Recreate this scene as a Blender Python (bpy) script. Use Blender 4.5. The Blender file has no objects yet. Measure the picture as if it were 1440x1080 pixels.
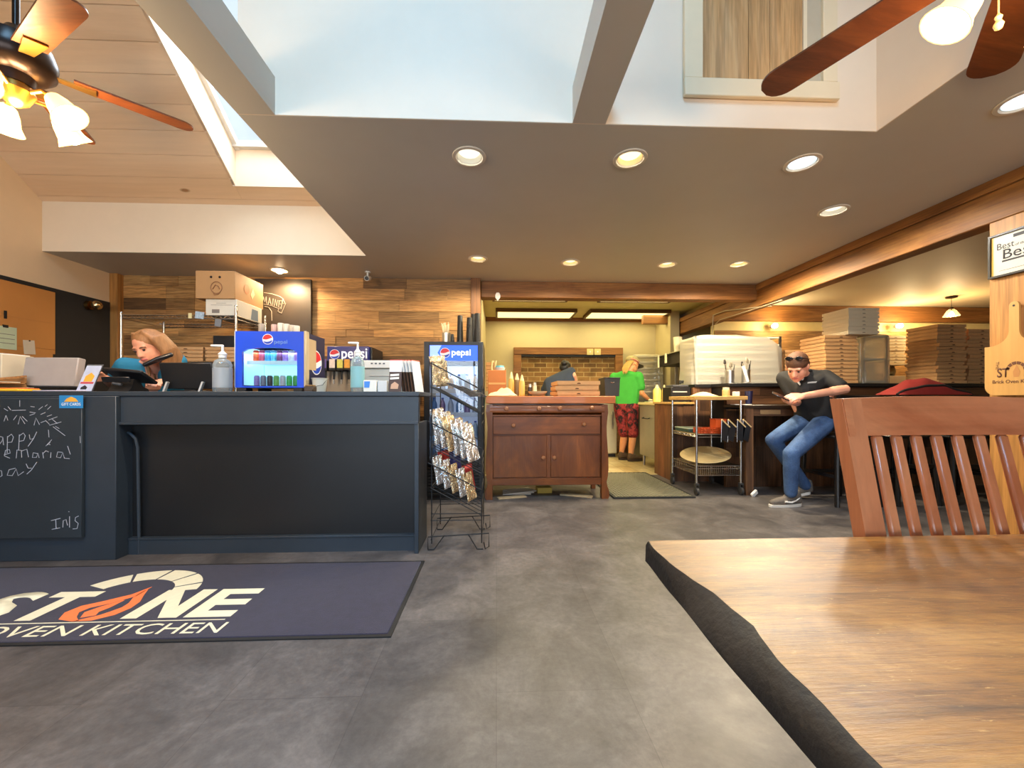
import bpy, bmesh, math, random
from mathutils import Vector, Matrix, Euler
R = random.Random(7)
PI = math.pi
sc = bpy.context.scene
COL = sc.collection

# ---------------------------------------------------------------- camera numbers
F, HZ, HC = 560.0, 562.0, 1.014          # focal length (px), horizon row, lens height
YAW = math.atan(22 / 560.0)
SY, CYW = math.sin(YAW), math.cos(YAW)

def ray(px, py):
    u = (px - 720) / F
    return (SY + CYW * u, CYW - SY * u, (HZ - py) / F)
def atY(px, py, Y):
    r = ray(px, py); d = Y / r[1]
    return Vector((d * r[0], Y, HC + d * r[2]))
def atX(px, py, X):
    r = ray(px, py); d = X / r[0]
    return Vector((X, d * r[1], HC + d * r[2]))
def atZ(px, py, z):
    r = ray(px, py); d = (z - HC) / r[2]
    return Vector((d * r[0], d * r[1], z))
def XY(px, Y):
    return atY(px, HZ, Y).x
def ZY(px, py, Y):
    return atY(px, py, Y).z

# ---------------------------------------------------------------- colours
def lin(c):
    c /= 255.0
    return c / 12.92 if c <= 0.04045 else ((c + 0.055) / 1.055) ** 2.4
def rgb(r, g, b):
    return (lin(r), lin(g), lin(b), 1.0)
def mul(c, k):
    return (min(1, c[0] * k), min(1, c[1] * k), min(1, c[2] * k), 1.0)

MATS = {}
def newmat(name):
    m = bpy.data.materials.new(name); m.use_nodes = True
    nt = m.node_tree; b = nt.nodes['Principled BSDF']
    MATS[name] = m
    return m, nt, b
def coords(nt, scale=(1, 1, 1), loc=(0, 0, 0), rot=(0, 0, 0)):
    tc = nt.nodes.new('ShaderNodeTexCoord'); mp = nt.nodes.new('ShaderNodeMapping')
    mp.inputs['Scale'].default_value = scale; mp.inputs['Location'].default_value = loc
    mp.inputs['Rotation'].default_value = rot
    nt.links.new(tc.outputs['Object'], mp.inputs['Vector'])
    return mp.outputs['Vector']
def noise(nt, vec, scale=5, detail=4, rough=.5, dist=0):
    n = nt.nodes.new('ShaderNodeTexNoise')
    n.inputs['Scale'].default_value = scale; n.inputs['Detail'].default_value = detail
    n.inputs['Roughness'].default_value = rough; n.inputs['Distortion'].default_value = dist
    nt.links.new(vec, n.inputs['Vector'])
    return n.outputs['Fac']
def ramp(nt, fac, stops):
    r = nt.nodes.new('ShaderNodeValToRGB'); e = r.color_ramp.elements
    while len(e) < len(stops): e.new(0.5)
    for k, (p, c) in enumerate(stops):
        e[k].position = p; e[k].color = c
    nt.links.new(fac, r.inputs['Fac'])
    return r.outputs['Color']
def mixc(nt, a, b, fac=1.0, mode='MULTIPLY'):
    m = nt.nodes.new('ShaderNodeMix'); m.data_type = 'RGBA'; m.blend_type = mode
    for s, v in ((m.inputs[0], fac), (m.inputs[6], a), (m.inputs[7], b)):
        if hasattr(v, 'is_output'): nt.links.new(v, s)
        else: s.default_value = v
    return m.outputs[2]
def bump(nt, b, h, strength=.2, dist=.01):
    n = nt.nodes.new('ShaderNodeBump'); n.inputs['Strength'].default_value = strength
    n.inputs['Distance'].default_value = dist
    nt.links.new(h, n.inputs['Height']); nt.links.new(n.outputs['Normal'], b.inputs['Normal'])
def tintnode(nt):
    a = nt.nodes.new('ShaderNodeAttribute'); a.attribute_name = 'tint'
    return a.outputs['Color']

def M(name, col, rough=.5, metal=0, var=.06, vscale=8, bmp=0, bscale=60, spec=.5, emit=None, estr=0,
      tint=False, coat=0, stretch=(1, 1, 1), trans=0, alpha=1, sheen=0):
    if name in MATS: return MATS[name]
    m, nt, b = newmat(name)
    b.inputs['Roughness'].default_value = rough; b.inputs['Metallic'].default_value = metal
    b.inputs['Specular IOR Level'].default_value = spec
    b.inputs['Coat Weight'].default_value = coat
    b.inputs['Transmission Weight'].default_value = trans
    b.inputs['Alpha'].default_value = alpha
    b.inputs['Sheen Weight'].default_value = sheen
    v = coords(nt, stretch)
    c = ramp(nt, noise(nt, v, vscale, 5, .6), [(.25, mul(col, 1 - var)), (.75, mul(col, 1 + var))])
    if tint: c = mixc(nt, c, tintnode(nt))
    nt.links.new(c, b.inputs['Base Color'])
    if bmp: bump(nt, b, noise(nt, v, bscale, 3), bmp, .005)
    if emit is not None:
        b.inputs['Emission Color'].default_value = emit; b.inputs['Emission Strength'].default_value = estr
    return m

def wood(name, c1, c2, c3=None, axis='x', scale=6, rough=.5, tint=False, fine=1.0, bmp=.12, spec=.4, coat=0, knots=0, k=.16):
    if name in MATS: return MATS[name]
    m, nt, b = newmat(name)
    s = {'x': (k, 1, 1), 'y': (1, k, 1), 'z': (1, 1, k)}[axis]
    v = coords(nt, s)
    n1 = noise(nt, v, scale, 6, .62, 1.2)
    stops = [(.3, c1), (.7, c2)] if c3 is None else [(.28, c1), (.5, c3), (.72, c2)]
    c = ramp(nt, n1, stops)
    s2 = {'x': (.04, 1, 1), 'y': (1, .04, 1), 'z': (1, 1, .04)}[axis]
    n2 = noise(nt, coords(nt, s2), scale * 14, 3, .6)
    g = ramp(nt, n2, [(.35, (1 - .35 * fine,) * 3 + (1,)), (.6, (1, 1, 1, 1))])
    c = mixc(nt, c, g)
    if knots:
        vo = nt.nodes.new('ShaderNodeTexVoronoi'); vo.inputs['Scale'].default_value = knots
        nt.links.new(coords(nt, {'x': (.4, 1, 1), 'y': (1, .4, 1), 'z': (1, 1, .4)}[axis]), vo.inputs['Vector'])
        kk = ramp(nt, vo.outputs['Distance'], [(.035, (.45, .33, .22, 1)), (.075, (1, 1, 1, 1))])
        c = mixc(nt, c, kk)
    if tint: c = mixc(nt, c, tintnode(nt))
    nt.links.new(c, b.inputs['Base Color'])
    b.inputs['Roughness'].default_value = rough
    b.inputs['Specular IOR Level'].default_value = spec
    b.inputs['Coat Weight'].default_value = coat
    if bmp: bump(nt, b, n2, bmp, .004)
    return m

def glow(name, col, strength):
    if name in MATS: return MATS[name]
    m, nt, b = newmat(name)
    b.inputs['Base Color'].default_value = col
    b.inputs['Emission Color'].default_value = col; b.inputs['Emission Strength'].default_value = strength
    return m

def clear(name, tintc=(1, 1, 1, 1), refl=.08, rough=.02, haze=0.0, hazec=(1, 1, 1, 1)):
    """pane or film: lets light straight through, mirrors a little, optional milky haze"""
    if name in MATS: return MATS[name]
    m = bpy.data.materials.new(name); m.use_nodes = True; nt = m.node_tree
    for n in list(nt.nodes): nt.nodes.remove(n)
    o = nt.nodes.new('ShaderNodeOutputMaterial')
    t = nt.nodes.new('ShaderNodeBsdfTransparent'); t.inputs['Color'].default_value = tintc
    g = nt.nodes.new('ShaderNodeBsdfGlossy'); g.inputs['Roughness'].default_value = rough
    fr = nt.nodes.new('ShaderNodeFresnel'); fr.inputs['IOR'].default_value = 1.45
    mx = nt.nodes.new('ShaderNodeMixShader')
    nt.links.new(fr.outputs[0], mx.inputs[0]); nt.links.new(t.outputs[0], mx.inputs[1]); nt.links.new(g.outputs[0], mx.inputs[2])
    last = mx.outputs[0]
    if haze:
        d = nt.nodes.new('ShaderNodeBsdfDiffuse'); d.inputs['Color'].default_value = hazec
        tl = nt.nodes.new('ShaderNodeBsdfTranslucent'); tl.inputs['Color'].default_value = hazec
        dt = nt.nodes.new('ShaderNodeMixShader'); dt.inputs[0].default_value = .4
        nt.links.new(d.outputs[0], dt.inputs[1]); nt.links.new(tl.outputs[0], dt.inputs[2])
        m2 = nt.nodes.new('ShaderNodeMixShader'); m2.inputs[0].default_value = haze
        nt.links.new(last, m2.inputs[1]); nt.links.new(dt.outputs[0], m2.inputs[2]); last = m2.outputs[0]
    nt.links.new(last, o.inputs['Surface'])
    MATS[name] = m
    return m

# ---------------------------------------------------------------- mesh building
def frame_from(d):
    d = Vector(d).normalized()
    a = Vector((0, 0, 1)) if abs(d.z) < .95 else Vector((1, 0, 0))
    x = a.cross(d).normalized(); y = d.cross(x)
    return x, y, d

class MB:
    """collects shapes into one mesh"""
    def __init__(s):
        s.v = []; s.f = []; s.t = []; s.mi = []; s.cur = (1, 1, 1, 1); s.slot = 0
    def add(s, verts, faces):
        o = len(s.v)
        s.v.extend(tuple(p) for p in verts)
        for f in faces:
            s.f.append(tuple(i + o for i in f)); s.t.append(s.cur); s.mi.append(s.slot)
        return s
    def addbm(s, bm, M4=None):
        bm.verts.ensure_lookup_table()
        idx = {v: i for i, v in enumerate(bm.verts)}
        s.add([(M4 @ v.co if M4 else v.co) for v in bm.verts], [[idx[v] for v in f.verts] for f in bm.faces])
        bm.free(); return s
    def tint(s, *c):
        s.cur = (c[0], c[1], c[2], 1) if len(c) >= 3 else (c[0],) * 3 + (1,); return s
    def box(s, x0, x1, y0, y1, z0, z1, bev=0, M4=None, seg=1):
        vs = [(x, y, z) for z in (z0, z1) for y in (y0, y1) for x in (x0, x1)]
        fs = [(0, 2, 3, 1), (4, 5, 7, 6), (0, 1, 5, 4), (2, 6, 7, 3), (0, 4, 6, 2), (1, 3, 7, 5)]
        if bev:
            bm = bmesh.new(); vv = [bm.verts.new(v) for v in vs]
            for f in fs: bm.faces.new([vv[i] for i in f])
            bmesh.ops.bevel(bm, geom=bm.edges[:], offset=bev, segments=seg, profile=.5, affect='EDGES')
            return s.addbm(bm, M4)
        return s.add([(M4 @ Vector(v)) for v in vs] if M4 else vs, fs)
    def obox(s, c, size, rot=(0, 0, 0), bev=0, seg=1):
        m = Matrix.Translation(c) @ Euler(rot).to_matrix().to_4x4()
        a, b, d = size[0] / 2, size[1] / 2, size[2] / 2
        return s.box(-a, a, -b, b, -d, d, bev, m, seg)
    def beam(s, p0, p1, w, h, up=(0, 0, 1), bev=0):
        p0, p1 = Vector(p0), Vector(p1); d = (p1 - p0); L = d.length; d.normalize()
        u = Vector(up); x = d.cross(u)
        if x.length < 1e-4: x = d.cross(Vector((0, 1, 0)))
        x.normalize(); u = x.cross(d)
        m = Matrix((x, d, u)).transposed().to_4x4(); m.translation = (p0 + p1) / 2
        return s.box(-w / 2, w / 2, -L / 2, L / 2, -h / 2, h / 2, bev, m)
    def cyl(s, p0, p1, r0, r1=None, n=14, caps=True):
        r1 = r0 if r1 is None else r1
        p0, p1 = Vector(p0), Vector(p1); x, y, d = frame_from(p1 - p0)
        vs = []
        for p, r in ((p0, r0), (p1, r1)):
            for k in range(n):
                a = 2 * PI * k / n; vs.append(p + (x * math.cos(a) + y * math.sin(a)) * r)
        fs = [(k, (k + 1) % n, n + (k + 1) % n, n + k) for k in range(n)]
        if caps: fs += [tuple(reversed(range(n))), tuple(range(n, 2 * n))]
        return s.add(vs, fs)
    def tube(s, pts, r, n=8, closed=False, flat=None):
        pts = [Vector(p) for p in pts]; N = len(pts); vs = []; x = None
        rr = r if isinstance(r, (list, tuple)) else [r] * N
        for i, p in enumerate(pts):
            a = pts[i - 1] if (i or closed) else p; b = pts[(i + 1) % N] if (i < N - 1 or closed) else p
            d = (b - a)
            if d.length < 1e-9: d = Vector((0, 0, 1))
            d.normalize()
            if x is None: x = frame_from(d)[0]
            x = x - d * x.dot(d)
            if x.length < 1e-6: x = frame_from(d)[0]
            x.normalize(); y = d.cross(x)
            for k in range(n):
                an = 2 * PI * k / n
                q = (x * math.cos(an) + y * math.sin(an)) * rr[i]
                if flat is not None:
                    nn = Vector(flat); q = q - nn * q.dot(nn) * .8
                vs.append(p + q)
        fs = []
        for i in range(N if closed else N - 1):
            j = (i + 1) % N
            for k in range(n):
                fs.append((i * n + k, i * n + (k + 1) % n, j * n + (k + 1) % n, j * n + k))
        if not closed: fs += [tuple(reversed(range(n))), tuple(range((N - 1) * n, N * n))]
        return s.add(vs, fs)
    def lathe(s, prof, n=24, loc=(0, 0, 0), M4=None, caps=True):
        vs = []; fs = []; loc = Vector(loc)
        for r, z in prof:
            for k in range(n):
                a = 2 * PI * k / n; p = Vector((r * math.cos(a), r * math.sin(a), z))
                vs.append((M4 @ p if M4 else p) + loc)
        m = len(prof)
        for i in range(m - 1):
            for k in range(n):
                fs.append((i * n + k, i * n + (k + 1) % n, (i + 1) * n + (k + 1) % n, (i + 1) * n + k))
        if caps and prof[0][0] > 1e-5: fs.append(tuple(reversed(range(n))))
        if caps and prof[-1][0] > 1e-5: fs.append(tuple(range((m - 1) * n, m * n)))
        return s.add(vs, fs)
    def prism(s, poly, axis, a0, a1):
        """poly in the two other axes: x->(y,z)  y->(x,z)  z->(x,y)"""
        def P(p, a): return {'x': (a, p[0], p[1]), 'y': (p[0], a, p[1]), 'z': (p[0], p[1], a)}[axis]
        n = len(poly); vs = [P(p, a0) for p in poly] + [P(p, a1) for p in poly]
        ar = sum(poly[i][0] * poly[(i + 1) % n][1] - poly[(i + 1) % n][0] * poly[i][1] for i in range(n))
        fs = [(k, (k + 1) % n, n + (k + 1) % n, n + k) for k in range(n)] + [tuple(reversed(range(n))), tuple(range(n, 2 * n))]
        flip = (ar < 0) ^ (axis == 'y')
        if flip: fs = [tuple(reversed(f)) for f in fs]
        return s.add(vs, fs)
    def ell(s, c, r, n=16, rot=None):
        if not isinstance(r, (tuple, list)): r = (r, r, r)
        c = Vector(c); m = n // 2; vs = []; fs = []
        Rm = rot if rot is not None else Matrix.Identity(3)
        for i in range(m + 1):
            th = PI * i / m
            for k in range(n):
                ph = 2 * PI * k / n
                vs.append(c + Rm @ Vector((r[0] * math.sin(th) * math.cos(ph), r[1] * math.sin(th) * math.sin(ph), -r[2] * math.cos(th))))
        for i in range(m):
            for k in range(n):
                fs.append((i * n + k, i * n + (k + 1) % n, (i + 1) * n + (k + 1) % n, (i + 1) * n + k))
        return s.add(vs, fs)
    def hull(s, balls, n=10):
        bm = bmesh.new()
        for p, r in balls:
            p = Vector(p)
            rr = r if isinstance(r, (tuple, list)) else (r, r, r)
            for i in range(1, n // 2):
                th = PI * i / (n // 2)
                for k in range(n):
                    ph = 2 * PI * k / n
                    bm.verts.new(p + Vector((rr[0] * math.sin(th) * math.cos(ph), rr[1] * math.sin(th) * math.sin(ph), rr[2] * math.cos(th))))
            bm.verts.new(p + Vector((0, 0, rr[2]))); bm.verts.new(p - Vector((0, 0, rr[2])))
        res = bmesh.ops.convex_hull(bm, input=bm.verts[:])
        bmesh.ops.delete(bm, geom=[g for g in res['geom_interior'] if isinstance(g, bmesh.types.BMVert)], context='VERTS')
        return s.addbm(bm)
    def limb(s, pts, n=12):
        """chain of (point, radius): tapered rounded segments"""
        for a, b in zip(pts, pts[1:]): s.hull([a, b], n)
        return s
    def sheet(s, fn, nu, nv, thick=0):
        """grid surface fn(u,v) in 0..1, optional thickness along normals"""
        P = [[Vector(fn(i / nu, j / nv)) for j in range(nv + 1)] for i in range(nu + 1)]
        vs = [p for row in P for p in row]; W = nv + 1
        fs = [(i * W + j, (i + 1) * W + j, (i + 1) * W + j + 1, i * W + j + 1) for i in range(nu) for j in range(nv)]
        if not thick: return s.add(vs, fs)
        N = len(vs); back = []
        for i in range(nu + 1):
            for j in range(nv + 1):
                du = P[min(i + 1, nu)][j] - P[max(i - 1, 0)][j]; dv = P[i][min(j + 1, nv)] - P[i][max(j - 1, 0)]
                nn = du.cross(dv)
                if nn.length > 1e-12: nn.normalize()
                back.append(P[i][j] - nn * thick)
        fs2 = [tuple(N + k for k in reversed(f)) for f in fs]; rim = []
        for i in range(nu):
            rim += [(i * W, N + i * W, N + (i + 1) * W, (i + 1) * W), ((i + 1) * W + nv, N + (i + 1) * W + nv, N + i * W + nv, i * W + nv)]
        for j in range(nv):
            rim += [(j + 1, N + j + 1, N + j, j), (nu * W + j, N + nu * W + j, N + nu * W + j + 1, nu * W + j + 1)]
        return s.add(vs + back, fs + fs2 + rim)
    def mesh(s, name, smooth=40):
        me = bpy.data.meshes.new(name); me.from_pydata(s.v, [], s.f)
        at = me.color_attributes.new('tint', 'FLOAT_COLOR', 'CORNER')
        buf = []
        for p, t in zip(me.polygons, s.t): buf.extend(t * p.loop_total)
        if len(buf) == len(at.data) * 4: at.data.foreach_set('color', buf)
        me.polygons.foreach_set('material_index', s.mi)
        if smooth:
            me.polygons.foreach_set('use_smooth', [True] * len(me.polygons))
            me.set_sharp_from_angle(angle=math.radians(smooth))
        me.update()
        return me
    def build(s, name, mat, parent=None, smooth=40, recalc=False):
        me = s.mesh(name, smooth)
        if recalc:
            bm = bmesh.new(); bm.from_mesh(me); bmesh.ops.recalc_face_normals(bm, faces=bm.faces); bm.to_mesh(me); bm.free()
        for m in (mat if isinstance(mat, (list, tuple)) else [mat]): me.materials.append(m)
        o = bpy.data.objects.new(name, me); COL.objects.link(o)
        if parent is not None: o.parent = parent
        return o

def thing(name, label, cat, loc=(0, 0, 0), rz=0, group=None):
    o = bpy.data.objects.new(name, None); COL.objects.link(o); o.empty_display_size = .1
    o.location = loc; o.rotation_euler = (0, 0, rz)
    o['label'] = label; o['category'] = cat
    if group: o['group'] = group
    return o
def tag(o, label, cat, group=None, loc=None, rz=None):
    o['label'] = label; o['category'] = cat
    if group: o['group'] = group
    if loc is not None: o.location = loc
    if rz is not None: o.rotation_euler = (0, 0, rz)
    return o
def struct(o):
    o['kind'] = 'structure'; return o
def dup(root, loc, rz=0, label=None, group=None, mats=None):
    r = root.copy(); COL.objects.link(r); r.location = loc; r.rotation_euler = (0, 0, rz)
    if label: r['label'] = label
    if group: r['group'] = group
    for ch in list(root.children):
        c = ch.copy(); COL.objects.link(c); c.parent = r
        for g in list(ch.children):
            d = g.copy(); COL.objects.link(d); d.parent = c
    return r
def bake(o, mods):
    """apply a list of (type, settings) modifiers to the mesh"""
    for k, (t, st) in enumerate(mods):
        md = o.modifiers.new('m%d' % k, t)
        for a, v in st.items(): setattr(md, a, v)
    dg = bpy.context.evaluated_depsgraph_get(); dg.update()
    me = bpy.data.meshes.new_from_object(o.evaluated_get(dg))
    old = o.data; mats = list(old.materials); o.modifiers.clear(); o.data = me
    if not me.materials:
        for m in mats: me.materials.append(m)
    bpy.data.meshes.remove(old)
    me.polygons.foreach_set('use_smooth', [True] * len(me.polygons))
    return o
def flesh(mb, name, mat, parent=None, voxel=.008, it=4, fac=.5):
    """fuse overlapping solids into one continuous surface"""
    o = mb.build(name, mat, parent)
    return bake(o, [('REMESH', dict(mode='VOXEL', voxel_size=voxel, use_smooth_shade=True)), ('SMOOTH', dict(factor=fac, iterations=it))])

def text(s, mat, parent, name, box=None, M4=None, extr=.0008, shear=0, off=0, size=1.0):
    """lettering fitted into box=(x0,x1,y0,y1) of the plane M4 (x right, y up, z out)"""
    cu = bpy.data.curves.new(name, 'FONT'); cu.body = s; cu.size = size; cu.extrude = 0; cu.shear = shear; cu.offset = off
    cu.resolution_u = 3
    o = bpy.data.objects.new(name, cu); COL.objects.link(o)
    dg = bpy.context.evaluated_depsgraph_get(); dg.update()
    me = bpy.data.meshes.new_from_object(o.evaluated_get(dg)); bpy.data.objects.remove(o); bpy.data.curves.remove(cu)
    xs = [v.co.x for v in me.vertices]; ys = [v.co.y for v in me.vertices]
    a0, a1, b0, b1 = min(xs), max(xs), min(ys), max(ys)
    x0, x1, y0, y1 = box
    T = M4 if M4 is not None else Matrix.Identity(4)
    bm = bmesh.new(); bm.from_mesh(me)
    for v in bm.verts:
        v.co.x = x0 + (v.co.x - a0) / (a1 - a0) * (x1 - x0); v.co.y = y0 + (v.co.y - b0) / (b1 - b0) * (y1 - y0); v.co.z = 0
    r = bmesh.ops.extrude_face_region(bm, geom=bm.faces[:])
    for g in r['geom']:
        if isinstance(g, bmesh.types.BMVert): g.co.z += extr
    for v in bm.verts: v.co = T @ v.co
    bmesh.ops.recalc_face_normals(bm, faces=bm.faces)
    bm.to_mesh(me); bm.free(); me.materials.clear(); me.materials.append(mat)
    ob = bpy.data.objects.new(name, me); COL.objects.link(ob)
    if parent is not None: ob.parent = parent
    return ob
def plane(o, x, y):
    """matrix with origin o, x right, y up"""
    x = Vector(x).normalized(); y = Vector(y).normalized(); z = x.cross(y)
    m = Matrix((x, y, z)).transposed().to_4x4(); m.translation = o
    return m
def flat(mb, pts, M4, th=.001, z0=0):
    """flat polygon pts (x,y) raised by th on plane M4"""
    n = len(pts)
    ar = sum(pts[i][0] * pts[(i + 1) % n][1] - pts[(i + 1) % n][0] * pts[i][1] for i in range(n))
    if ar < 0: pts = list(reversed(pts))
    vs = [M4 @ Vector((p[0], p[1], z0)) for p in pts] + [M4 @ Vector((p[0], p[1], z0 + th)) for p in pts]
    mb.add(vs, [tuple(range(n, 2 * n)), tuple(reversed(range(n)))] + [(k, (k + 1) % n, n + (k + 1) % n, n + k) for k in range(n)])
    return mb
def soda_logo(parent, M4, r, name='round_logo'):
    """round red, white and blue emblem"""
    mb = MB(); n = 28
    flat(mb, [(r * 1.06 * math.cos(2 * PI * k / n), r * 1.06 * math.sin(2 * PI * k / n)) for k in range(n)], M4, .002)
    up = []; lo = []
    for k in range(17):
        a = math.radians(18 + (178 - 18) * k / 16); up.append((r * .96 * math.cos(a), r * .96 * math.sin(a)))
    for k in range(1, 10):
        t = k / 10; x = -r * .95 + t * r * 1.86; up.append((x, r * (.05 + .26 * t - .30 * math.sin(t * PI) * (1 - .75 * t))))
    for k in range(17):
        a = math.radians(205 + (350 - 205) * k / 16); lo.append((r * .96 * math.cos(a), r * .96 * math.sin(a)))
    for k in range(1, 10):
        t = 1 - k / 10; x = -r * .86 + t * r * 1.8; lo.append((x, r * (-.40 + .24 * t - .22 * math.sin(t * PI))))
    mb.slot = 1; flat(mb, up, M4, .003); mb.slot = 2; flat(mb, lo, M4, .003)
    return mb.build(name, [M('logo_white', rgb(238, 240, 245), .4), M('logo_red', rgb(214, 40, 48), .4), M('logo_blue', rgb(20, 70, 190), .4)], parent)
# ================================================================= setting
H = 2.44
CEIL = M('ceiling_paint', rgb(190, 188, 180), .5, var=.03, vscale=3)
WHITE = M('wall_paint', rgb(236, 216, 190), .6, var=.02)
CREAM = M('left_wall_paint', rgb(226, 198, 160), .65, var=.02)
KWALL = M('kitchen_paint', rgb(196, 180, 138), .55, var=.03)
BLACKP = M('black_wall_paint', rgb(30, 27, 25), .7, var=.1)
TIMB = wood('timber', rgb(112, 70, 32), rgb(172, 120, 62), rgb(142, 93, 46), 'x', 5, .55, knots=2.2)
TIMBY = wood('timber_y', rgb(112, 70, 32), rgb(172, 120, 62), rgb(142, 93, 46), 'y', 5, .55, knots=2.2)
TIMBZ = wood('timber_z', rgb(112, 70, 32), rgb(172, 120, 62), rgb(142, 93, 46), 'z', 5, .55, knots=2.2)
PINEZ = wood('pine_z', rgb(156, 102, 48), rgb(190, 136, 72), None, 'z', 4, .5, knots=2)
BARN = wood('barn_board', rgb(156, 116, 72), rgb(214, 168, 108), rgb(186, 140, 86), 'x', 9, .6, tint=True, knots=3, fine=1.5)
BARNZ = wood('barn_board_z', rgb(96, 66, 42), rgb(150, 108, 70), None, 'z', 7, .6, tint=True)
VAULT = wood('white_washed_pine', rgb(222, 188, 150), rgb(236, 208, 174), None, 'x', 2.2, .6, fine=.14, tint=True, knots=3.4, bmp=.03)

# floor: big vinyl tiles
m, nt, b = newmat('vinyl_floor')
v = coords(nt)
br = nt.nodes.new('ShaderNodeTexBrick'); br.offset = .5
br.inputs['Scale'].default_value = 1.0; br.inputs['Brick Width'].default_value = .46; br.inputs['Row Height'].default_value = .92
br.inputs['Mortar Size'].default_value = .0016; br.inputs['Mortar Smooth'].default_value = .1; br.inputs['Bias'].default_value = 0
br.inputs['Color1'].default_value = (.88, .88, .88, 1); br.inputs['Color2'].default_value = (1.08, 1.07, 1.06, 1)
br.inputs['Mortar'].default_value = (.72, .72, .72, 1)
mp2 = nt.nodes.new('ShaderNodeMapping'); mp2.inputs['Rotation'].default_value = (0, 0, PI / 2)
nt.links.new(v, mp2.inputs['Vector']); nt.links.new(mp2.outputs['Vector'], br.inputs['Vector'])
br.inputs['Brick Width'].default_value = .92; br.inputs['Row Height'].default_value = .46
c1 = ramp(nt, noise(nt, v, 3.2, 9, .68, .6), [(.3, rgb(62, 59, 59)), (.5, rgb(85, 81, 80)), (.72, rgb(110, 105, 103))])
c2 = ramp(nt, noise(nt, v, 34, 6, .7), [(.35, (.78, .78, .78, 1)), (.65, (1.12, 1.12, 1.12, 1))])
cc = mixc(nt, mixc(nt, c1, c2), br.outputs['Color'])
nt.links.new(cc, b.inputs['Base Color'])
rr = nt.nodes.new('ShaderNodeMapRange'); rr.inputs['To Min'].default_value = .32; rr.inputs['To Max'].default_value = .5
nt.links.new(noise(nt, v, 9, 5, .6), rr.inputs['Value']); nt.links.new(rr.outputs['Result'], b.inputs['Roughness'])
bump(nt, b, noise(nt, v, 45, 5, .6), .06, .004)
FLOORM = m
struct(MB().box(-4.5, 8.6, -4.6, 7.7, -.06, 0).build('floor', FLOORM))
# kitchen tiles
m, nt, b = newmat('kitchen_tile')
v = coords(nt)
br = nt.nodes.new('ShaderNodeTexBrick'); br.offset = 0
br.inputs['Scale'].default_value = 1.0; br.inputs['Brick Width'].default_value = .2; br.inputs['Row Height'].default_value = .2
br.inputs['Mortar Size'].default_value = .004
br.inputs['Color1'].default_value = rgb(196, 172, 120); br.inputs['Color2'].default_value = rgb(214, 196, 150); br.inputs['Mortar'].default_value = rgb(150, 130, 90)
nt.links.new(v, br.inputs['Vector'])
nt.links.new(mixc(nt, br.outputs['Color'], ramp(nt, noise(nt, v, 7, 6, .7), [(.3, (.72, .68, .6, 1)), (.6, (1, 1, 1, 1))])), b.inputs['Base Color'])
b.inputs['Roughness'].default_value = .35
struct(MB().box(-.2, 3.2, 5.3, 7.6, 0, .004).build('floor_kitchen', m))

# ---- walls
struct(MB().box(-4.46, -4.36, -4.6, 4.9, 0, 6.6).build('wall_left', CREAM))
struct(MB().box(-4.36, -4.348, 1.2, 4.72, 0, 2.11).build('wall_left_panel', BLACKP))
# reclaimed board wall behind the counter
wb = MB(); z = 0.0; X0, X1, YW = -4.30, -.295, 4.74
TT = [(1.12, 1.08, 1.0), (1.0, .97, .9), (.86, .80, .72), (.5, .46, .43), (1.22, 1.16, 1.02), (.36, .33, .31), (1.08, 1.02, .94), (.68, .66, .62), (.95, .95, .9)]
while z < H - .005:
    h = R.choice([.085, .10, .13, .14]); z1 = min(H, z + h)
    if H - z1 < .05: z1 = H
    x = X0
    while x < X1 - .01:
        L = R.choice([.32, .5, .7, .9, 1.2]); x1 = min(X1, x + L)
        if X1 - x1 < .12: x1 = X1
        t = R.choice(TT); k = R.uniform(.85, 1.12); wb.tint(t[0] * k, t[1] * k, t[2] * k)
        y = YW - R.uniform(0, .009)
        wb.box(x + .0012, x1 - .0012, y, YW + .03, z + .0012, z1 - .0012)
        x = x1
    z = z1
wb.tint(.25).box(X0, X1, YW + .02, YW + .1, 0, H)
struct(wb.build('wall_back', BARN))
struct(MB().box(-4.36, -4.27, 4.66, 4.76, 0, H, .004).build('trim_1', PINEZ))          # corner post at the left
struct(MB().box(-.30, -.185, 4.68, 4.86, 0, H, .004).build('trim_2', TIMBZ))           # post at the kitchen opening
struct(MB().box(-.185, 3.22, 4.80, 4.95, 2.245, H, .006).build('trim_3', TIMB))        # header over the opening
tb = MB()
tb.box(3.22, 3.36, 1.3, 7.2, 2.165, 2.365, .006).box(3.205, 3.36, 1.3, 7.2, 2.366, H, .004)
tb.box(3.22, 3.36, -4.6, 1.3, 2.165, 2.365, .006).box(3.205, 3.36, -4.6, 1.3, 2.366, H, .004)
struct(tb.build('trim_4', TIMBY))                                                      # long timber carrying the ceiling edge
struct(MB().box(3.2, 3.36, 7.05, 7.2, 0, 2.165, .004).build('trim_5', TIMBZ))

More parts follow.
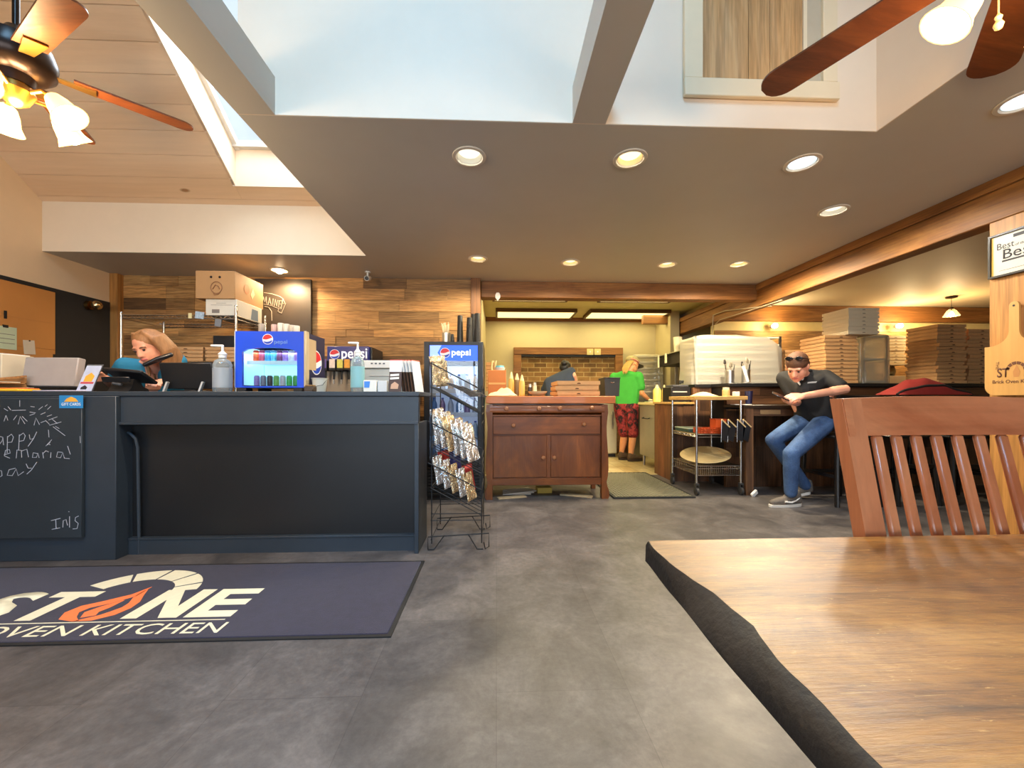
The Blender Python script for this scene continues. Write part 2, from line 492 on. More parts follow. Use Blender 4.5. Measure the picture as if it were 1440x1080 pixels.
# lowered ceiling with holes for the recessed lamps
LAMPS = [(660, 220, 'n'), (886, 223, 'w'), (1128, 229, 'c'), (1172, 296, 'n'), (1440, 141, 'c'), (672, 364, 'w'), (802, 369, 'w'), (938, 372, 'w'), (1039, 371, 'w'), (393, 380, 'b')]
LP = [atZ(px, py, H) for px, py, k in LAMPS]
cl = MB().prism([(-1.29, 2.045), (2.025, 2.045), (2.025, -4.6), (3.36, -4.6), (3.36, 4.95), (-.18, 4.95), (-.18, 4.84), (-4.36, 4.84), (-4.36, 4.005), (-1.29, 4.005)], 'z', H, H + .14)
ceil = struct(cl.build('ceiling', CEIL, smooth=0))
LR = .078
cut = MB()
for p in LP: cut.cyl((p.x, p.y, H - .05), (p.x, p.y, H + .12), LR, n=32)
co = cut.build('cutter', CEIL, smooth=0)
md = ceil.modifiers.new('holes', 'BOOLEAN'); md.operation = 'DIFFERENCE'; md.object = co; md.solver = 'EXACT'
dg = bpy.context.evaluated_depsgraph_get(); dg.update()
me = bpy.data.meshes.new_from_object(ceil.evaluated_get(dg)); ceil.modifiers.clear(); ceil.data = me
bpy.data.objects.remove(co)

struct(MB().box(-1.29, -1.108, -4.6, 2.04, H, 2.63).build('trim_6', CEIL))             # boxed beam, left
struct(MB().box(.393, .564, -4.6, 2.04, H, 2.63).build('trim_7', CEIL))                # boxed beam, middle
struct(MB().box(-1.29, 2.12, 2.04, 2.14, H + .001, 5.2).build('wall_loft', WHITE))
struct(MB().box(2.02, 2.12, -4.6, 2.04, H + .001, 6.3).build('wall_loft_right', WHITE))
struct(MB().box(-1.29, -1.20, 2.14, 4.0, H + .14, 4.6).build('wall_loft_left', WHITE))
struct(MB().box(-4.36, -1.29, 4.0, 4.06, H + .001, 3.2).build('wall_soffit', M('soffit_paint', rgb(232, 214, 186), .6, var=.02)))
# vault with a skylight well
SL, VZ = .74, 2.92
def vz(y): return VZ + SL * (4.0 - y)
SKX0, SKX1, SKY0, SKY1 = -2.46, -1.42, 2.25, 3.856
vb = MB()
def slope(x0, x1, ya, yb):
    vb.add([(x0, ya, vz(ya)), (x1, ya, vz(ya)), (x1, yb, vz(yb)), (x0, yb, vz(yb))] + [(x0, ya, vz(ya) + .1), (x1, ya, vz(ya) + .1), (x1, yb, vz(yb) + .1), (x0, yb, vz(yb) + .1)],
           [(0, 1, 2, 3), (7, 6, 5, 4), (0, 4, 5, 1), (1, 5, 6, 2), (2, 6, 7, 3), (3, 7, 4, 0)])
y = 4.06; first = True
while y > -.4:
    yb = max(-.4, y - (.155 if not first else .1)); first = False
    t = R.uniform(.94, 1.04); vb.tint(t, t, t * .99)
    g = .006
    # keep boards out of the skylight hole
    segs = [(-4.36, 2.02)]
    if y > SKY0 and yb < SKY1: segs = [(-4.36, SKX0), (SKX1, 2.02)]
    for a, b_ in segs:
        xs = [a]
        while b_ - xs[-1] > 3.2: xs.append(xs[-1] + R.uniform(1.4, 3.0))
        xs.append(b_)
        for u0, u1 in zip(xs, xs[1:]):
            ya, yy = (y - g, yb)
            if segs[0][1] == SKX0:
                pass
            slope(u0, u1 - .002, ya, yy)
    if segs[0][1] == SKX0:
        if y > SKY1: slope(SKX0, SKX1, y - g, SKY1)
        if yb < SKY0: slope(SKX0, SKX1, SKY0, yb)
    y = yb
struct(vb.build('ceiling_vault', VAULT, smooth=0))
def front(y): return vz(-.4) - SL * (-.4 - y)
fs = MB()
FX0, FX1, FY0, FY1 = -1.15, .15, -2.3, -.75     # second skylight in the other slope
def fslope(x0, x1, ya, yb):
    fs.add([(x0, ya, front(ya)), (x1, ya, front(ya)), (x1, yb, front(yb)), (x0, yb, front(yb))], [(3, 2, 1, 0)])
fslope(-4.36, FX0, -.4, -4.6); fslope(FX1, 2.02, -.4, -4.6); fslope(FX0, FX1, -.4, FY1); fslope(FX0, FX1, FY0, -4.6)
struct(fs.tint(1).build('ceiling_vault_front', VAULT, smooth=0))
wl = MB(); D = .38
wl.box(SKX0 - .02, SKX1 + .02, SKY1 - .008, SKY1 + .02, vz(SKY1) - .002, vz(SKY1) + D)          # sill side
wl.prism([(SKY1 + .0, vz(SKY1)), (SKY0, vz(SKY0)), (SKY0, vz(SKY0) + D), (SKY1, vz(SKY1) + D)], 'x', SKX0 - .02, SKX0 + .006)
wl.prism([(SKY1 + .0, vz(SKY1)), (SKY0, vz(SKY0)), (SKY0, vz(SKY0) + D), (SKY1, vz(SKY1) + D)], 'x', SKX1 - .006, SKX1 + .02)
wl.box(SKX0, SKX1, SKY0 - .02, SKY0, vz(SKY0), vz(SKY0) + D)
struct(wl.build('trim_8', WHITE))
sk = MB(); n = Vector((0, SL, 1)).normalized(); dn = Vector((0, 1, -SL)).normalized()
for (a, c) in ((SKX0, SKX0 + .05), (SKX1 - .05, SKX1)):
    sk.beam((a + .025, SKY1, vz(SKY1) + D - .03), (a + .025, SKY0, vz(SKY0) + D - .03), .05, .05, n)
for yy in (SKY1 - .03, SKY0 + .03): sk.box(SKX0, SKX1, yy - .03, yy + .03, vz(yy) + D - .06, vz(yy) + D - .005)
w1 = struct(sk.build('window_1', M('skylight_frame', rgb(206, 200, 190), .5)))
SKG = clear('skylight_glass', (.96, .98, 1, 1))
MB().add([(SKX0, SKY1, vz(SKY1) + D - .01), (SKX1, SKY1, vz(SKY1) + D - .01), (SKX1, SKY0, vz(SKY0) + D - .01), (SKX0, SKY0, vz(SKY0) + D - .01)], [(0, 1, 2, 3)]).build('pane', SKG, w1)
f2 = MB()
for a in (FX0, FX1 - .05): f2.beam((a + .025, FY0, front(FY0) + .02), (a + .025, FY1, front(FY1) + .02), .05, .06)
for yy in (FY0 + .03, FY1 - .03): f2.box(FX0, FX1, yy - .03, yy + .03, front(yy) - .01, front(yy) + .05)
w2 = struct(f2.build('window_2', MATS['skylight_frame']))
MB().add([(FX0, FY0, front(FY0) + .03), (FX1, FY0, front(FY0) + .03), (FX1, FY1, front(FY1) + .03), (FX0, FY1, front(FY1) + .03)], [(0, 1, 2, 3)]).build('pane', SKG, w2)

# street wall behind the photographer: three tall windows
fw = MB(); YF = -4.6
WINS = [(-3.9, -2.2), (-1.7, .3), (.8, 2.9)]
xs = [-4.46] + [q for w in WINS for q in w] + [8.6]
for a, c in zip(xs[::2], xs[1::2]): fw.box(a, c, YF - .12, YF, 0, 6.4)
for a, c in WINS: fw.box(a, c, YF - .12, YF, 0, .55).box(a, c, YF - .12, YF, 2.35, 6.4)
struct(fw.build('wall_front', WHITE))
for k, (a, c) in enumerate(WINS):
    f = MB()
    for u in (a + .03, (a + c) / 2, c - .03): f.box(u - .03, u + .03, YF - .08, YF - .03, .55, 2.35)
    for zz in (.58, 2.32): f.box(a, c, YF - .08, YF - .03, zz - .03, zz + .03)
    w = struct(f.build('window_%d' % (k + 3), MATS['skylight_frame']))
    MB().add([(a, YF - .05, .55), (c, YF - .05, .55), (c, YF - .05, 2.35), (a, YF - .05, 2.35)], [(0, 1, 2, 3)]).build('pane', SKG, w)

# pine boarded wall stub at the right
pw = MB()
for k in range(8): pw.box(3.22 + R.uniform(0, .002), 3.36, 2.48 - .2 * k - .1985, 2.48 - .2 * k, 0, 2.164, .003)
struct(pw.build('wall_right_stub', PINEZ))

# kitchen
struct(MB().box(-.3, -.2, 4.86, 7.6, 0, 2.6).build('wall_kitchen_left', KWALL))
struct(MB().box(-.3, 3.3, 7.5, 7.6, 0, 2.6).build('wall_kitchen_back', KWALL))
struct(MB().box(3.04, 3.2, 6.85, 7.5, 0, 2.6).build('wall_kitchen_right', KWALL))
struct(MB().box(-.3, 3.5, 4.9, 7.6, 2.56, 2.66).build('ceiling_kitchen', M('kitchen_ceiling', rgb(222, 212, 160), .6)))
struct(MB().box(-.2, 3.04, 7.46, 7.5, 2.49, 2.56).build('trim_9', TIMB))
struct(MB().box(2.6, 3.05, 6.95, 7.04, 2.36, 2.56).build('trim_10', TIMB))
# brick oven face with timber surround
m, nt, b = newmat('oven_brick')
tc = nt.nodes.new('ShaderNodeTexCoord'); sx = nt.nodes.new('ShaderNodeSeparateXYZ'); cx = nt.nodes.new('ShaderNodeCombineXYZ')
nt.links.new(tc.outputs['Object'], sx.inputs[0]); nt.links.new(sx.outputs['X'], cx.inputs['X']); nt.links.new(sx.outputs['Z'], cx.inputs['Y'])
br = nt.nodes.new('ShaderNodeTexBrick'); br.inputs['Scale'].default_value = 1
br.inputs['Brick Width'].default_value = .235; br.inputs['Row Height'].default_value = .085; br.inputs['Mortar Size'].default_value = .007
br.inputs['Color1'].default_value = rgb(108, 76, 40); br.inputs['Color2'].default_value = rgb(152, 112, 62); br.inputs['Mortar'].default_value = rgb(176, 148, 98)
nt.links.new(cx.outputs[0], br.inputs['Vector'])
nt.links.new(mixc(nt, br.outputs['Color'], ramp(nt, noise(nt, tc.outputs['Object'], 6, 4), [(.3, (.6, .6, .55, 1)), (.6, (1, 1, 1, 1))])), b.inputs['Base Color'])
b.inputs['Roughness'].default_value = .85
bump(nt, b, br.outputs['Fac'], -.5, .01)
ox0, ox1, oz = XY(722, 7.5), XY(873, 7.5), ZY(800, 490, 7.5)
struct(MB().box(ox0 + .1, ox1 - .1, 7.44, 7.5, 0, oz - .1).build('wall_oven_brick', m))
t = MB().box(ox0, ox1, 7.36, 7.5, oz - .13, oz, .004).box(ox0, ox0 + .14, 7.37, 7.5, 0, oz - .13, .004).box(ox1 - .14, ox1, 7.37, 7.5, 0, oz - .13, .004)
struct(t.build('trim_11', TIMB))
struct(MB().box(ox0 + .14, ox1 - .14, 7.38, 7.44, oz - .17, oz - .13).build('trim_12', M('soot_black', rgb(28, 24, 20), .6)))

# room on the right
RC = M('right_ceiling_paint', rgb(206, 192, 166), .6, var=.03, vscale=2)
struct(MB().box(3.355, 8.6, -4.6, 7.4, 2.46, 2.6).build('ceiling_right', RC))
struct(MB().box(3.36, 8.6, 6.02, 6.12, 0, 2.46).build('wall_right_back', M('right_back_paint', rgb(226, 204, 140), .6)))
struct(MB().box(3.36, 8.6, 5.93, 6.02, 2.22, 2.455, .004).build('trim_13', TIMB))
wr = MB(); z = .0
while z < 1.94:
    x = 3.36
    while x < 8.55:
        x1 = min(8.6, x + R.choice([.8, 1.2, 1.6])); k = R.uniform(.75, 1.15); wr.tint(k, k * .97, k * .94)
        wr.box(x, x1 - .002, 5.99, 6.03, z, z + .158); x = x1
    z += .16
struct(wr.build('wall_right_boards', BARN))
struct(MB().box(8.5, 8.6, -4.6, 6.1, 0, 2.5).build('wall_right', MATS['right_back_paint']))
struct(MB().box(3.2, 8.6, 7.2, 7.3, 0, 2.6).build('wall_far_right', KWALL))

# ================================================================= recessed lamps
RING = M('lamp_trim_ring', rgb(214, 206, 190), .45)
for k, ((px, py, kind), p) in enumerate(zip(LAMPS, LP)):
    where = ['above the middle of the room, nearest the counter', 'left of the middle, below the boxed beam end', 'below the hatch, cool white', 'halfway along the long timber beam',
             'at the right edge beside the fan blade', 'leftmost of the far row over the cooler', 'second of the far row, above the sideboard', 'third of the far row, above the kitchen opening', 'rightmost of the far row, near the timber corner', 'glowing over the chalkboard behind the counter'][k]
    t = thing('downlight', 'round recessed downlight ' + where, 'ceiling light', (p.x, p.y, H), 0, 'recessed downlights')
    MB().lathe([(.076, .0), (.098, .0), (.1, -.003), (.097, -.007), (.08, -.008), (.074, -.003), (.074, .0)], 32, caps=False).build('trim_ring', RING, t)
    rf = {'n': rgb(226, 226, 214), 'w': rgb(244, 226, 180), 'c': rgb(228, 238, 240), 'b': rgb(244, 220, 170)}[kind]
    MB().lathe([(.072, .0), (.07, .03), (.06, .075), (.045, .1), (.0, .102)], 32, caps=False).build('reflector', M('reflector_' + kind, rf, .25, var=.01, spec=.6), t)
    lc = {'n': (1, .93, .8), 'w': (1, .82, .55), 'c': (.92, .97, 1), 'b': (1, .75, .45)}[kind]
    st = {'n': 1.1, 'w': 1.6, 'c': 1.7, 'b': 40}[kind]
    MB().ell((0, 0, .034), (.064, .064, .026), 24).build('bulb', glow('bulb_' + kind, lc + (1,), st), t)
    if kind == 'b':
        MB().ell((0, 0, -.005), (.036, .036, .035), 20).build('bulb_face', glow('bulb_b', lc + (1,), st), t)
    l = bpy.data.lights.new('lamp', 'SPOT'); l.spot_size = math.radians(170); l.spot_blend = .35; l.shadow_soft_size = .06
    l.energy = {'n': 60, 'w': 80, 'c': 60, 'b': 60}[kind] * {3: 1.4, 8: 3.4, 4: .25, 2: .7, 1: .7}.get(k, 1); l.color = lc
    o = bpy.data.objects.new('downlight_lamp', l); COL.objects.link(o); o.location = (p.x, p.y, H - .01 if kind != 'b' else H - .06)

# ================================================================= daylight
def area(name, loc, rot, sx, sy, e, col=(1, 1, 1), spread=180):
    l = bpy.data.lights.new(name, 'AREA'); l.shape = 'RECTANGLE'; l.size = sx; l.size_y = sy; l.energy = e; l.color = col; l.spread = math.radians(spread)
    o = bpy.data.objects.new(name, l); COL.objects.link(o); o.location = loc; o.rotation_euler = rot
    return o
DAY = (.80, .90, 1.0)
WIN_E, SKY_E, FRONT_E = 120, 80, 100
for a, c in WINS:
    area('window_daylight', ((a + c) / 2, YF - .2, 1.45), (PI / 2, 0, 0), c - a, 1.8, WIN_E * (c - a) / 2, DAY)
ang = math.atan(SL)
yc = (SKY0 + SKY1) / 2
o = area('skylight_daylight', ((SKX0 + SKX1) / 2, yc + .06, vz(yc) + D + .1), (-ang, 0, 0), SKX1 - SKX0, 1.9, SKY_E, DAY)
yc = (FY0 + FY1) / 2
o = area('skylight_daylight_front', ((FX0 + FX1) / 2, yc - .08, front(yc) + .12), (ang, 0, 0), FX1 - FX0, 1.9, FRONT_E, (.24, .60, 1.0), 95)

w = bpy.data.worlds.new('overcast_sky'); sc.world = w; w.use_nodes = True
bg = w.node_tree.nodes['Background']; bg.inputs['Color'].default_value = (.78, .9, 1.0, 1); bg.inputs['Strength'].default_value = 1.1
# ================================================================= order counter
DARK = M('charcoal_paint', rgb(46, 54, 62), .42, var=.12, vscale=5, spec=.4)
DARKP = M('black_panel_paint', rgb(24, 25, 27), .38, var=.12, vscale=4, spec=.4)
BOARD = M('chalkboard', rgb(38, 46, 52), .55, var=.22, vscale=2.2)
BLK = M('black_plastic', rgb(22, 22, 24), .4, var=.05)
BLKM = M('black_matte', rgb(18, 18, 19), .65, var=.05)
CHROME = M('chrome', rgb(200, 198, 194), .22, metal=1, var=.02)
STEEL = M('brushed_steel', rgb(188, 186, 180), .35, metal=1, var=.05, stretch=(1, 1, .1))
WPLAS = M('white_plastic', rgb(228, 226, 220), .4, var=.02)
PAPER = M('paper', rgb(226, 222, 210), .7, var=.02)
CARD = M('cardboard', rgb(176, 132, 84), .75, var=.06, vscale=6)
CARDD = M('cardboard_dark', rgb(150, 108, 64), .8, var=.08)
CARDE = M('cardboard_edge', rgb(120, 84, 50), .85)
CZ = 1.067
YC = 2.645                                   # counter front
XL, XM, XR = -4.34, -2.405, -.512
ct = thing('order_counter', 'long charcoal painted order counter with an open black panelled knee space', 'counter', ((XM + XR) / 2, 2.9, 0))
ct_loc = Vector(ct.location)
def C(o):                                     # world coordinates -> local of the counter
    o.location = -ct_loc; return o
C(MB().box(XL, XR + .006, YC - .01, 3.36, CZ - .03, CZ, .003).build('countertop', DARK, ct))
C(MB().box(XL, XM, YC - .03, 3.3, 0, CZ - .031, .003).build('end_cabinet', DARK, ct))
C(MB().box(XM + .001, XR, YC, YC + .05, .862, CZ - .031, .002).box(XM, XR, YC - .012, YC, .853, .872, .002).build('apron', DARK, ct))
C(MB().box(XM + .001, XR - .03, YC + .085, YC + .11, .11, .861).build('back_panel', DARKP, ct))
C(MB().box(XM + .001, XR - .03, YC + .055, YC + .11, 0, .095).box(XM + .001, XR - .03, YC + .05, YC + .11, .096, .109, .002).build('kick_board', DARK, ct))
C(MB().box(XR - .028, XR, YC + .0, 2.96, 0, .861, .002).build('end_panel', DARK, ct))
g = MB().tube([(XM + .005, YC + .05, .80), (XM + .03, YC + .04, .79), (XM + .055, YC + .045, .76), (XM + .065, YC + .05, .70), (XM + .066, YC + .06, .0)], .009, 8)
C(g.build('edge_bead', DARK, ct))

# chalkboard on the cabinet front
cb = thing('chalkboard', 'chalkboard with a chalk holiday greeting hung on the counter front', 'chalkboard', (-3.1, YC - .032, .15))
BX1, BZ0, BZ1 = -2.59, .15, 1.022
cb_off = (3.1, -(YC - .032), -.15)
o = MB().box(-3.75, BX1, YC - .052, YC - .032, BZ0, BZ1, .003).build('board', BOARD, cb); o.location = cb_off
CH = M('chalk', rgb(176, 178, 186), .9, var=.1)
YB = YC - .0535
def strokes(name, lines, px=True, r=.0035):
    mb = MB()
    for L in lines:
        pts = [atY(a, b_, YB) for a, b_ in L]
        mb.tube(pts, r, 6, flat=(0, 1, 0))
    o = mb.build(name, CH, cb); o.location = cb_off
    return o
def zz(L): return [(x / 3.6, 530 + y / 3.6) for x, y in L]
WORDS = [
    [(-75, 285), (-75, 350)], [(-45, 280), (-45, 345)], [(-75, 318), (-45, 312)],
    [(12, 305), (-8, 300), (-18, 325), (-5, 345), (10, 325), (14, 305), (18, 345)],
    [(38, 300), (36, 385)], [(38, 305), (58, 290), (68, 305), (60, 330), (38, 332)],
    [(98, 292), (94, 372)], [(98, 298), (118, 284), (128, 298), (120, 322), (98, 326)],
    [(148, 292), (152, 316), (170, 312)], [(186, 278), (170, 312), (142, 352)],
    [(-60, 410), (-52, 360), (-35, 395), (-18, 358), (-8, 412)],
    [(20, 395), (52, 385), (48, 368), (28, 372), (22, 400), (50, 412)],
    [(82, 412), (86, 370), (108, 372), (110, 408)], [(110, 375), (136, 366), (144, 406)],
    [(190, 388), (168, 384), (164, 408), (184, 408), (192, 386), (198, 410)],
    [(216, 382), (220, 412)], [(218, 388), (232, 374), (246, 380)], [(258, 382), (256, 410)], [(250, 340), (253, 345)],
    [(316, 382), (292, 380), (286, 406), (306, 410), (318, 384), (326, 412), (352, 414)], [(342, 350), (356, 392)],
    [(-20, 470), (-22, 520), (10, 500), (8, 476), (-20, 470)],
    [(78, 462), (46, 470), (36, 498), (62, 500), (82, 466), (92, 500), (120, 480)],
    [(132, 440), (142, 462), (160, 462)], [(186, 432), (160, 470), (136, 492)]]
for part_ in (WORDS[:10], WORDS[10:-4], WORDS[-4:]): strokes('chalk_writing', [zz(l) for l in part_], r=.0022)
strokes('chalk_signature', [zz(l) for l in [
    [(258, 728), (306, 716)], [(282, 722), (284, 768)], [(262, 772), (304, 764)],
    [(318, 762), (320, 728), (334, 722), (342, 752)], [(352, 706), (352, 762)], [(346, 682), (351, 683)],
    [(398, 704), (382, 712), (380, 728), (396, 742), (390, 768), (368, 770)]]], r=.0024)
fire = []
for l in [[(40, 150), (55, 168)], [(100, 118), (100, 150)], [(60, 170), (130, 168)], [(20, 225), (30, 195)], [(40, 220), (30, 195)], [(68, 218), (85, 195)], [(92, 240), (102, 200), (126, 238)], [(112, 200), (138, 225)],
          [(155, 150), (175, 152)], [(150, 178), (180, 182)], [(150, 195), (176, 186)], [(172, 245), (182, 208), (200, 242)], [(196, 166), (216, 150)], [(228, 150), (240, 140)], [(240, 165), (258, 148)], [(206, 190), (230, 180)],
          [(238, 200), (262, 192)], [(246, 218), (290, 202)], [(230, 220), (250, 240)], [(250, 245), (310, 228)], [(262, 212), (290, 236)], [(245, 268), (248, 306)], [(268, 252), (330, 298)], [(300, 262), (280, 250)], [(232, 350), (262, 318)], [(240, 345), (255, 330)],
          [(405, 300), (407, 335)], [(20, 160), (40, 172)], [(206, 232), (232, 222)]]:
    fire.append(zz(l))
strokes('chalk_fireworks', fire, r=.0019)

# blue card in the corner of the board
gc = thing('gift_card_notice', 'small blue notice card in the upper corner of the chalkboard', 'card', (-2.68, YC - .053, .93))
p0, p1 = atY(83.5, 574, YC - .054), atY(117, 556, YC - .054)
gp = plane(p0 - Vector(gc.location), (1, 0, 0), (0, 0, 1)); gw, gh = p1.x - p0.x, p1.z - p0.z
flat(MB(), [(0, 0), (gw, 0), (gw, gh), (0, gh)], gp, .0012).build('card', M('card_blue', rgb(40, 130, 190), .5), gc)
text('GIFT CARDS', M('print_white', rgb(240, 240, 240), .6), gc, 'lettering', (.1 * gw, .9 * gw, .2 * gh, .42 * gh), gp @ Matrix.Translation((0, 0, .0013)), .0004)
flat(MB(), [(.2 * gw, .5 * gh), (.8 * gw, .5 * gh), (.7 * gw, .75 * gh), (.5 * gw, .9 * gh), (.32 * gw, .75 * gh)], gp @ Matrix.Translation((0, 0, .0013)), .0004).build('emblem', M('print_orange', rgb(236, 170, 60), .6), gc)

# ================================================================= door mat with the restaurant's sign
RUGM = M('rug_pile', rgb(38, 36, 56), .95, var=.22, vscale=26, bmp=.5, bscale=240, sheen=.15)
RX0, RX1, RY0, RY1 = -3.05, -.449, 1.715, 2.515
rg = thing('entrance_mat', 'dark blue entrance mat with a cream stone arch sign, lying before the counter', 'mat', ((RX0 + RX1) / 2, (RY0 + RY1) / 2, 0))
rc = Vector(rg.location)
def RG(o): o.location = -rc; return o
RG(MB().box(RX0 + .018, RX1 - .018, RY0 + .018, RY1 - .018, .0, .009, .003).build('pile', RUGM, rg))
RG(MB().box(RX0, RX1, RY0, RY0 + .02, 0, .0055).box(RX0, RX1, RY1 - .02, RY1, 0, .0055).box(RX0, RX0 + .02, RY0 + .02, RY1 - .02, 0, .0055).box(RX1 - .02, RX1, RY0 + .02, RY1 - .02, 0, .0055).build('rubber_edge', BLKM, rg))
RPL = plane(Vector((0, 0, .0092)), (1, 0, 0), (0, 1, 0))
CRM = M('mat_cream', rgb(222, 216, 186), .9, var=.06, vscale=40)
ORG = M('mat_orange', rgb(236, 120, 66), .9, var=.08, vscale=20)
def glyph(mb, polys):
    for p in polys: flat(mb, p, RPL, .0006)
lt = MB()
y0, y1 = 1.895, 2.17
# heavy block letters N, E, T, S drawn as shapes
nx0, nx1 = -1.725, -1.475; w_ = .072
glyph(lt, [[(nx0, y0), (nx0 + w_, y0), (nx0 + w_, y1), (nx0, y1)], [(nx1 - w_, y0), (nx1, y0), (nx1, y1), (nx1 - w_, y1)], ]); flat(lt, [(nx0 + w_ * .2, y1), (nx1 - w_ * 1.15, y0), (nx1 - w_ * .2, y0), (nx0 + w_ * 1.15, y1)], RPL, .0011)
RG(lt.build('block_letter', CRM, rg)); lt = MB()
ex0, ex1 = -1.445, -1.232
glyph(lt, [[(ex0, y0), (ex0 + w_, y0), (ex0 + w_, y1), (ex0, y1)]] + [[(ex0 + w_, a), (ex1, a), (ex1, a + .056), (ex0 + w_, a + .056)] for a in (y0, (y0 + y1) / 2 - .028, y1 - .056)])
RG(lt.build('block_letter', CRM, rg)); lt = MB()
glyph(lt, [[(-2.19, y0), (-2.118, y0), (-2.118, y1 - .058), (-2.19, y1 - .058)], [(-2.27, y1 - .058), (-2.045, y1 - .058), (-2.045, y1), (-2.27, y1)]])
RG(lt.build('block_letter', CRM, rg))
s = text('S', CRM, rg, 'initial_letter', (-2.50, -2.30, y0 - .005, y1 + .005), RPL, .0006, off=.03); RG(s)
ar = MB(); acx, acy = -1.90, 2.13
for a0, a1 in ((9, 24), (27, 55), (58, 88), (91, 122), (125, 158)):
    pts = []
    for k in range(7):
        a = math.radians(a0 + (a1 - a0) * k / 6); pts.append((acx + .315 * math.cos(a), acy + .29 * math.sin(a)))
    for k in range(7):
        a = math.radians(a1 - (a1 - a0) * k / 6); pts.append((acx + .195 * math.cos(a), acy + .172 * math.sin(a)))
    # keep it convex-ish: split in quads
    for k in range(6):
        flat(ar, [pts[k], pts[k + 1], pts[12 - k], pts[13 - k]], RPL, .0009)
RG(ar.build('stone_arch_emblem', CRM, rg))
fl = MB(); fx, fy = -1.90, 1.9
def leaf(pts_l, pts_r):
    for k in range(len(pts_l) - 1):
        flat(fl, [pts_l[k], pts_r[k], pts_r[k + 1], pts_l[k + 1]], RPL, .0006)
leaf([(-.02, -.02), (-.10, 0), (-.135, .06), (-.12, .12), (-.05, .17), (.02, .23), (.05, .31)], [(.01, -.02), (-.04, .02), (-.07, .06), (-.06, .10), (.0, .14), (.06, .21), (.055, .31)])
fl2 = [((-.02, -.02), (.02, .01)), ((.06, -.015), (.05, .03)), ((.12, .03), (.07, .06)), ((.14, .09), (.09, .1)), ((.13, .15), (.085, .14)), ((.09, .22), (.055, .2)), ((.06, .28), (.05, .27))]
leaf([(a[0], a[1]) for a, c in fl2], [(c[0], c[1]) for a, c in fl2])
leaf([(-.015, .01), (-.045, .06), (-.02, .11), (.03, .17)], [(.035, .03), (.02, .06), (.035, .10), (.04, .17)])
o = fl.build('flame_emblem', ORG, rg, recalc=True); o.location = Vector((fx, fy, 0)) - rc
RG(MB().box(-2.55, -1.24, 1.868, 1.874, .0092, .0098).build('rule_line', CRM, rg))
for s_, a, c in (('OVEN', -2.235, -1.835), ('KITCHEN', -1.775, -1.205)):
    RG(text(s_, CRM, rg, 'small_lettering', (a, c, 1.765, 1.848), RPL, .0006))

# ================================================================= things on the counter
def place(px, Y, z=CZ + .0005):
    return (XY(px, Y), Y, z)
# sanitiser pump bottles
GEL = clear('clear_gel', (.90, .97, .99, 1), rough=.05, haze=.22, hazec=(.85, .95, 1, 1))
def pump(px, Y, h, r, label, lab_col, neck=.3):
    t = thing('pump_bottle', label, 'sanitizer bottle', place(px, Y))
    zb = h * .72
    MB().lathe([(r * .92, 0), (r, .01), (r, zb * .8), (r * .8, zb * .92), (r * .36, zb * .98), (r * .34, zb)], 20).build('bottle', GEL, t)
    MB().lathe([(r * 1.012, zb * .12), (r * 1.012, zb * .7)], 20).build('label', lab_col, t)
    m_ = MB().cyl((0, 0, zb), (0, 0, zb + h * .05), r * .42).lathe([(r * .42, zb + h * .05), (r * .5, zb + h * .08), (r * .16, zb + h * .14), (r * .14, zb + h * .24)], 14)
    m_.hull([((0, 0, zb + h * .255), .009), ((-r * 1.3, 0, zb + h * .262), .007)]).build('pump_head', WPLAS, t)
    return t
HAZEL = clear('print_film', (.85, .92, .98, 1), rough=.3, haze=.45, hazec=(.82, .88, .95, 1))
TEAL = clear('teal_film', (.6, .88, .92, 1), rough=.3, haze=.7, hazec=(.45, .78, .82, 1))
p = place(313, 2.78)
hh = ZY(313, 485, 2.78) - CZ
pump(313, 2.78, hh, .056, 'large clear pump bottle of hand gel between the till screen and the blue drinks cooler', HAZEL)
pump(503, 2.80, ZY(503, 481, 2.80) - CZ, .046, 'pump bottle of hand gel with a teal label, in front of the soda fountain', TEAL)

# register at the left (seen from behind) and the flat screen
t = thing('cash_register_screen', 'angled black touch-screen till in front of the woman on the phone', 'till', place(181, 2.82))
o = MB()
o.prism([(-.08, 0), (.08, 0), (.07, .02), (.03, .035), (.0, .085), (-.04, .085), (-.055, .03)], 'x', -.07, .07)
o.build('stand', BLK, t)
pp = MB(); pp.obox((.015, 0, .108), (.24, .17, .022), (math.radians(-26), math.radians(5), .06), .006); pp.build("touch_screen", BLK, t)
MB().obox((.0, -.09, .080), (.17, .012, .036), (math.radians(20), 0, .06), .003).build('card_reader', BLK, t)
MB().cyl((-.02, -.09, .055), (.03, -.085, .045), .009, .009, 10).build('hinge', M('grey_plastic', rgb(70, 72, 76), .4), t)
t = thing('flat_monitor', 'back of a wide black flat monitor beside the clear pump bottle', 'monitor', place(262, 2.9))
a, c = XY(228, 2.9) - t.location.x, XY(301, 2.9) - t.location.x
MB().obox(((a + c) / 2, 0, .115), (c - a, .022, .185), (math.radians(12), 0, 0), .004).build('screen_shell', BLK, t)
MB().box(-.04, .04, .03, .06, 0, .1, .003).box(-.09, .09, -.03, .11, 0, .012, .003).build('foot', BLK, t)
for sx in (-.115, .125): MB().obox((sx, -.03, .035), (.012, .02, .075), (0, .35, 0)).build('bracket', M('pale_plastic', rgb(190, 190, 188), .5), t)
[MB().cyl((q_, -.018, .155), (q_, -.008, .155), .004).build('screw', CHROME, t) for q_ in (-.03, .05)]

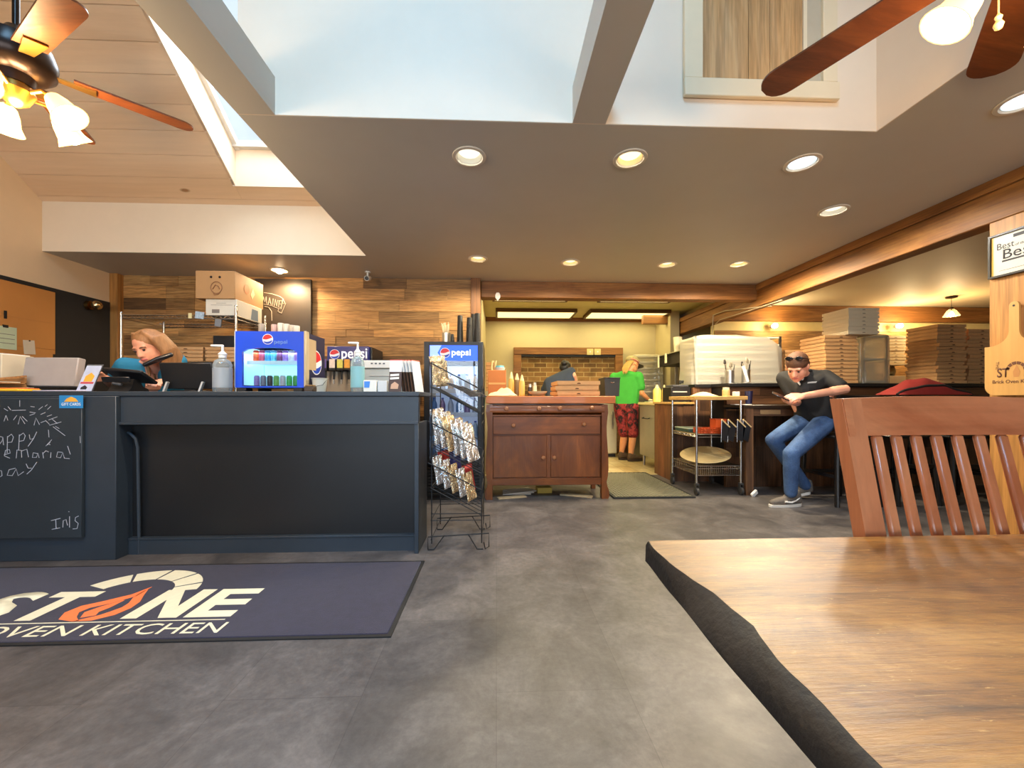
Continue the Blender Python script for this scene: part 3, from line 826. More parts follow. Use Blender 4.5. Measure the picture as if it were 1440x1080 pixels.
# acrylic flyer stand
t = thing('flyer_stand', 'slanted clear stand holding a printed flyer at the left of the till', 'flyer holder', place(119, 2.78))
pl = plane((-.055, 0, .0), (1, 0, 0), (.16, .25, 1))
flat(MB(), [(0, 0), (.098, 0), (.098, .185), (0, .185)], pl, .002).build('flyer', M('flyer_print', rgb(190, 200, 226), .5, var=.15, vscale=12), t)
flat(MB(), [(.02, .07), (.075, .07), (.08, .11), (.05, .135), (.022, .11)], pl @ Matrix.Translation((0, 0, .0022)), .0006).build('picture', M('print_orange', rgb(236, 170, 60), .6), t)
flat(MB(), [(.006, .055), (.09, .055), (.09, .068), (.006, .068)], pl @ Matrix.Translation((0, 0, .0022)), .0006).build('caption', M('print_red', rgb(190, 70, 80), .6), t)
flat(MB(), [(.022, .015), (.06, .015), (.062, .03), (.042, .045), (.022, .03)], pl @ Matrix.Translation((0, 0, .0022)), .0006).build('small_emblem', M('print_black', rgb(40, 40, 46), .6), t)
flat(MB(), [(-.004, 0), (.102, 0), (.102, .195), (-.004, .195)], pl @ Matrix.Translation((0, 0, -.003)), .0015).box(-.07, .075, -.03, .06, 0, .003).build('acrylic_holder', clear('acrylic', (.96, .97, 1, 1), haze=.06), t)

# paper trays, box file and books at the far left
t = thing('document_box', 'wide grey lidded document box at the far left of the counter', 'box', place(66, 2.95))
a = XY(28, 2.95) - t.location.x; c = XY(102, 2.95) - t.location.x; h = ZY(60, 503, 2.95) - CZ
MB().obox(((a + c) / 2, .05, .02 + h / 2), (c - a, .06, h - .035), (math.radians(-8), 0, .03), .006).build('body', M('grey_card', rgb(168, 158, 150), .7), t)
MB().box(a + .01, c + .0, -.0, .1, 0, .015, .003).build('base', M('grey_plastic2', rgb(60, 60, 64), .5), t)
t = thing('magazine_file', 'upright cream magazine file left of the grey document box', 'file holder', place(17, 3.05))
h = ZY(20, 500, 3.05) - CZ
MB().box(-.045, .045, -.1, .1, 0, h, .003).build('case', M('cream_card', rgb(216, 200, 170), .7), t)
MB().box(-.03, .03, -.085, .085, h, h + .008).build('papers', PAPER, t)
t = thing('desk_tray', 'open wooden desk tray with papers at the left frame edge', 'tray', place(-14, 2.8))
m_ = MB().box(-.1, .1, -.12, .12, 0, .012).box(-.1, .1, .11, .12, .012, .1).box(-.1, -.088, -.12, .11, .012, .1).beam((.094, -.12, .07), (.094, .12, .11), .012, .012).box(-.1, .1, -.12, .12, .055, .062)
m_.build('frame', wood('tray_wood', rgb(150, 104, 58), rgb(184, 134, 80), None, 'x', 6), t)
MB().box(-.08, .08, -.1, .1, .0625, .069).build('papers', PAPER, t)
t = tag(MB().box(-.12, .12, -.07, .07, 0, .016, .004).build('notebook', M('yellow_cover', rgb(232, 182, 40), .5)), 'yellow and orange notebook lying at the left frame edge of the counter', 'notebook', None, place(14, 2.74), .06)
MB().box(-.11, .115, -.06, .065, .0165, .023, .003).build('orange_cover', M('orange_cover', rgb(222, 110, 50), .5), t)
t = tag(MB().obox((0, 0, .004), (.24, .12, .007), (0, 0, 0), .002).build('paper_pad', M('lilac_paper', rgb(196, 186, 200), .7)), 'flat pad of pale papers before the grey document box', 'paper pad', None, place(86, 2.74), -.04)

# countertop drinks cooler
cx0, cx1 = XY(331, 2.82), XY(427, 2.82)
t = thing('countertop_cooler', 'small bright blue glass-door drinks cooler standing on the counter', 'drinks cooler', ((cx0 + cx1) / 2, 2.82, CZ + .0005))
W = (cx1 - cx0) / 2; HH = ZY(380, 466, 2.82) - CZ; DP = .34
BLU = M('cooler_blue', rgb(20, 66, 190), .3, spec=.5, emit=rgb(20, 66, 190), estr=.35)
NAVY = M('navy_panel', rgb(30, 34, 66), .4)
sh = MB().box(-W, -W + .012, .02, DP, .03, HH).box(W - .012, W, .02, DP, .03, HH).box(-W + .012, W - .012, .02, DP, HH - .015, HH).box(-W + .012, W - .012, DP - .012, DP, .03, HH - .015).box(-W + .012, W - .012, .02, DP - .012, .03, .045)
sh.build('cabinet', NAVY, t)
ins = MB().box(-W + .02, W - .02, DP - .03, DP - .02, .05, HH - .1)
ins.box(-W + .013, -W + .018, .03, DP - .03, .05, HH - .1).box(W - .018, W - .013, .03, DP - .03, .05, HH - .1)
ins.build('lit_liner', M('cooler_liner', rgb(200, 232, 240), .5, emit=rgb(150, 214, 236), estr=1.0), t)
# door frame with arched top
zs = HH - .115; fr = MB(); n = 12; x0, x1 = -W + .045, W - .045
fr.box(-W, x0, 0, .02, .03, HH).box(x1, W, 0, .02, .03, HH)
for k in range(n):
    u0, u1 = x0 + (x1 - x0) * k / n, x0 + (x1 - x0) * (k + 1) / n
    f_ = lambda u: zs - .028 + .03 * math.sqrt(max(0, 1 - ((u - (x0 + x1) / 2) / ((x1 - x0) / 2)) ** 2))
    fr.add([(u0, 0, f_(u0)), (u1, 0, f_(u1)), (u1, 0, HH), (u0, 0, HH), (u0, .02, f_(u0)), (u1, .02, f_(u1)), (u1, .02, HH), (u0, .02, HH)], [(0, 1, 2, 3), (7, 6, 5, 4), (0, 4, 5, 1), (3, 2, 6, 7)])
fr.box(x0, x1, 0, .02, .03, .04)
d_ = fr.build('door', BLU, t)
MB().box(W, W + .016, .0, .05, .02, HH + .004, .003).build('side_trim', M('beige_trim', rgb(190, 172, 138), .5), t)
MB().box(-W - .008, -W, .0, .03, .03, HH, .002).build('side_trim', M('pale_trim', rgb(186, 190, 196), .5), t)
fp = plane((0, -.0005, 0), (1, 0, 0), (0, 0, 1))
soda_logo(t, fp @ Matrix.Translation((-.012, HH - .055, 0)), .034)
text('pepsi', M('print_pale_blue', rgb(110, 150, 220), .5), t, 'lettering', (.03, .12, HH - .095, HH - .06), fp, .0008, off=.01)
MB().box(x0, x1, .06, DP - .03, .205, .213).box(x0, x1, .055, .06, .195, .22).build('shelf', M('shelf_white', rgb(214, 236, 240), .4, emit=rgb(150, 214, 236), estr=.4), t)
[MB().box(a_, a_ + .06, c_, c_ + .08, 0, .028, .004).build('foot', BLKM, t) for a_ in (-W + .01, W - .07) for c_ in (0, .24)]
MB().box(x0, x1, .004, .008, .04, zs - .02).build('glass', clear('cooler_glass', (.97, .99, 1, 1), refl=.05), t)
lg = plane((W + .0005 + .0, .19, .22), (0, 1, 0), (0, 0, 1))
soda_logo(t, lg, .085)
o = MB(); flat(o, [(-.14, -.11), (-.03, -.11), (-.03, .11), (-.14, .11)], lg @ Matrix.Translation((.02, .05, .004)), .001).build('taped_paper', M('tan_paper', rgb(186, 160, 124), .75), t)
area('cooler_light', (t.location.x, 2.82 + .1, CZ + HH - .14), (0, 0, 0), W * 1.6, .1, 1.6, (.7, .93, 1))
cooler_t = t
# cans
def can_proto(name, col, loc, label, cat='can', group=None, r=.021, h=.088, emit=0):
    t = thing(name, label, cat, loc, 0, group)
    MB().lathe([(r * .8, 0), (r, .006), (r, h - .012), (r * .8, h - .002)], 16).build('can_wall', col, t)
    MB().lathe([(r * .8, h - .002), (r * .82, h), (r * .7, h - .001), (0, h - .002)], 16).build('lid', CHROME, t)
    return t
def ccol(name, a, b_):
    return M(name, a, .35, var=.3, vscale=30, emit=b_, estr=.12)
row1 = [('orange and red', rgb(228, 96, 50)), ('pink and plum', rgb(190, 80, 110)), ('light blue', rgb(60, 150, 200)), ('aqua', rgb(80, 180, 210)), ('dark plum', rgb(110, 60, 110)), ('violet', rgb(140, 110, 190)), ('white and black', rgb(190, 196, 206)), ('blue and pink', rgb(150, 110, 190))]
zc = CZ + .214
for k, (nm, c_) in enumerate(row1):
    u = x0 + .045 + (x1 - x0 - .085) * k / (len(row1) - 1)
    can_proto('soda_can', ccol('can_a%d' % k, c_, c_), (cooler_t.location.x + u, 2.82 + .085, zc), '%s soda can, number %d from the left on the lit cooler\'s upper shelf' % (nm, k + 1), 'can', 'cans in the blue cooler', h=.084, r=.019)
row2 = [('lilac', rgb(150, 130, 200)), ('grey', rgb(120, 130, 150)), ('black', rgb(40, 50, 60)), ('lime green', rgb(110, 190, 90)), ('white', rgb(200, 200, 204)), ('bright green', rgb(50, 190, 90)), ('deep green', rgb(60, 170, 70))]
for k, (nm, c_) in enumerate(row2):
    u = x0 + .05 + (x1 - x0 - .1) * k / (len(row2) - 1)
    can_proto('soda_can', ccol('can_b%d' % k, c_, c_), (cooler_t.location.x + u, 2.82 + .085, CZ + .0465), '%s soda can, number %d from the left on the lit cooler\'s floor' % (nm, k + 1), 'can', 'cans in the blue cooler', h=.072, r=.019)
ztop = CZ + HH + .001
for k, (px, hgt, nm) in enumerate([(368, .075, 'single clear jar at the left'), (386, .07, 'pinkish cup beside the tall white cups'), (395, .08, 'tallest white cup'), (403, .074, 'white cup third from the left of the group'), (411, .066, 'speckled white cup'), (417, .062, 'small white cup at the right end')]):
    Y = 2.95; x = XY(px, Y)
    t = thing('cup', nm + ' on top of the blue cooler', 'cup', (x, Y, ztop), 0, 'cups on top of the blue cooler')
    MB().lathe([(.017, 0), (.021, hgt * .2), (.022, hgt - .006), (.019, hgt), (.016, hgt - .003), (.0, hgt - .004)], 16).build('cup_wall', M(['jar_grey', 'cup_pink', 'cup_white', 'cup_white', 'cup_speckle', 'cup_white'][k], [rgb(150, 140, 126), rgb(196, 160, 150), rgb(214, 206, 192), rgb(214, 206, 192), rgb(190, 180, 164), rgb(214, 206, 192)][k], .4, var=.3 if k == 4 else .05, vscale=90), t)

# white bucket, gift-card stand, document printer, menus
t = thing('bucket', 'small dented white bucket with a wire handle right of the blue cooler', 'bucket', place(449.5, 2.9))
h = ZY(449, 532, 2.9) - CZ
MB().lathe([(.040, 0), (.052, h - .006), (.056, h - .004), (.056, h), (.050, h), (.038, .004), (.0, .004)], 22).build('pail', M('bucket_white', rgb(196, 194, 182), .45, var=.08), t)
MB().tube([(-.05, 0, h - .01), (-.04, -.045, h * .55), (0, -.06, h * .4), (.04, -.045, h * .5), (.05, 0, h - .01)], .0018, 6).build('wire_handle', BLKM, t)
t = thing('coin_tray', 'small dark box between the blue cooler and the white bucket', 'box', place(436.5, 2.72))
MB().box(-.03, .03, -.03, .03, 0, .035, .004).build('tray', M('dark_brown', rgb(66, 50, 36), .5), t)
MB().box(-.026, .026, -.026, .026, .035, .045, .004).build('contents', M('brown_contents', rgb(130, 96, 50), .6), t)
t = thing('card_display', 'white cardboard card display with blue print in front of the grey printer', 'card display', place(528, 2.75))
a, c = XY(513, 2.75) - t.location.x, XY(545, 2.75) - t.location.x; h = ZY(520, 535, 2.75) - CZ
MB().box(a, (a + c) / 2 + .01, -.03, .02, 0, h, .002).build('card_box', PAPER, t)
MB().box((a + c) / 2 + .014, c, -.02, .03, 0, h * .96, .002).build('card_stack', M('pale_grey_card', rgb(200, 200, 196), .7), t)
flat(MB(), [(a + .006, h * .35), (a + .04, h * .35), (a + .045, h * .9), (a + .006, h * .9)], plane((0, -.0305, 0), (1, 0, 0), (0, 0, 1)), .0008).build('blue_print', M('print_blue', rgb(60, 130, 210), .5), t)
t = thing('document_printer', 'boxy grey office printer behind the menus and the card display', 'printer', place(533, 3.05))
a, c = XY(509, 3.05) - t.location.x, XY(566, 3.05) - t.location.x; h = ZY(530, 507, 3.05) - CZ
MB().box(a, c, .0, .26, 0, h * .75, .006).build('housing', M('printer_grey', rgb(160, 160, 152), .5), t)
MB().box(a, c, -.012, .24, h * .75 + .0005, h, .006).build('control_panel', M('printer_pale', rgb(206, 200, 190), .5), t)
MB().box(a + .06, c - .08, -.006, .0, h * .52, h * .54).build('paper_slot', M('slot_line', rgb(190, 180, 170), .5), t)
for k in range(4): MB().box(a + .07 + .03 * k, a + .085 + .03 * k, -.015, -.012, h * .88, h * .92).build('button', M('grey_plastic', rgb(70, 72, 76), .4), t)
# folded menus standing in a row
MENB = M('menu_brown', rgb(66, 44, 34), .5); MENW = M('menu_white', rgb(216, 214, 210), .5); MENR = M('menu_red', rgb(206, 90, 80), .5)
Yb = 2.74
ranks = ['leftmost, showing bold white words', 'second from the left', 'third from the left', 'fourth from the left', 'fifth from the left', 'rightmost, leaning out']
for k in range(6):
    px = 552 + [0, 19, 23.5, 28, 32.5, 37][k]
    p = place(px, Yb + (.055 if k else 0))
    t = thing('folded_menu', 'brown and white folded menu on the counter end, ' + ranks[k], 'menu', p, 0, 'menus at the end of the counter')
    rz = [.0, 1.2, 1.2, 1.2, 1.2, 1.2][k]; ln = [.0, .08, .05, .03, .0, .02][k]
    hm = .225
    T = Matrix.Rotation(rz, 4, 'Z') @ Matrix.Rotation(-.16, 4, 'X')
    w2 = [.042, .05, .05, .05, .05, .05][k]
    MB().box(-w2 + .015, w2 + .015, 0, .006, 0, hm * .62, M4=T).build('lower_cover', MENB if k < 5 else MENW, t)
    MB().box(-w2 + .015, w2 + .015, 0, .006, hm * .62, hm * .97, M4=T).build('upper_cover', MENW, t)
    MB().box(-w2 + .015, w2 + .015, 0, .006, hm * .97, hm, M4=T).build('top_edge', MENR, t)
    if k == 0:
        fp = T @ plane((0, -.0005, 0), (1, 0, 0), (0, 0, 1))
        [flat(MB(), [(-.02, z_), (.04, z_ + .004), (.04, z_ + .018), (-.02, z_ + .014)], fp, .0006).build('printed_bar', PAPER, t) for z_ in (.085, .108)]
        flat(MB(), [(-.015, .02), (.035, .02), (.04, .05), (.012, .07), (-.012, .05)], fp, .0006).build('round_emblem', M('print_tan', rgb(190, 150, 120), .6), t)
# ================================================================= behind the counter
ORD = ['topmost', 'second from the top', 'third from the top', 'fourth from the top', 'fifth from the top', 'sixth from the top', 'seventh from the top', 'eighth from the top', 'ninth from the top', 'tenth from the top',
       'eleventh from the top', 'twelfth from the top', 'thirteenth from the top', 'fourteenth from the top', 'fifteenth from the top', 'sixteenth from the top', 'seventeenth from the top', 'eighteenth from the top', 'nineteenth from the top', 'twentieth from the top']
KRAFT = M('pizza_box_kraft', rgb(198, 152, 102), .75, var=.08, vscale=14)
KRAFTD = M('pizza_box_slot', rgb(84, 56, 34), .9)
WBOX = M('pizza_box_white', rgb(246, 236, 206), .65, var=.03)
WBOXD = M('pizza_box_white_slot', rgb(170, 160, 136), .8)
PROTO = {}
def pizza_box(kind, s, h, loc, rz, label, group):
    """flat folded-lid box: tray, lid with a lip, thumb notch"""
    key = (kind, s, h)
    if key not in PROTO:
        t = thing('pizza_box', label, 'pizza box', loc, rz, group)
        a, b_ = (KRAFT, KRAFTD) if kind == 'k' else (WBOX, WBOXD)
        MB().box(-s / 2 + .009, s / 2 - .009, -s / 2 + .009, s / 2 - .009, 0, h * .84).build('tray', a, t)
        MB().box(-s / 2, s / 2, -s / 2, s / 2, h * .84, h * .95).box(-s / 2, s / 2, -s / 2 - .0, -s / 2 + .0028, h * .22, h * .84).box(-s / 2, -s / 2 + .0028, -s / 2 + .003, s / 2, h * .22, h * .84).build('lid', a, t)
        m_ = MB()
        m_.prism([(-.022, h * .34), (.022, h * .34), (.012, h * .58), (-.012, h * .58)], 'y', -s / 2 - .0012, -s / 2 + .001)
        m_.build('thumb_notch', b_, t)
        PROTO[key] = t; return t
    return dup(PROTO[key], loc, rz, label, group)
def stack(kind, s, h, n, base, rz, where, group, jit=.008, rj=.03):
    for k in range(n):
        o = n - 1 - k
        pizza_box(kind, s, h, (base[0] + R.uniform(-jit, jit), base[1] + R.uniform(-jit, jit), base[2] + k * h), rz + R.uniform(-rj, rj),
                  '%s pizza box, %s in %s' % ('brown' if kind == 'k' else 'white', ORD[o], where), group)

# wire shelving with big cartons
sx0, sx1, sy0, sy1 = -3.52, -2.47, 3.88, 4.36
t = thing('wire_shelf_unit', 'chrome wire shelving unit behind the woman, carrying the cartons', 'shelf', (sx0, sy0, 0)); W, DP = sx1 - sx0, sy1 - sy0
m_ = MB()
for a, c in ((0, 0), (W, 0), (0, DP), (W, DP)): MB().cyl((a, c, 0), (a, c, 1.9 if a else 1.83), .0125).ell((a, c, 1.9 if a else 1.83), .014, 10).build('post', CHROME, t)
for z in (.35, .9, 1.37, 1.81):
    m_ = MB()
    for c in (.0, DP):
        m_.cyl((0, c, z), (W, c, z), .005, n=6).cyl((0, c, z - .03), (W, c, z - .03), .005, n=6)
        pts = []
        for k in range(27): pts.append((W * k / 26, c, z - (.03 if k % 2 else 0)))
        m_.tube(pts, .003, 5)
    for a in (0, W): m_.cyl((a, 0, z), (a, DP, z), .005, n=6).cyl((a, 0, z - .03), (a, DP, z - .03), .005, n=6)
    for k in range(1, 30): m_.cyl((W * k / 30, 0, z + .004), (W * k / 30, DP, z + .004), .0025, n=4, caps=False)
    m_.build('wire_shelf', CHROME, t)
MB().box(W * .59, W * .59 + .03, -.012, -.006, 1.78, 1.83).build('price_tag', M('tag_yellow', rgb(222, 206, 150), .6), t)
MB().obox((W * .69, -.012, 1.81), (.075, .006, .065), (0, .1, .1)).build('label_holder', M('tag_blue', rgb(160, 176, 186), .5, var=.4, vscale=60), t)
MB().obox((W - .16, -.004, 1.74), (.05, .02, .07), (0, .1, .3)).build('wrapped_tag', M('grey_plastic3', rgb(90, 92, 96), .3), t)
# white carton
t = thing('carton', 'white printed carton on the wire shelf, carrying the big brown carton', 'carton', (-2.63, 4.12, 1.8175))
bx = MB().box(-.145, .145, -.205, .205, 0, .158, .003); bx.build('body', M('white_carton', rgb(214, 204, 184), .7), t)
pl = plane((-.145, -.2056, 0), (1, 0, 0), (0, 0, 1))
MBp = MB(); flat(MBp, [(.06, .025), (.13, .025), (.13, .06), (.06, .06)], pl, .0008); MBp.build('printed_panel', M('print_grey', rgb(120, 112, 104), .7), t)
mb = MB(); flat(mb, [(.05, .1), (.25, .1), (.25, .103), (.05, .103)], pl, .0006); flat(mb, [(.1, .118), (.19, .118), (.19, .121), (.1, .121)], pl, .0006); mb.build('printed_lines', MATS['print_grey'], t)
pr = plane((.1455, -.205, 0), (0, 1, 0), (0, 0, 1)); mb = MB(); flat(mb, [(.22, .01), (.34, .01), (.34, .12), (.24, .12)], pr, .0008); mb.build('blue_print', M('print_slate', rgb(110, 122, 132), .7), t)
# brown carton
t = thing('carton', 'big brown cardboard carton with two punched holes, on top of the white carton', 'carton', (-2.675, 4.13, 1.9765))
MB().box(-.183, .183, -.23, .23, 0, .265, .003).build('body', CARD, t)
pl = plane((-.183, -.2308, 0), (1, 0, 0), (0, 0, 1))
mb = MB()
for cxp in (.145, .225): flat(mb, [(cxp + .012 * math.cos(2 * PI * k / 12), .205 + .012 * math.sin(2 * PI * k / 12)) for k in range(12)], pl, .0008)
mb.build('punched_hole', M('hole_dark', rgb(30, 22, 16), .9), t)
mb = MB(); pp_ = [(.195 + .052 * math.cos(2 * PI * k / 20), .105 + .056 * math.sin(2 * PI * k / 20)) for k in range(20)]
mb.tube([pl @ Vector((a, c, .001)) for a, c in pp_], .004, 5, closed=True); mb.tube([pl @ Vector((a, c, .001)) for a, c in [(.16, .09), (.185, .13), (.21, .12), (.225, .09)]], .005, 5); mb.tube([pl @ Vector((a, c, .001)) for a, c in [(.16, .07), (.175, .035), (.21, .04), (.23, .06)]], .004, 5)
mb.build('printed_round_mark', M('print_brown', rgb(140, 96, 60), .8), t)
pr = plane((.1838, -.23, 0), (0, 1, 0), (0, 0, 1)); mb = MB(); flat(mb, [(.24, .10), (.27, .06), (.31, .12), (.28, .17)], pr, .0008); mb.build('sticker', M('sticker_pale', rgb(224, 190, 140), .6), t)
mb = MB(); flat(mb, [(.18 + .045 * math.cos(2 * PI * k / 14), .14 + .05 * math.sin(2 * PI * k / 14)) for k in range(14)], pr, .0006); mb.build('side_print', M('print_orange_brown', rgb(190, 110, 56), .7), t)

stack('k', .33, .036, 4, (-2.99, 4.12, 1.379), 0, 'the left pile on the wire shelf', 'pizza boxes on the wire shelf', .004, .01)
stack('k', .33, .036, 4, (-2.64, 4.12, 1.379), 0, 'the right pile on the wire shelf', 'pizza boxes on the wire shelf', .004, .01)
t = tag(MB().box(-.12, .12, -.1, .1, 0, .12, .004).build('dark_crate', BLKM), 'dark square crate between the shelf levels, under the white carton', 'crate', None, (-2.66, 4.12, 1.5235))
# crate rests on the right pile
# chalk sign on the wall
x0, x1 = XY(370, 4.68), XY(437, 4.68); z0, z1 = 1.25, ZY(400, 392, 4.68)
t = thing('wall_chalk_sign', 'tall dark wall chalkboard with a chalk ribbon reading MAINE', 'chalkboard', ((x0 + x1) / 2, 4.70, z0))
MB().box(x0 - t.location.x - .1, x1 - t.location.x, -.012, .012, 0, z1 - z0, .003).build('board', M('brown_chalkboard', rgb(64, 54, 44), .5, var=.1, vscale=3), t)
pl = plane(-Vector(t.location) + Vector((0, 4.686, 0)), (1, 0, 0), (0, 0, 1))
q = lambda a, b_: atY(160 + a / 4.5, 360 + b_ / 4.5, 4.684) - Vector(t.location)
mb = MB()
for L in [[(950, 232), (1000, 240), (1050, 256), (1070, 270), (1058, 335), (1040, 332), (1000, 315), (950, 305)], [(1062, 300), (1088, 300), (1076, 330), (1062, 362), (1038, 350), (1046, 330)], [(955, 320), (980, 326), (998, 350), (1000, 410)], [(1070, 270), (1085, 302)]]:
    mb.tube([q(*p_) for p_ in L], .0042, 6)
CH2 = M('chalk_dim', rgb(150, 140, 124), .9); mb.build('chalk_ribbon', CH2, t)
mb = MB()
for L in [[(940, 300), (948, 258), (956, 290), (964, 258), (968, 302)], [(976, 306), (986, 264), (996, 310)], [(980, 292), (994, 294)], [(1008, 270), (1004, 312)], [(1016, 316), (1022, 274), (1032, 320), (1038, 280)], [(1062, 284), (1048, 282), (1042, 324), (1058, 326)], [(1046, 304), (1056, 304)]]:
    mb.tube([q(*p_) for p_ in L], .0042, 6)
mb.build('chalk_lettering', CH2, t)

# things on the left wall
def onwall(px, py): return atX(px, py, -4.346)
a, c = onwall(-40, 390), onwall(77, 408)
t = thing('cardboard_sheet', 'large flattened cardboard sheet pinned to the black wall at the left', 'cardboard', (-4.346, 3.6, 1.4))
MB().box(.0005, .006, -.6, onwall(77, 410).y - 3.6, .06, .67, .002).build('upper_sheet', M('cardboard_orange', rgb(190, 128, 62), .75, var=.05, vscale=3), t)
MB().box(.0065, .012, -.6, onwall(76, 500).y - 3.62, .0, .10, .002).box(.0065, .011, -.6, onwall(76, 470).y - 3.6, .10, .36, .002).build('lower_flap', MATS['cardboard_orange'], t)
MB().box(.012, .016, .08, .10, .33, .40).build('clip', BLKM, t); MB().box(.012, .016, .07, .11, .25, .275).build('clip', BLKM, t)
t2 = thing('posted_note', 'pale green posted note on the cardboard at the left frame edge', 'note', (-4.332, atX(9, 480, -4.332).y, atX(9, 491, -4.332).z)); MB().box(-.0015, .0015, -.1, .075, 0, .2).build('sheet', M('note_green', rgb(196, 206, 170), .7), t2); MB().box(.0016, .0022, -.08, .06, .05, .055).box(.0016, .0022, -.08, .06, .09, .095).box(.0016, .0022, -.08, .06, .13, .135).build('printed_lines', MATS['print_grey'], t2)
t2 = thing('posted_note', 'small cream note pinned low on the cardboard sheet', 'note', (-4.332, onwall(39, 490).y, 1.44)); MB().obox((0, 0, .06), (.003, .09, .13), (.08, 0, 0)).build('sheet', M('note_cream', rgb(214, 198, 170), .7), t2); MB().cyl((.0015, 0, .12), (.006, 0, .12), .006).build('pin', BLKM, t2)
p = atX(172, 432, -4.30)
t = thing('wall_sconce', 'small round brass lamp knob at the end of the black wall', 'wall lamp', (-4.262, 4.42, 2.02))
MB().cyl((-.085, 0, 0), (-.05, 0, 0), .05, .045, 18).cyl((-.05, 0, 0), (-.02, 0, 0), .015).build('base', M('brass', rgb(150, 110, 60), .3, metal=1), t)
MB().ell((0, 0, 0), .048, 18).build('globe', M('brass_bright', rgb(220, 190, 140), .18, metal=1), t)
# back counter and soda fountain
t = thing('back_counter', 'dark back counter along the board wall carrying the soda fountain', 'counter', (-1.7, 4.4, 0))
MB().box(-.68, .72, -.28, .28, 0, .9, .004).build('cabinet', BLKM, t); MB().box(-.70, .73, -.3, .29, .901, .94, .004).build('worktop', DARK, t)
fx = (XY(453, 4.2), XY(521, 4.2)); FX = (fx[0] + fx[1]) / 2; FW = (fx[1] - fx[0]) / 2
t = thing('soda_fountain', 'soda fountain dispenser with a lit navy sign and four valves', 'drinks dispenser', (FX, 4.2, .9405))
z = lambda py: ZY(490, py, 4.2) - .9405
MB().box(-FW + .03, FW, .05, .45, 0, z(487), .004).build('cabinet', BLK, t)
MB().box(-FW + .03, FW - .02, .035, .05, 0, z(522), .003).build('steel_back', M('fountain_steel', rgb(170, 158, 140), .4, metal=.6), t)
MB().box(-FW + .05, FW - .02, .0, .05, z(511), z(487), .004).build('sign', M('sign_navy', rgb(26, 32, 92), .35, emit=rgb(40, 60, 170), estr=.15), t)
fp = plane((0, -.0008, 0), (1, 0, 0), (0, 0, 1))
soda_logo(t, fp @ Matrix.Translation((-FW * .48, (z(487) + z(511)) / 2 + .005, 0)), .048)
text('pepsi', M('sign_letter_white', rgb(244, 244, 250), .5, emit=(1, 1, 1, 1), estr=.5), t, 'lettering', (-FW * .2, FW * .86, z(509), z(490)), fp, .001, off=.012)
lg = plane((-FW + .0292, .25, z(505)), (0, -1, 0), (0, 0, 1)); soda_logo(t, lg, .08)
for k, (px, col) in enumerate([(455, rgb(90, 70, 130)), (467, rgb(220, 196, 176)), (478, rgb(206, 196, 90)), (488, rgb(214, 150, 60))]):
    u = XY(px, 4.1) - FX
    v_ = MB().box(u - .035, u + .035, -.1, .0, z(522), z(508), .004).cyl((u, -.05, z(534)), (u, -.05, z(522)), .012, n=10)
    vo = v_.build('valve', BLK, t)
    flat(MB(), [(u - .028, z(518.5)), (u + .028, z(518.5)), (u + .028, z(506.5)), (u - .028, z(506.5))], plane((0, -.1012, 0), (1, 0, 0), (0, 0, 1)), .001).build('brand_plate', M('plate%d' % k, col, .4, var=.2, vscale=40, emit=col, estr=.25), vo)
    MB().box(u - .006, u + .006, -.06, -.045, z(540), z(534)).build('lever', CHROME, vo)

# ---------------- upright drinks cooler
CY = 4.0
x0, x1 = XY(596, CY), XY(679.5, CY)
UX = (x0 + x1) / 2; W = (x1 - x0) / 2; TOP = ZY(640, 480.5, CY)
t = thing('upright_cooler', 'tall black glass-door drinks cooler with a lit blue header, behind the chip rack', 'drinks cooler', (UX, CY, 0)); uc = t
MB().box(-W, -W + .035, .05, .6, .04, TOP).box(W - .035, W, .05, .6, .04, TOP).box(-W + .035, W - .035, .56, .6, .04, TOP).box(-W + .035, W - .035, .05, .56, TOP - .04, TOP).box(-W + .035, W - .035, .05, .56, .04, .36).build('cabinet', BLK, t)
MB().box(-W + .036, W - .036, .548, .558, .36, TOP - .2).build('lit_liner', M('liner_white', rgb(206, 216, 230), .5, emit=rgb(190, 208, 240), estr=.35), t)
fr = MB(); zs0, zs1 = .40, TOP - .035
fr.box(-W, -W + .055, 0, .045, zs0 - .03, TOP, .004).box(W - .055, W, 0, .045, zs0 - .03, TOP, .004).box(-W + .055, W - .055, 0, .045, TOP - .035, TOP).box(-W + .055, W - .055, 0, .045, zs0 - .03, zs0)
dr = fr.build('door_frame', BLK, t)
MB().box(W - .02, W - .006, -.03, 0, .75, 1.15, .004).build('handle', BLKM, dr)
hz0 = ZY(640, 507, CY); hz1 = TOP - .035
MB().box(-W + .056, W - .056, .004, .04, hz0, hz1).build('lit_header', M('header_blue', rgb(30, 80, 210), .35, emit=rgb(36, 92, 235), estr=1.1), t)
fp = plane((0, .0032, 0), (1, 0, 0), (0, 0, 1)); hm = (hz0 + hz1) / 2
flat(MB(), [(-W + .06, hz0 + .002), (-.1, hz0 + .002), (-.16, hm), (-.12, hz1 - .002), (-W + .06, hz1 - .002)], fp, .0006).build('header_swirl', M('header_pale', rgb(150, 180, 235), .4, emit=rgb(130, 165, 235), estr=.9), t)
soda_logo(t, fp @ Matrix.Translation((-.085, hm, .0008)), .047)
text('pepsi', M('header_white', rgb(250, 250, 255), .4, emit=(1, 1, 1, 1), estr=1.2), t, 'lettering', (-.02, .17, hm - .045, hm + .035), fp, .001, off=.014)
MB().box(-W + .056, W - .056, .018, .024, zs0, hz0 - .002).build('glass', clear('door_glass', (.95, .97, 1, 1)), t)
for z_ in (.62, .86, 1.10):
    MB().box(-W + .037, W - .037, .07, .54, z_, z_ + .008).box(-W + .037, W - .037, .062, .07, z_ - .02, z_ + .025).build('shelf', M('cooler_shelf', rgb(200, 204, 212), .4), t)
gr = MB()
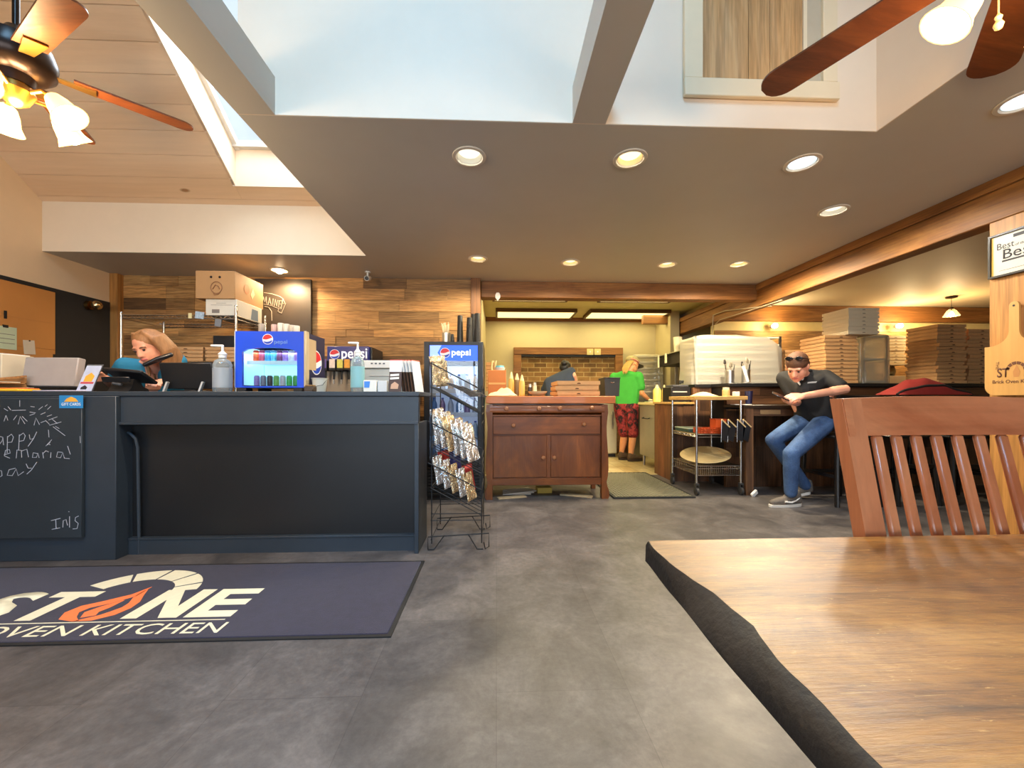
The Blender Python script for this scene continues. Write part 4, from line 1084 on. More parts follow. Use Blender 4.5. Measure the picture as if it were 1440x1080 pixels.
for k in range(9): gr.box(-W + .04, W - .04, .03, .05, .06 + .032 * k, .078 + .032 * k)
gr.build('grille', BLKM, t)
MB().box(-W + .01, W - .01, .06, .58, 0, .039).build('base', BLKM, t)
area('upright_cooler_light', (UX, CY + .12, hz0 - .02), (math.radians(20), 0, 0), W * 1.6, .05, 3, (.8, .9, 1))
bc = [rgb(150, 160, 180), rgb(190, 170, 150), rgb(80, 120, 170), rgb(170, 180, 190), rgb(120, 100, 140), rgb(190, 196, 200)]
for si, z_ in enumerate((.36, .628, .868, 1.108)):
    n_ = 6
    for k in range(n_):
        u = -W + .085 + (2 * W - .17) * k / (n_ - 1); c_ = bc[(k * 2 + si) % 6]
        hb = .165
        b0 = thing('drink_bottle', '%s bottle from the left on the tall cooler\'s %s' % (['first', 'second', 'third', 'fourth', 'fifth', 'sixth'][k], ['bottom deck', 'lower shelf', 'middle shelf', 'top shelf'][si]), 'bottle', (UX + u, CY + .12, z_ + .0005), 0, 'bottles in the tall cooler')
        MB().lathe([(.024, 0), (.03, .006), (.03, hb * .55), (.024, hb * .7), (.012, hb * .86), (.012, hb * .92)], 12).build('bottle_wall', M('drink%d' % ((k * 2 + si) % 6), c_, .25, var=.15, vscale=20), b0)
        MB().cyl((0, 0, hb * .92), (0, 0, hb), .013, n=10).build('cap', M('cap_blue', rgb(40, 70, 150), .4), b0)
# on top of the cooler
tz = TOP + .0006
t = thing('straw_cup', 'steel cup full of pale straws on top of the tall cooler', 'cup', (XY(627.5, CY + .15), CY + .15, tz))
MB().lathe([(.040, 0), (.044, .11), (.041, .11), (.037, .004), (0, .004)], 20).build('cup', STEEL, t)
sm = MB()
for k in range(16):
    a = R.uniform(0, 2 * PI); r0 = R.uniform(0, .025); r1 = r0 + R.uniform(.0, .035)
    sm.cyl((r0 * math.cos(a), r0 * math.sin(a), .01), (r1 * math.cos(a) * 1.3, r1 * math.sin(a), R.uniform(.19, .225)), .004, n=6)
so = sm.build('straw_bunch', M('straw', rgb(222, 206, 170), .5, var=.15, vscale=60), t); so['kind'] = 'stuff'
for k, (px, py, dy) in enumerate([(636, 470, .1), (647, 444, .2), (660, 447, .12), (666, 442, .25), (671.5, 441, .16)]):
    Y = CY + dy; h = ZY(px, py, Y) - TOP
    r0 = .036 if k else .024
    t = thing('cup_stack', ['short single black cup beside the straw cup', 'tall stack of black cups nearest the straw cup', 'front stack of black cups in the cluster of three', 'rear stack of black cups in the cluster of three', 'rightmost stack of black cups on the tall cooler'][k], 'cup stack', (XY(px, Y), Y, tz), 0, 'black cup stacks on the tall cooler')
    MB().lathe([(r0 * .95, 0), (r0 * .95, .004), (r0 * .72, h - .004), (r0 * .68, h), (0, h - .002)], 16).build('cup_body', BLK, t)
    rb = MB()
    for q_ in range(int((h - .06) / .014)): rb.lathe([(r0 * .97 - q_ * .0004, .006 + q_ * .014), (r0 * 1.02 - q_ * .0004, .008 + q_ * .014), (r0 * .97 - q_ * .0004, .011 + q_ * .014)], 16)
    if rb.v: rb.build('stacked_rims', BLKM, t)
# security camera
p = atZ(517, 384, H)
t = thing('security_camera', 'small white bullet security camera under the ceiling by the board wall', 'camera', (XY(517, 4.5), 4.5, H - .001))
MB().cyl((0, 0, -.012), (0, 0, 0), .03, n=18).cyl((0, 0, -.05), (0, 0, -.012), .01).build('mount', WPLAS, t)
MB().cyl((0, .05, -.055), (.004, -.045, -.085), .026, .028, 18).build('housing', WPLAS, t)
MB().cyl((.004, -.0455, -.0853), (.0044, -.052, -.0875), .023, .021, 18).build('lens', BLK, t)

# ---------------- chip rack with foil bags
t = thing('chip_rack', 'black wire snack rack with sloping shelves at the right end of the counter', 'display rack', (-.265, 2.9, 0)); ck = Vector(t.location)
rx0, rx1, ry0, ry1 = -.175, .165, -.2, .22
def rod(mb, pts, r=.0042): return mb.tube(pts, r, 6)
def hx(zl, x): return zl - (x - rx0) * .55
for y_, nm in ((ry0, 'front_frame'), (ry1, 'rear_frame')):
    f = MB()
    rod(f, [(rx0 + .005, y_, .045), (rx0 + .005, y_, 1.27)]); rod(f, [(rx1, y_, .045), (rx1, y_, 1.10)])
    # foot loops
    rod(f, [(rx0 - .02, y_, .0045), (rx0 - .02, y_, .09), (rx1 + .05, y_, .11), (rx1 + .05, y_, .02), (rx1 + .025, y_, .0045), (rx1 + .015, y_, .05)])
    rod(f, [(rx0 - .02, y_, .0045), (rx0 + .02, y_, .0045), (rx0 + .09, y_, .1)]); rod(f, [(rx1 - .09, y_, .105), (rx1 - .03, y_, .0045), (rx1 + .01, y_, .0045)])
    for z_ in (.2, .245): rod(f, [(rx0, y_, z_), (rx1, y_, z_)], .003)
    f.build(nm, BLKM, t)
s_ = MB()
for x_ in (rx0, rx1):
    for z_ in (.07, .2, .4, .62, .85, 1.04): rod(s_, [(x_, ry0, z_), (x_, ry1, z_)], .003)
s_.build('cross_rods', BLKM, t)
SHZ = [.42, .70, 1.10]
for i, zl in enumerate(SHZ):
    f = MB()
    for y_ in (ry0 - .004, ry1 + .004):
        rod(f, [(rx0 - .02, y_, zl + .17), (rx1 + .0, y_, hx(zl + .17, rx1))], .004); rod(f, [(rx0, y_, zl), (rx1, y_, hx(zl, rx1))], .003)
    for k in range(6):
        y_ = ry0 + (ry1 - ry0) * k / 5; rod(f, [(rx0, y_, zl), (rx1, y_, hx(zl, rx1)), (rx1 + .0, y_, hx(zl, rx1) + .05)], .0028)
    rod(f, [(rx1, ry0, hx(zl, rx1) + .05), (rx1, ry1, hx(zl, rx1) + .05)], .004); rod(f, [(rx1, ry0, hx(zl, rx1)), (rx1, ry1, hx(zl, rx1))], .004); rod(f, [(rx0, ry0, zl), (rx0, ry1, zl)], .004)
    f.build('sloping_shelf', BLKM, t)
def foilm(name, col, metal=.92):
    m, nt, b = newmat(name); v = coords(nt)
    b.inputs['Base Color'].default_value = col; b.inputs['Metallic'].default_value = metal; b.inputs['Roughness'].default_value = .22
    vo = nt.nodes.new('ShaderNodeTexVoronoi'); vo.feature = 'SMOOTH_F1'; vo.inputs['Scale'].default_value = 22
    mpn = nt.nodes.new('ShaderNodeMapping'); mpn.inputs['Scale'].default_value = (1, 1, .45)
    nt.links.new(v, mpn.inputs['Vector']); nt.links.new(mpn.outputs['Vector'], vo.inputs['Vector'])
    mm = nt.nodes.new('ShaderNodeMath'); mm.operation = 'ADD'
    nt.links.new(vo.outputs['Distance'], mm.inputs[0]); nt.links.new(noise(nt, mpn.outputs['Vector'], 34, 3, .6, 1.5), mm.inputs[1])
    bump(nt, b, mm.outputs[0], 1.0, .022)
    return m
FOIL = foilm('foil', rgb(240, 238, 234))
FOILG = foilm('foil_warm', rgb(232, 206, 162))
FOILR = M('foil_red', rgb(150, 40, 44), .35, metal=.4, var=.1)
FOILB = M('foil_blue', rgb(36, 44, 110), .35, metal=.4, var=.1)
def bag_mesh(w, h, th, seed):
    r_ = random.Random(seed); ph = [r_.uniform(0, 6.28) for _ in range(8)]
    def crump(u, v):
        return .32 * (.006 * math.sin(17 * u + 9 * v + ph[0]) + .006 * math.sin(-13 * u + 19 * v + ph[1]) + .004 * math.sin(31 * u + 5 * v + ph[2]) + .004 * abs(math.sin(11 * u - 23 * v + ph[3])))
    mb = MB(); nu, nv = 12, 16
    for sgn in (1, -1):
        def fn(u, v):
            e = (max(0, math.sin(PI * u)) ** .55) * (max(0, math.sin(PI * min(1, max(0, (v - .06) / .88)))) ** .5)
            ww = w * (1 - .12 * math.sin(PI * v))
            return ((u - .5) * ww, sgn * (th * .5 * e + crump(u, v) * e), v * h)
        P = [[fn(i / nu, j / nv) for j in range(nv + 1)] for i in range(nu + 1)]
        vs = [p_ for row in P for p_ in row]; Wd = nv + 1
        fs = [(i * Wd + j, (i + 1) * Wd + j, (i + 1) * Wd + j + 1, i * Wd + j + 1) for i in range(nu) for j in range(nv)]
        if sgn > 0: fs = [tuple(reversed(f_)) for f_ in fs]
        mb.add(vs, fs)
    return mb
bags = [bag_mesh(.14, .25, .016, k).mesh('chip_bag', 12) for k in range(4)]
for k, me in enumerate(bags): me.materials.append([FOIL, FOIL, FOILG, FOIL][k])
bagr = bag_mesh(.14, .25, .034, 9).mesh('chip_bag', 12); bagr.materials.append(FOILR)
bagb = bag_mesh(.14, .25, .034, 10).mesh('chip_bag', 12); bagb.materials.append(FOILB)
LV = ['bottom', 'second', 'third', 'top']
cnt = 0
def bag(level, x, y, tilt, yaw, me, desc, s=1, lay=False):
    global cnt
    o = bpy.data.objects.new('chip_bag', me); COL.objects.link(o); cnt += 1
    zl = SHZ[level]; zz_ = hx(zl, x) + .045
    if lay:
        o.rotation_euler = Euler((PI / 2, tilt, yaw)); zz_ += .035
    else:
        o.rotation_euler = Euler((tilt, -.12, yaw))
    o.location = (ck.x + x, ck.y + y, zz_); o.scale = (s, s, s)
    tag(o, desc, 'snack bag', 'foil snack bags on the wire rack')
nth_ = ['leftmost', 'second from the left', 'third from the left', 'fourth from the left', 'fifth from the left', 'sixth from the left', 'seventh from the left']
for k in range(6):      # third level: bags standing side by side
    bag(1, rx0 + .062 + .045 * k, -.105, -.10 - .05 * (k % 3), .95, bags[k % 4], 'silver snack bag %s on the rack\'s middle shelf, upright' % nth_[k], .98)
for k in range(3):
    bag(1, rx0 + .09 + .08 * k, .11, -.1, 1.0, [bags[1], bags[2], bags[0]][k], 'silver snack bag %s in the rear row of the middle shelf' % nth_[k], .9)
for k in range(5):
    me = [bags[0], bags[1], bags[2], bags[3], bags[2]][k]
    bag(0, rx0 + .062 + .053 * k, -.105, -.16, 1.0, me, '%s snack bag %s on the rack\'s bottom shelf' % ('silver' if k not in (2, 4) else 'gold-tinted', nth_[k]), .78)
bag(0, rx0 + .075, .10, -.1, .9, bagr, 'red snack bag behind the silver ones on the bottom shelf', .85)
bag(0, rx0 + .16, .10, -.1, .9, bagb, 'blue snack bag behind the silver ones on the bottom shelf', .84)
bag(0, rx0 + .25, .10, -.1, .9, bagr, 'red snack bag at the right end of the bottom shelf', .82)
for k in range(4):
    bag(2, rx0 + .07 + .052 * k, -.1 , .2 + .1 * k, .25 * k, bags[(k + 2) % 4], '%s snack bag lying %s on the rack\'s top shelf' % (['gold-tinted', 'silver', 'crumpled silver', 'bright silver'][k], nth_[k]), .72, lay=(k > 0))
bag(2, rx0 + .03, .05, -.1, .3, bags[2], 'gold-tinted snack bag standing at the high end of the top shelf', .85)
# ================================================================= sideboard at the kitchen opening
CHERRY = wood('cherry', rgb(90, 46, 15), rgb(146, 82, 31), rgb(118, 63, 22), 'x', 5, .38, fine=.5, coat=.15, k=.3)
CHERRYZ = wood('cherry_z', rgb(88, 44, 15), rgb(142, 80, 31), rgb(114, 61, 22), 'z', 5, .38, fine=.5, coat=.15, k=.3)
BUTCH = wood('butcher_top', rgb(168, 88, 36), rgb(206, 124, 60), None, 'x', 5, .4, fine=.5, coat=.1)
KNOB = M('knob_wood', rgb(150, 96, 56), .35, var=.05)
SBY = 4.05
x0, x1 = XY(684, SBY), XY(854, SBY)
sbx = (x0 + x1) / 2; W = (x1 - x0) / 2; z = lambda py: ZY(770, py, SBY)
zt = z(557)
t = thing('sideboard', 'antique reddish wooden sideboard with scrolled legs and a thick butcher-block top', 'sideboard', (sbx, SBY, 0)); sb = t
D_ = .5
MB().box(-W - .003, W + .075, -.04, D_ + .02, z(567.5), zt, .006).build('butcher_block_top', BUTCH, t)
MB().box(-W + .03, W - .03, .03, D_, .135, z(568)).build('case', CHERRY, t)
# curved top drawer front
pr = [(.03, z(569)), (-.012, z(570)), (-.03, z(575)), (-.022, z(580)), (.03, z(583))]
dr = MB().prism([(a, b_) for a, b_ in pr], 'x', -W + .035, W - .035).build('top_drawer', CHERRY, t)
def knobs(par, pts, y):
    for a, b_ in pts:
        MB().lathe([(.006, 0), (.008, .012), (.019, .017), (.021, .024), (.015, .031), (.0, .033)], 16, (a, y, b_), Matrix.Rotation(PI / 2, 4, 'X')).build('knob', KNOB, par)
kx = lambda px: XY(px, SBY) - sbx
knobs(dr, [(kx(712), z(574.5)), (kx(757.5), z(574.5)), (kx(786.5), z(574)), (kx(831), z(573.5))], -.026)
d2 = MB().box(-W + .068, W - .07, .008, .03, z(610.5), z(586), .003).build('wide_drawer', CHERRY, t)
knobs(d2, [(kx(722), z(598)), (kx(821), z(596.5))], .008)
MB().box(-W + .06, W - .06, .0, .03, z(585.5), z(583), .003).build('moulding', CHERRYZ, t)
xm = kx(772)
for a, c, kp in ((-W + .07, xm - .022, kx(764)), (xm + .022, W - .072, kx(779.5))):
    d = MB().box(a, c, .014, .03, z(671.5), z(613), .003).build('door', CHERRYZ, t)
    knobs(d, [(kp, z(643.5))], .014)
MB().box(xm - .02, xm + .02, .02, .032, z(672), z(612)).build('centre_stile', CHERRYZ, t)
MB().box(-W + .06, W - .06, .005, .03, z(682), z(672.5), .002).build('bottom_rail', CHERRY, t)
# scrolled front posts: profile in (x,z), mirrored
for s in (-1, 1):
    o_ = [(0, z(569)), (.004, z(580)), (-.004, z(588)), (-.012, z(600)), (-.010, z(612)), (-.002, z(628)), (.006, z(645)), (.007, z(660)), (.0, z(670)), (-.012, z(678)), (-.004, z(684)), (.012, z(690)), (.016, z(697)), (.008, .006), (.0, .0)]
    i_ = [(-.055, 0), (-.062, z(695)), (-.066, z(682)), (-.066, z(569))]
    pl_ = [(s * (W + a - .006), b_) for a, b_ in o_] + [(s * (W + a), b_) for a, b_ in i_]
    mb = MB()
    ys = -.02 if s > 0 else -.012
    n_ = len(o_)
    # strips between outer curve and the straight inner line
    for k in range(n_ - 1):
        a0, b0 = o_[k]; a1, b1 = o_[k + 1]
        mb.prism([(s * (W + a0), b0), (s * (W - .062), b0), (s * (W - .062), b1), (s * (W + a1), b1)], 'y', -.02, .05)
    mb.build('scrolled_leg', CHERRYZ, t, recalc=True)
    MB().box(s * (W - .035) - .025, s * (W - .035) + .025, D_ - .06, D_ - .01, 0, .135, .004).build('rear_leg', CHERRYZ, t)
# shims under the feet
tag(MB().obox((0, 0, .008), (.30, .07, .014), (0, 0, .28), .002).build('wooden_shim', M('shim_wood', rgb(176, 150, 112), .7)), 'pale wooden board on the floor beside the sideboard\'s left foot', 'board', None, (-.0 + sbx - W + .26, SBY + .05, 0))
tag(MB().obox((0, 0, .008), (.34, .075, .014), (0, 0, -.42), .002).build('wooden_shim', MATS['shim_wood']), 'pale wooden board on the floor inside the sideboard\'s right foot', 'board', None, (sbx + W - .30, SBY + .1, 0))
tag(MB().obox((0, 0, .03), (.16, .12, .06), (0, 0, .1), .003).build('yellow_box', M('yellow_card', rgb(190, 160, 70), .7)), 'small yellowish carton on the floor under the sideboard', 'box', None, (sbx - .0, SBY + .3, 0))
t = thing('newspaper_pile', 'loose pale papers on the floor under the sideboard\'s left half', 'papers', (sbx - .3, SBY + .28, 0))
for k in range(3): MB().obox((.02 * k, .01 * k, .006 + .008 * k), (.3, .2, .006), (0, 0, .2 * k)).build('sheet', PAPER, t)
# ---- things on the sideboard
SZ = zt + .0006
def onsb(px, dy): return (XY(px, SBY + dy), SBY + dy, SZ)
t = thing('towel_heap', 'heap of pale rumpled kitchen cloths spilling over the sideboard\'s left end', 'cloth', onsb(707, .06)); tl = Vector(t.location)
def heap(u, v):
    x = (u - .5) * .30; y = (v - .5) * .15
    e = math.sin(PI * u) ** .7 * math.sin(PI * v) ** .7
    return (x, y, .004 + e * (.05 + .022 * math.sin(9 * u + 4 * v) + .02 * math.sin(-7 * u + 13 * v + 1)) + .02 * math.exp(-((u - .45) / .12) ** 2) * math.sin(PI * v))
MB().sheet(heap, 26, 14).build('pale_cloth', M('pale_cloth', rgb(214, 204, 160), .9, var=.08, bmp=.2), t, 60)
xe = (sbx - W - .003) - tl.x
def drape(u, v):
    y_ = -.03 + (u - .5) * .09
    if v < .45: return (xe + .10 - v / .45 * .110, y_, .004)
    q_ = (v - .45) / .55
    return (xe - .010 - .003 * math.sin(5 * u + 3 * q_) - .004 * q_, y_ * (1 - .3 * q_) - .02 * q_, .003 - q_ * (.13 - .05 * u))
MB().sheet(lambda u, v: drape(u, v), 8, 12).build('green_towel', M('green_towel', rgb(140, 190, 150), .9, bmp=.2), t, 60)
t = thing('orange_carton', 'orange-brown carton at the back of the sideboard, left side', 'carton', onsb(700, .3))
h = ZY(700, 521, SBY + .3) - SZ
MB().box(-.105, .09, -.06, .09, 0, h, .003).build('body', M('orange_carton', rgb(196, 116, 52), .6), t)
MB().box(-.1, .085, -.061, -.0602, h * .45, h * .52).build('printed_band', M('band_pale', rgb(220, 170, 100), .6), t)
t = thing('plastic_tub', 'white plastic tub with a blue lid on the orange carton', 'tub', (onsb(703, .3)[0], SBY + .3, SZ + h + .0006))
MB().lathe([(.05, 0), (.06, .03), (0, .03)], 16).build('tub', WPLAS, t); MB().lathe([(.05, .0302), (.045, .05), (.0, .056)], 14).build('lid', M('teal_lid', rgb(96, 170, 180), .5), t)
for k, (px, py, col, dy, nm) in enumerate([(719, 523, 'amber', .14, 'amber squeeze bottle'), (727, 525, 'cream', .2, 'dark-streaked squeeze bottle'), (734, 527, 'amber', .1, 'tall honey-coloured squeeze bottle')]):
    p = onsb(px, dy); h = ZY(px, py, SBY + dy) - SZ
    t = thing('squeeze_bottle', nm + [' beside the orange carton', ' between the two honey-coloured ones', ' nearest the pizza boxes'][k], 'squeeze bottle', p, 0, 'squeeze bottles on the sideboard')
    MB().lathe([(.028, 0), (.03, .01), (.03, h * .62), (.022, h * .72), (0, h * .72)], 16).build('bottle', M('sauce_' + ['amber', 'brown', 'honey'][k], [rgb(214, 170, 84), rgb(120, 96, 60), rgb(222, 172, 86)][k], .35), t)
    MB().lathe([(.024, h * .722), (.02, h * .78), (.006, h), (0, h)], 14).build('nozzle_cap', M('cap_cream', rgb(226, 206, 150), .5), t)
for k, (px, py, nm) in enumerate([(745, 540, 'dark pepper'), (752, 538, 'white salt')]):
    p = onsb(px, .2); h = ZY(px, py, SBY + .2) - SZ
    t = thing('shaker', nm + ' shaker left of the pizza boxes on the sideboard', 'shaker', p)
    MB().cyl((0, 0, 0), (0, 0, h * .75), .024, .022, 14).build('body', M('shaker%d' % k, [rgb(60, 46, 34), rgb(216, 204, 170)][k], .4), t); MB().cyl((0, 0, h * .751), (0, 0, h), .022, .018, 14).build('cap', STEEL, t)
t = thing('cloth_bowl', 'shallow pale bowl on the sideboard left of the brown pizza boxes', 'bowl', onsb(756, .07))
MB().lathe([(.04, 0), (.09, .03), (.1, .05), (.095, .05), (.05, .008), (0, .006)], 24).build('bowl', M('bowl_cream', rgb(206, 190, 150), .5), t)
bz0 = SZ; pb = onsb(807, .24)
for k in range(3):
    h = .053
    pizza_box('k', .445, h, (pb[0] + [.0, -.006, .006][k], pb[1], SZ + k * h), [.03, -.02, .01][k], 'brown pizza box on the sideboard, ' + ['lowest', 'middle', 'topmost'][k] + ' of the three', 'pizza boxes on the sideboard')
t = thing('black_bin', 'dark plastic bin on the sideboard right of the brown pizza boxes', 'bin', (onsb(853, .3)[0] + .035, SBY + .3, SZ))
h = ZY(853, 533, SBY + .3) - SZ
MB().prism([(-.075, 0), (.075, 0), (.085, h), (-.085, h)], 'y', -.1, .14).build('tub', M('bin_black', rgb(42, 38, 30), .4), t); MB().box(-.09, .09, -.106, .146, h + .0004, h + .012, .004).build('rim', BLK, t); MB().tube([(-.02, -.104, h * .8), (0, -.112, h * .76), (.02, -.104, h * .8)], .004, 6).build('handle', CHROME, t)
# pizza boxes standing on edge beyond the cooler
tag(MB().box(-.2, .33, -.2, .2, 0, 1.13, .004).build('side_cabinet', M('steel_cabinet', rgb(150, 140, 110), .4)), 'metal cabinet beyond the tall cooler, carrying small cartons', 'cabinet', None, (.04, 5.6, 0))
for k in range(4):
    pz = 1.131 + k * .1
    t = tag(MB().box(-.055, .055, -.1, .1, 0, .098, .003).build('small_carton', CARD), 'small brown carton, %s of the column beyond the tall cooler' % ['lowest', 'second from the bottom', 'third from the bottom', 'topmost'][k], 'carton', 'column of small cartons', (XY(689, 5.6), 5.6, pz))
    MB().box(-.0555, .0555, -.1006, -.1, .045, .051).build('slot', KRAFTD, t)
t = thing('bag_roll', 'crumpled pale plastic bag hanging beside the column of small cartons', 'bag', (XY(694.5, 5.5), 5.5, 1.131))
MB().sheet(lambda u, v: ((u - .5) * .07 + .01 * math.sin(7 * v), .02 * math.sin(9 * u + 4 * v), v * .42), 8, 14, .002).build('film', M('bag_cream', rgb(220, 204, 160), .5), t)

# rubber mat
m, nt, b = newmat('rubber_mat'); b.inputs['Base Color'].default_value = rgb(42, 42, 40); b.inputs['Roughness'].default_value = .6
rx0, rx1, ry0, ry1 = 1.2, 2.05, 4.02, 5.40
t = thing('rubber_mat', 'black rubber drainage mat with a diamond lattice at the kitchen entrance', 'mat', ((rx0 + rx1) / 2, (ry0 + ry1) / 2, .0045)); rc_ = Vector(t.location)
MB().box(rx0 - rc_.x, rx1 - rc_.x, ry0 - rc_.y, ry1 - rc_.y, 0, .004).build('base_sheet', m, t)
lat = MB(); hw, hd = (rx1 - rx0) / 2, (ry1 - ry0) / 2; st_ = .062
lines = []
kk = -hw - hd
def clipl(c, s_):
    # x = c + s*y inside the rectangle
    ys = [-hd + .02, hd - .02]; pts = []
    y0_, y1_ = -hd + .02, hd - .02
    if s_ > 0: y0_ = max(y0_, -hw + .02 - c); y1_ = min(y1_, hw - .02 - c)
    else: y0_ = max(y0_, c - hw + .02); y1_ = min(y1_, c + hw - .02)
    return None if y1_ - y0_ < .02 else ((c + s_ * y0_, y0_), (c + s_ * y1_, y1_))
c = -(hw + hd)
while c < hw + hd:
    for s_ in (1, -1):
        L = clipl(c, s_)
        if L: lat.beam((L[0][0], L[0][1], .008), (L[1][0], L[1][1], .008), .016, .008)
    c += st_
lo = lat.build('diamond_lattice', M('rubber_light', rgb(132, 128, 106), .5, var=.1), t)
MB().box(-hw, hw, -hd, -hd + .03, .0041, .012).box(-hw, hw, hd - .03, hd, .0041, .012).box(-hw, -hw + .03, -hd + .03, hd - .03, .0041, .012).box(hw - .03, hw, -hd + .03, hd - .03, .0041, .012).build('border', m, t)

# ================================================================= steel cart
cx0, cx1, cy0, cy1 = 2.12, 2.60, 4.14, 4.72
t = thing('wire_cart', 'chrome wire cart with a wooden top beside the bar end', 'cart', ((cx0 + cx1) / 2, (cy0 + cy1) / 2, 0)); cl = Vector(t.location); hw, hd = (cx1 - cx0) / 2, (cy1 - cy0) / 2
ZT = ZY(980, 557, cy0)
MB().box(-hw - .03, hw + .06, -hd - .03, hd + .03, ZT - .042, ZT, .004).build('wooden_top', wood('cart_top', rgb(196, 150, 84), rgb(222, 182, 112), None, 'x', 5, .45), t)
for a in (-hw, hw):
    for c in (-hd, hd):
        p_ = MB().cyl((a, c, .13), (a, c, ZT - .043), .0125, n=12)
        for q_ in range(8): p_.cyl((a, c, .2 + q_ * .1), (a, c, .203 + q_ * .1), .0135, n=12)
        po = p_.build('post', CHROME, t)
        w_ = MB().cyl((a - .012, c, .042), (a + .012, c, .042), .041, n=20).box(a - .018, a - .013, c - .02, c + .02, .04, .11).box(a + .013, a + .018, c - .02, c + .02, .04, .11).box(a - .018, a + .018, c - .02, c + .02, .11, .129)
        w_.build('caster', M('caster_grey', rgb(56, 54, 52), .5), t)
for z_, nm in ((.645, 'middle_shelf'), (.31, 'bottom_basket')):
    f = MB()
    for c in (-hd, hd): f.cyl((-hw, c, z_), (hw, c, z_), .005, n=6).cyl((-hw, c, z_ - .028), (hw, c, z_ - .028), .004, n=6)
    for a in (-hw, hw): f.cyl((a, -hd, z_), (a, hd, z_), .005, n=6).cyl((a, -hd, z_ - .028), (a, hd, z_ - .028), .004, n=6)
    for k in range(1, 22):
        f.cyl((-hw + 2 * hw * k / 22, -hd, z_), (-hw + 2 * hw * k / 22, hd, z_), .0025, n=5, caps=False)
    if nm == 'bottom_basket':
        for c in (-hd, hd):
            for k in range(1, 22): f.cyl((-hw + 2 * hw * k / 22, c, z_ - .0), (-hw + 2 * hw * k / 22, c, z_ - .1), .0025, n=5)
            f.cyl((-hw, c, z_ - .1), (hw, c, z_ - .1), .004, n=6)
        for k in range(1, 22): f.cyl((-hw + 2 * hw * k / 22, -hd, z_ - .1), (-hw + 2 * hw * k / 22, hd, z_ - .1), .0025, n=5, caps=False)
    else:
        for a in (-hw, hw):
            pts = [(a, -hd + 2 * hd * k / 24, z_ - (.028 if k % 2 else 0)) for k in range(25)]; f.tube(pts, .003, 5)
    f.build(nm, CHROME, t)
CT = ZT + .0006
t = tag(MB().sheet(lambda u, v: ((u - .5) * .24, (v - .5) * .2, .004 + math.sin(PI * u) ** .6 * math.sin(PI * v) ** .6 * (.035 + .012 * math.sin(11 * u + 7 * v))), 16, 12).build('folded_cloth', M('cream_cloth', rgb(216, 186, 146), .9, bmp=.2), None, 60), 'rumpled cream cloth on the wooden top of the cart', 'cloth', None, (XY(990, 4.4), 4.4, CT))
h = .1
t = thing('glass_jar', 'lidded jar of pale contents at the right on the cart top', 'jar', (XY(1021, 4.4), 4.4, CT))
MB().lathe([(.036, 0), (.04, .006), (.04, h * .72), (.03, h * .8), (0, h * .8)], 18).build('jar_wall', M('jar_cream', rgb(196, 168, 120), .3), t); MB().cyl((0, 0, h * .801), (0, 0, h), .034, n=18).build('lid', M('jar_lid', rgb(214, 200, 170), .4), t)
t = thing('napkin_block', 'small white block of napkins at the cart\'s right end', 'napkins', (XY(1035, 4.3), 4.3, CT)); MB().box(-.025, .025, -.03, .03, 0, .05, .003).build('block', PAPER, t)
# mid shelf load
zs = .652
t = thing('serving_tray', 'teal-edged serving tray lying on the cart\'s middle shelf', 'tray', (2.27, 4.52, zs)); MB().box(-.13, .13, -.17, .17, 0, .03, .004).build('base', M('tray_teal', rgb(52, 76, 66), .5), t); MB().box(-.135, .135, -.175, .175, .0304, .042, .004).build('rim', M('tray_rim', rgb(150, 164, 146), .5), t)
t = thing('orange_crate', 'flat orange plastic basket on the cart\'s middle shelf', 'basket', (2.30, 4.24, zs)); 
f = MB()
for k in range(5): f.box(-.13, .15, -.075, .075, .002 + k * .0115, .0085 + k * .0115, .002)
f.build('basket_wall', M('orange_plastic', rgb(206, 84, 32), .45), t)
f = MB()
for k in range(9): f.box(-.125 + k * .033, -.119 + k * .033, -.078, .078, 0, .06)
f.build('rib', M('orange_dark', rgb(176, 66, 24), .45), t)
t = thing('orange_crate', 'orange plastic basket standing on top of the flat one, on the cart', 'basket', (2.40, 4.235, zs + .0615)); MB().prism([(-.05, 0), (.05, 0), (.065, .085), (-.05, .085)], 'y', -.06, .06).build('basket_wall', MATS['orange_plastic'], t); MB().box(-.056, .07, -.064, .064, .0852, .093, .002).build('rim', MATS['orange_dark'], t)
# black folders hanging in wooden-edged holders
for k in range(4):
    xk = [2.39, 2.46, 2.56, 2.62][k]
    t = thing('menu_holder', ['first', 'second', 'third', 'outermost'][k] + ' from the left of the black menu holders hooked on the cart\'s right side', 'menu holder', (xk, 4.085, .60), 0, 'menu holders on the cart')
    s_ = .34
    MB().beam((-.03, 0, .205), (.055, 0, .125), .016, .012, (0, 0, 1)).build('wooden_edge', M('holder_wood', rgb(206, 176, 122), .5), t)
    MB().prism([(-.028, .195), (.05, .12), (.02, -.03), (-.035, .0)], 'y', -.006, .006).build('black_cover', BLK, t)
    MB().tube([(.05, 0, .12), (.022, 0, -.03), (-.035, 0, -.03), (-.03, 0, .20)], .003, 6).build('wire_loop', CHROME, t)
t = thing('round_board', 'large round beige serving board leaning in the cart\'s bottom basket', 'serving board', (2.35, 4.40, .316)); 
T = Euler((.20, -.14, 0)).to_matrix().to_4x4()
MB().lathe([(.255, 0), (.262, .006), (.255, .012), (0, .012)], 40, (0, 0, .075), T).build('board', M('tan_board', rgb(190, 166, 116), .6, var=.05), t)
MB().box(-.002, .002, -.25, .25, .0125, .0135, M4=Matrix.Translation((0, 0, .075)) @ T @ Matrix.Rotation(.5, 4, 'Z')).build('fold_line', M('fold_pale', rgb(222, 204, 160), .6), t)
t = tag(MB().obox((0, 0, .03), (.09, .03, .05), (0, -.5, .4), .008).build('white_wedge', WPLAS), 'white plastic door wedge on the floor by the cart\'s right caster', 'wedge', None, (2.70, 4.07, .0))

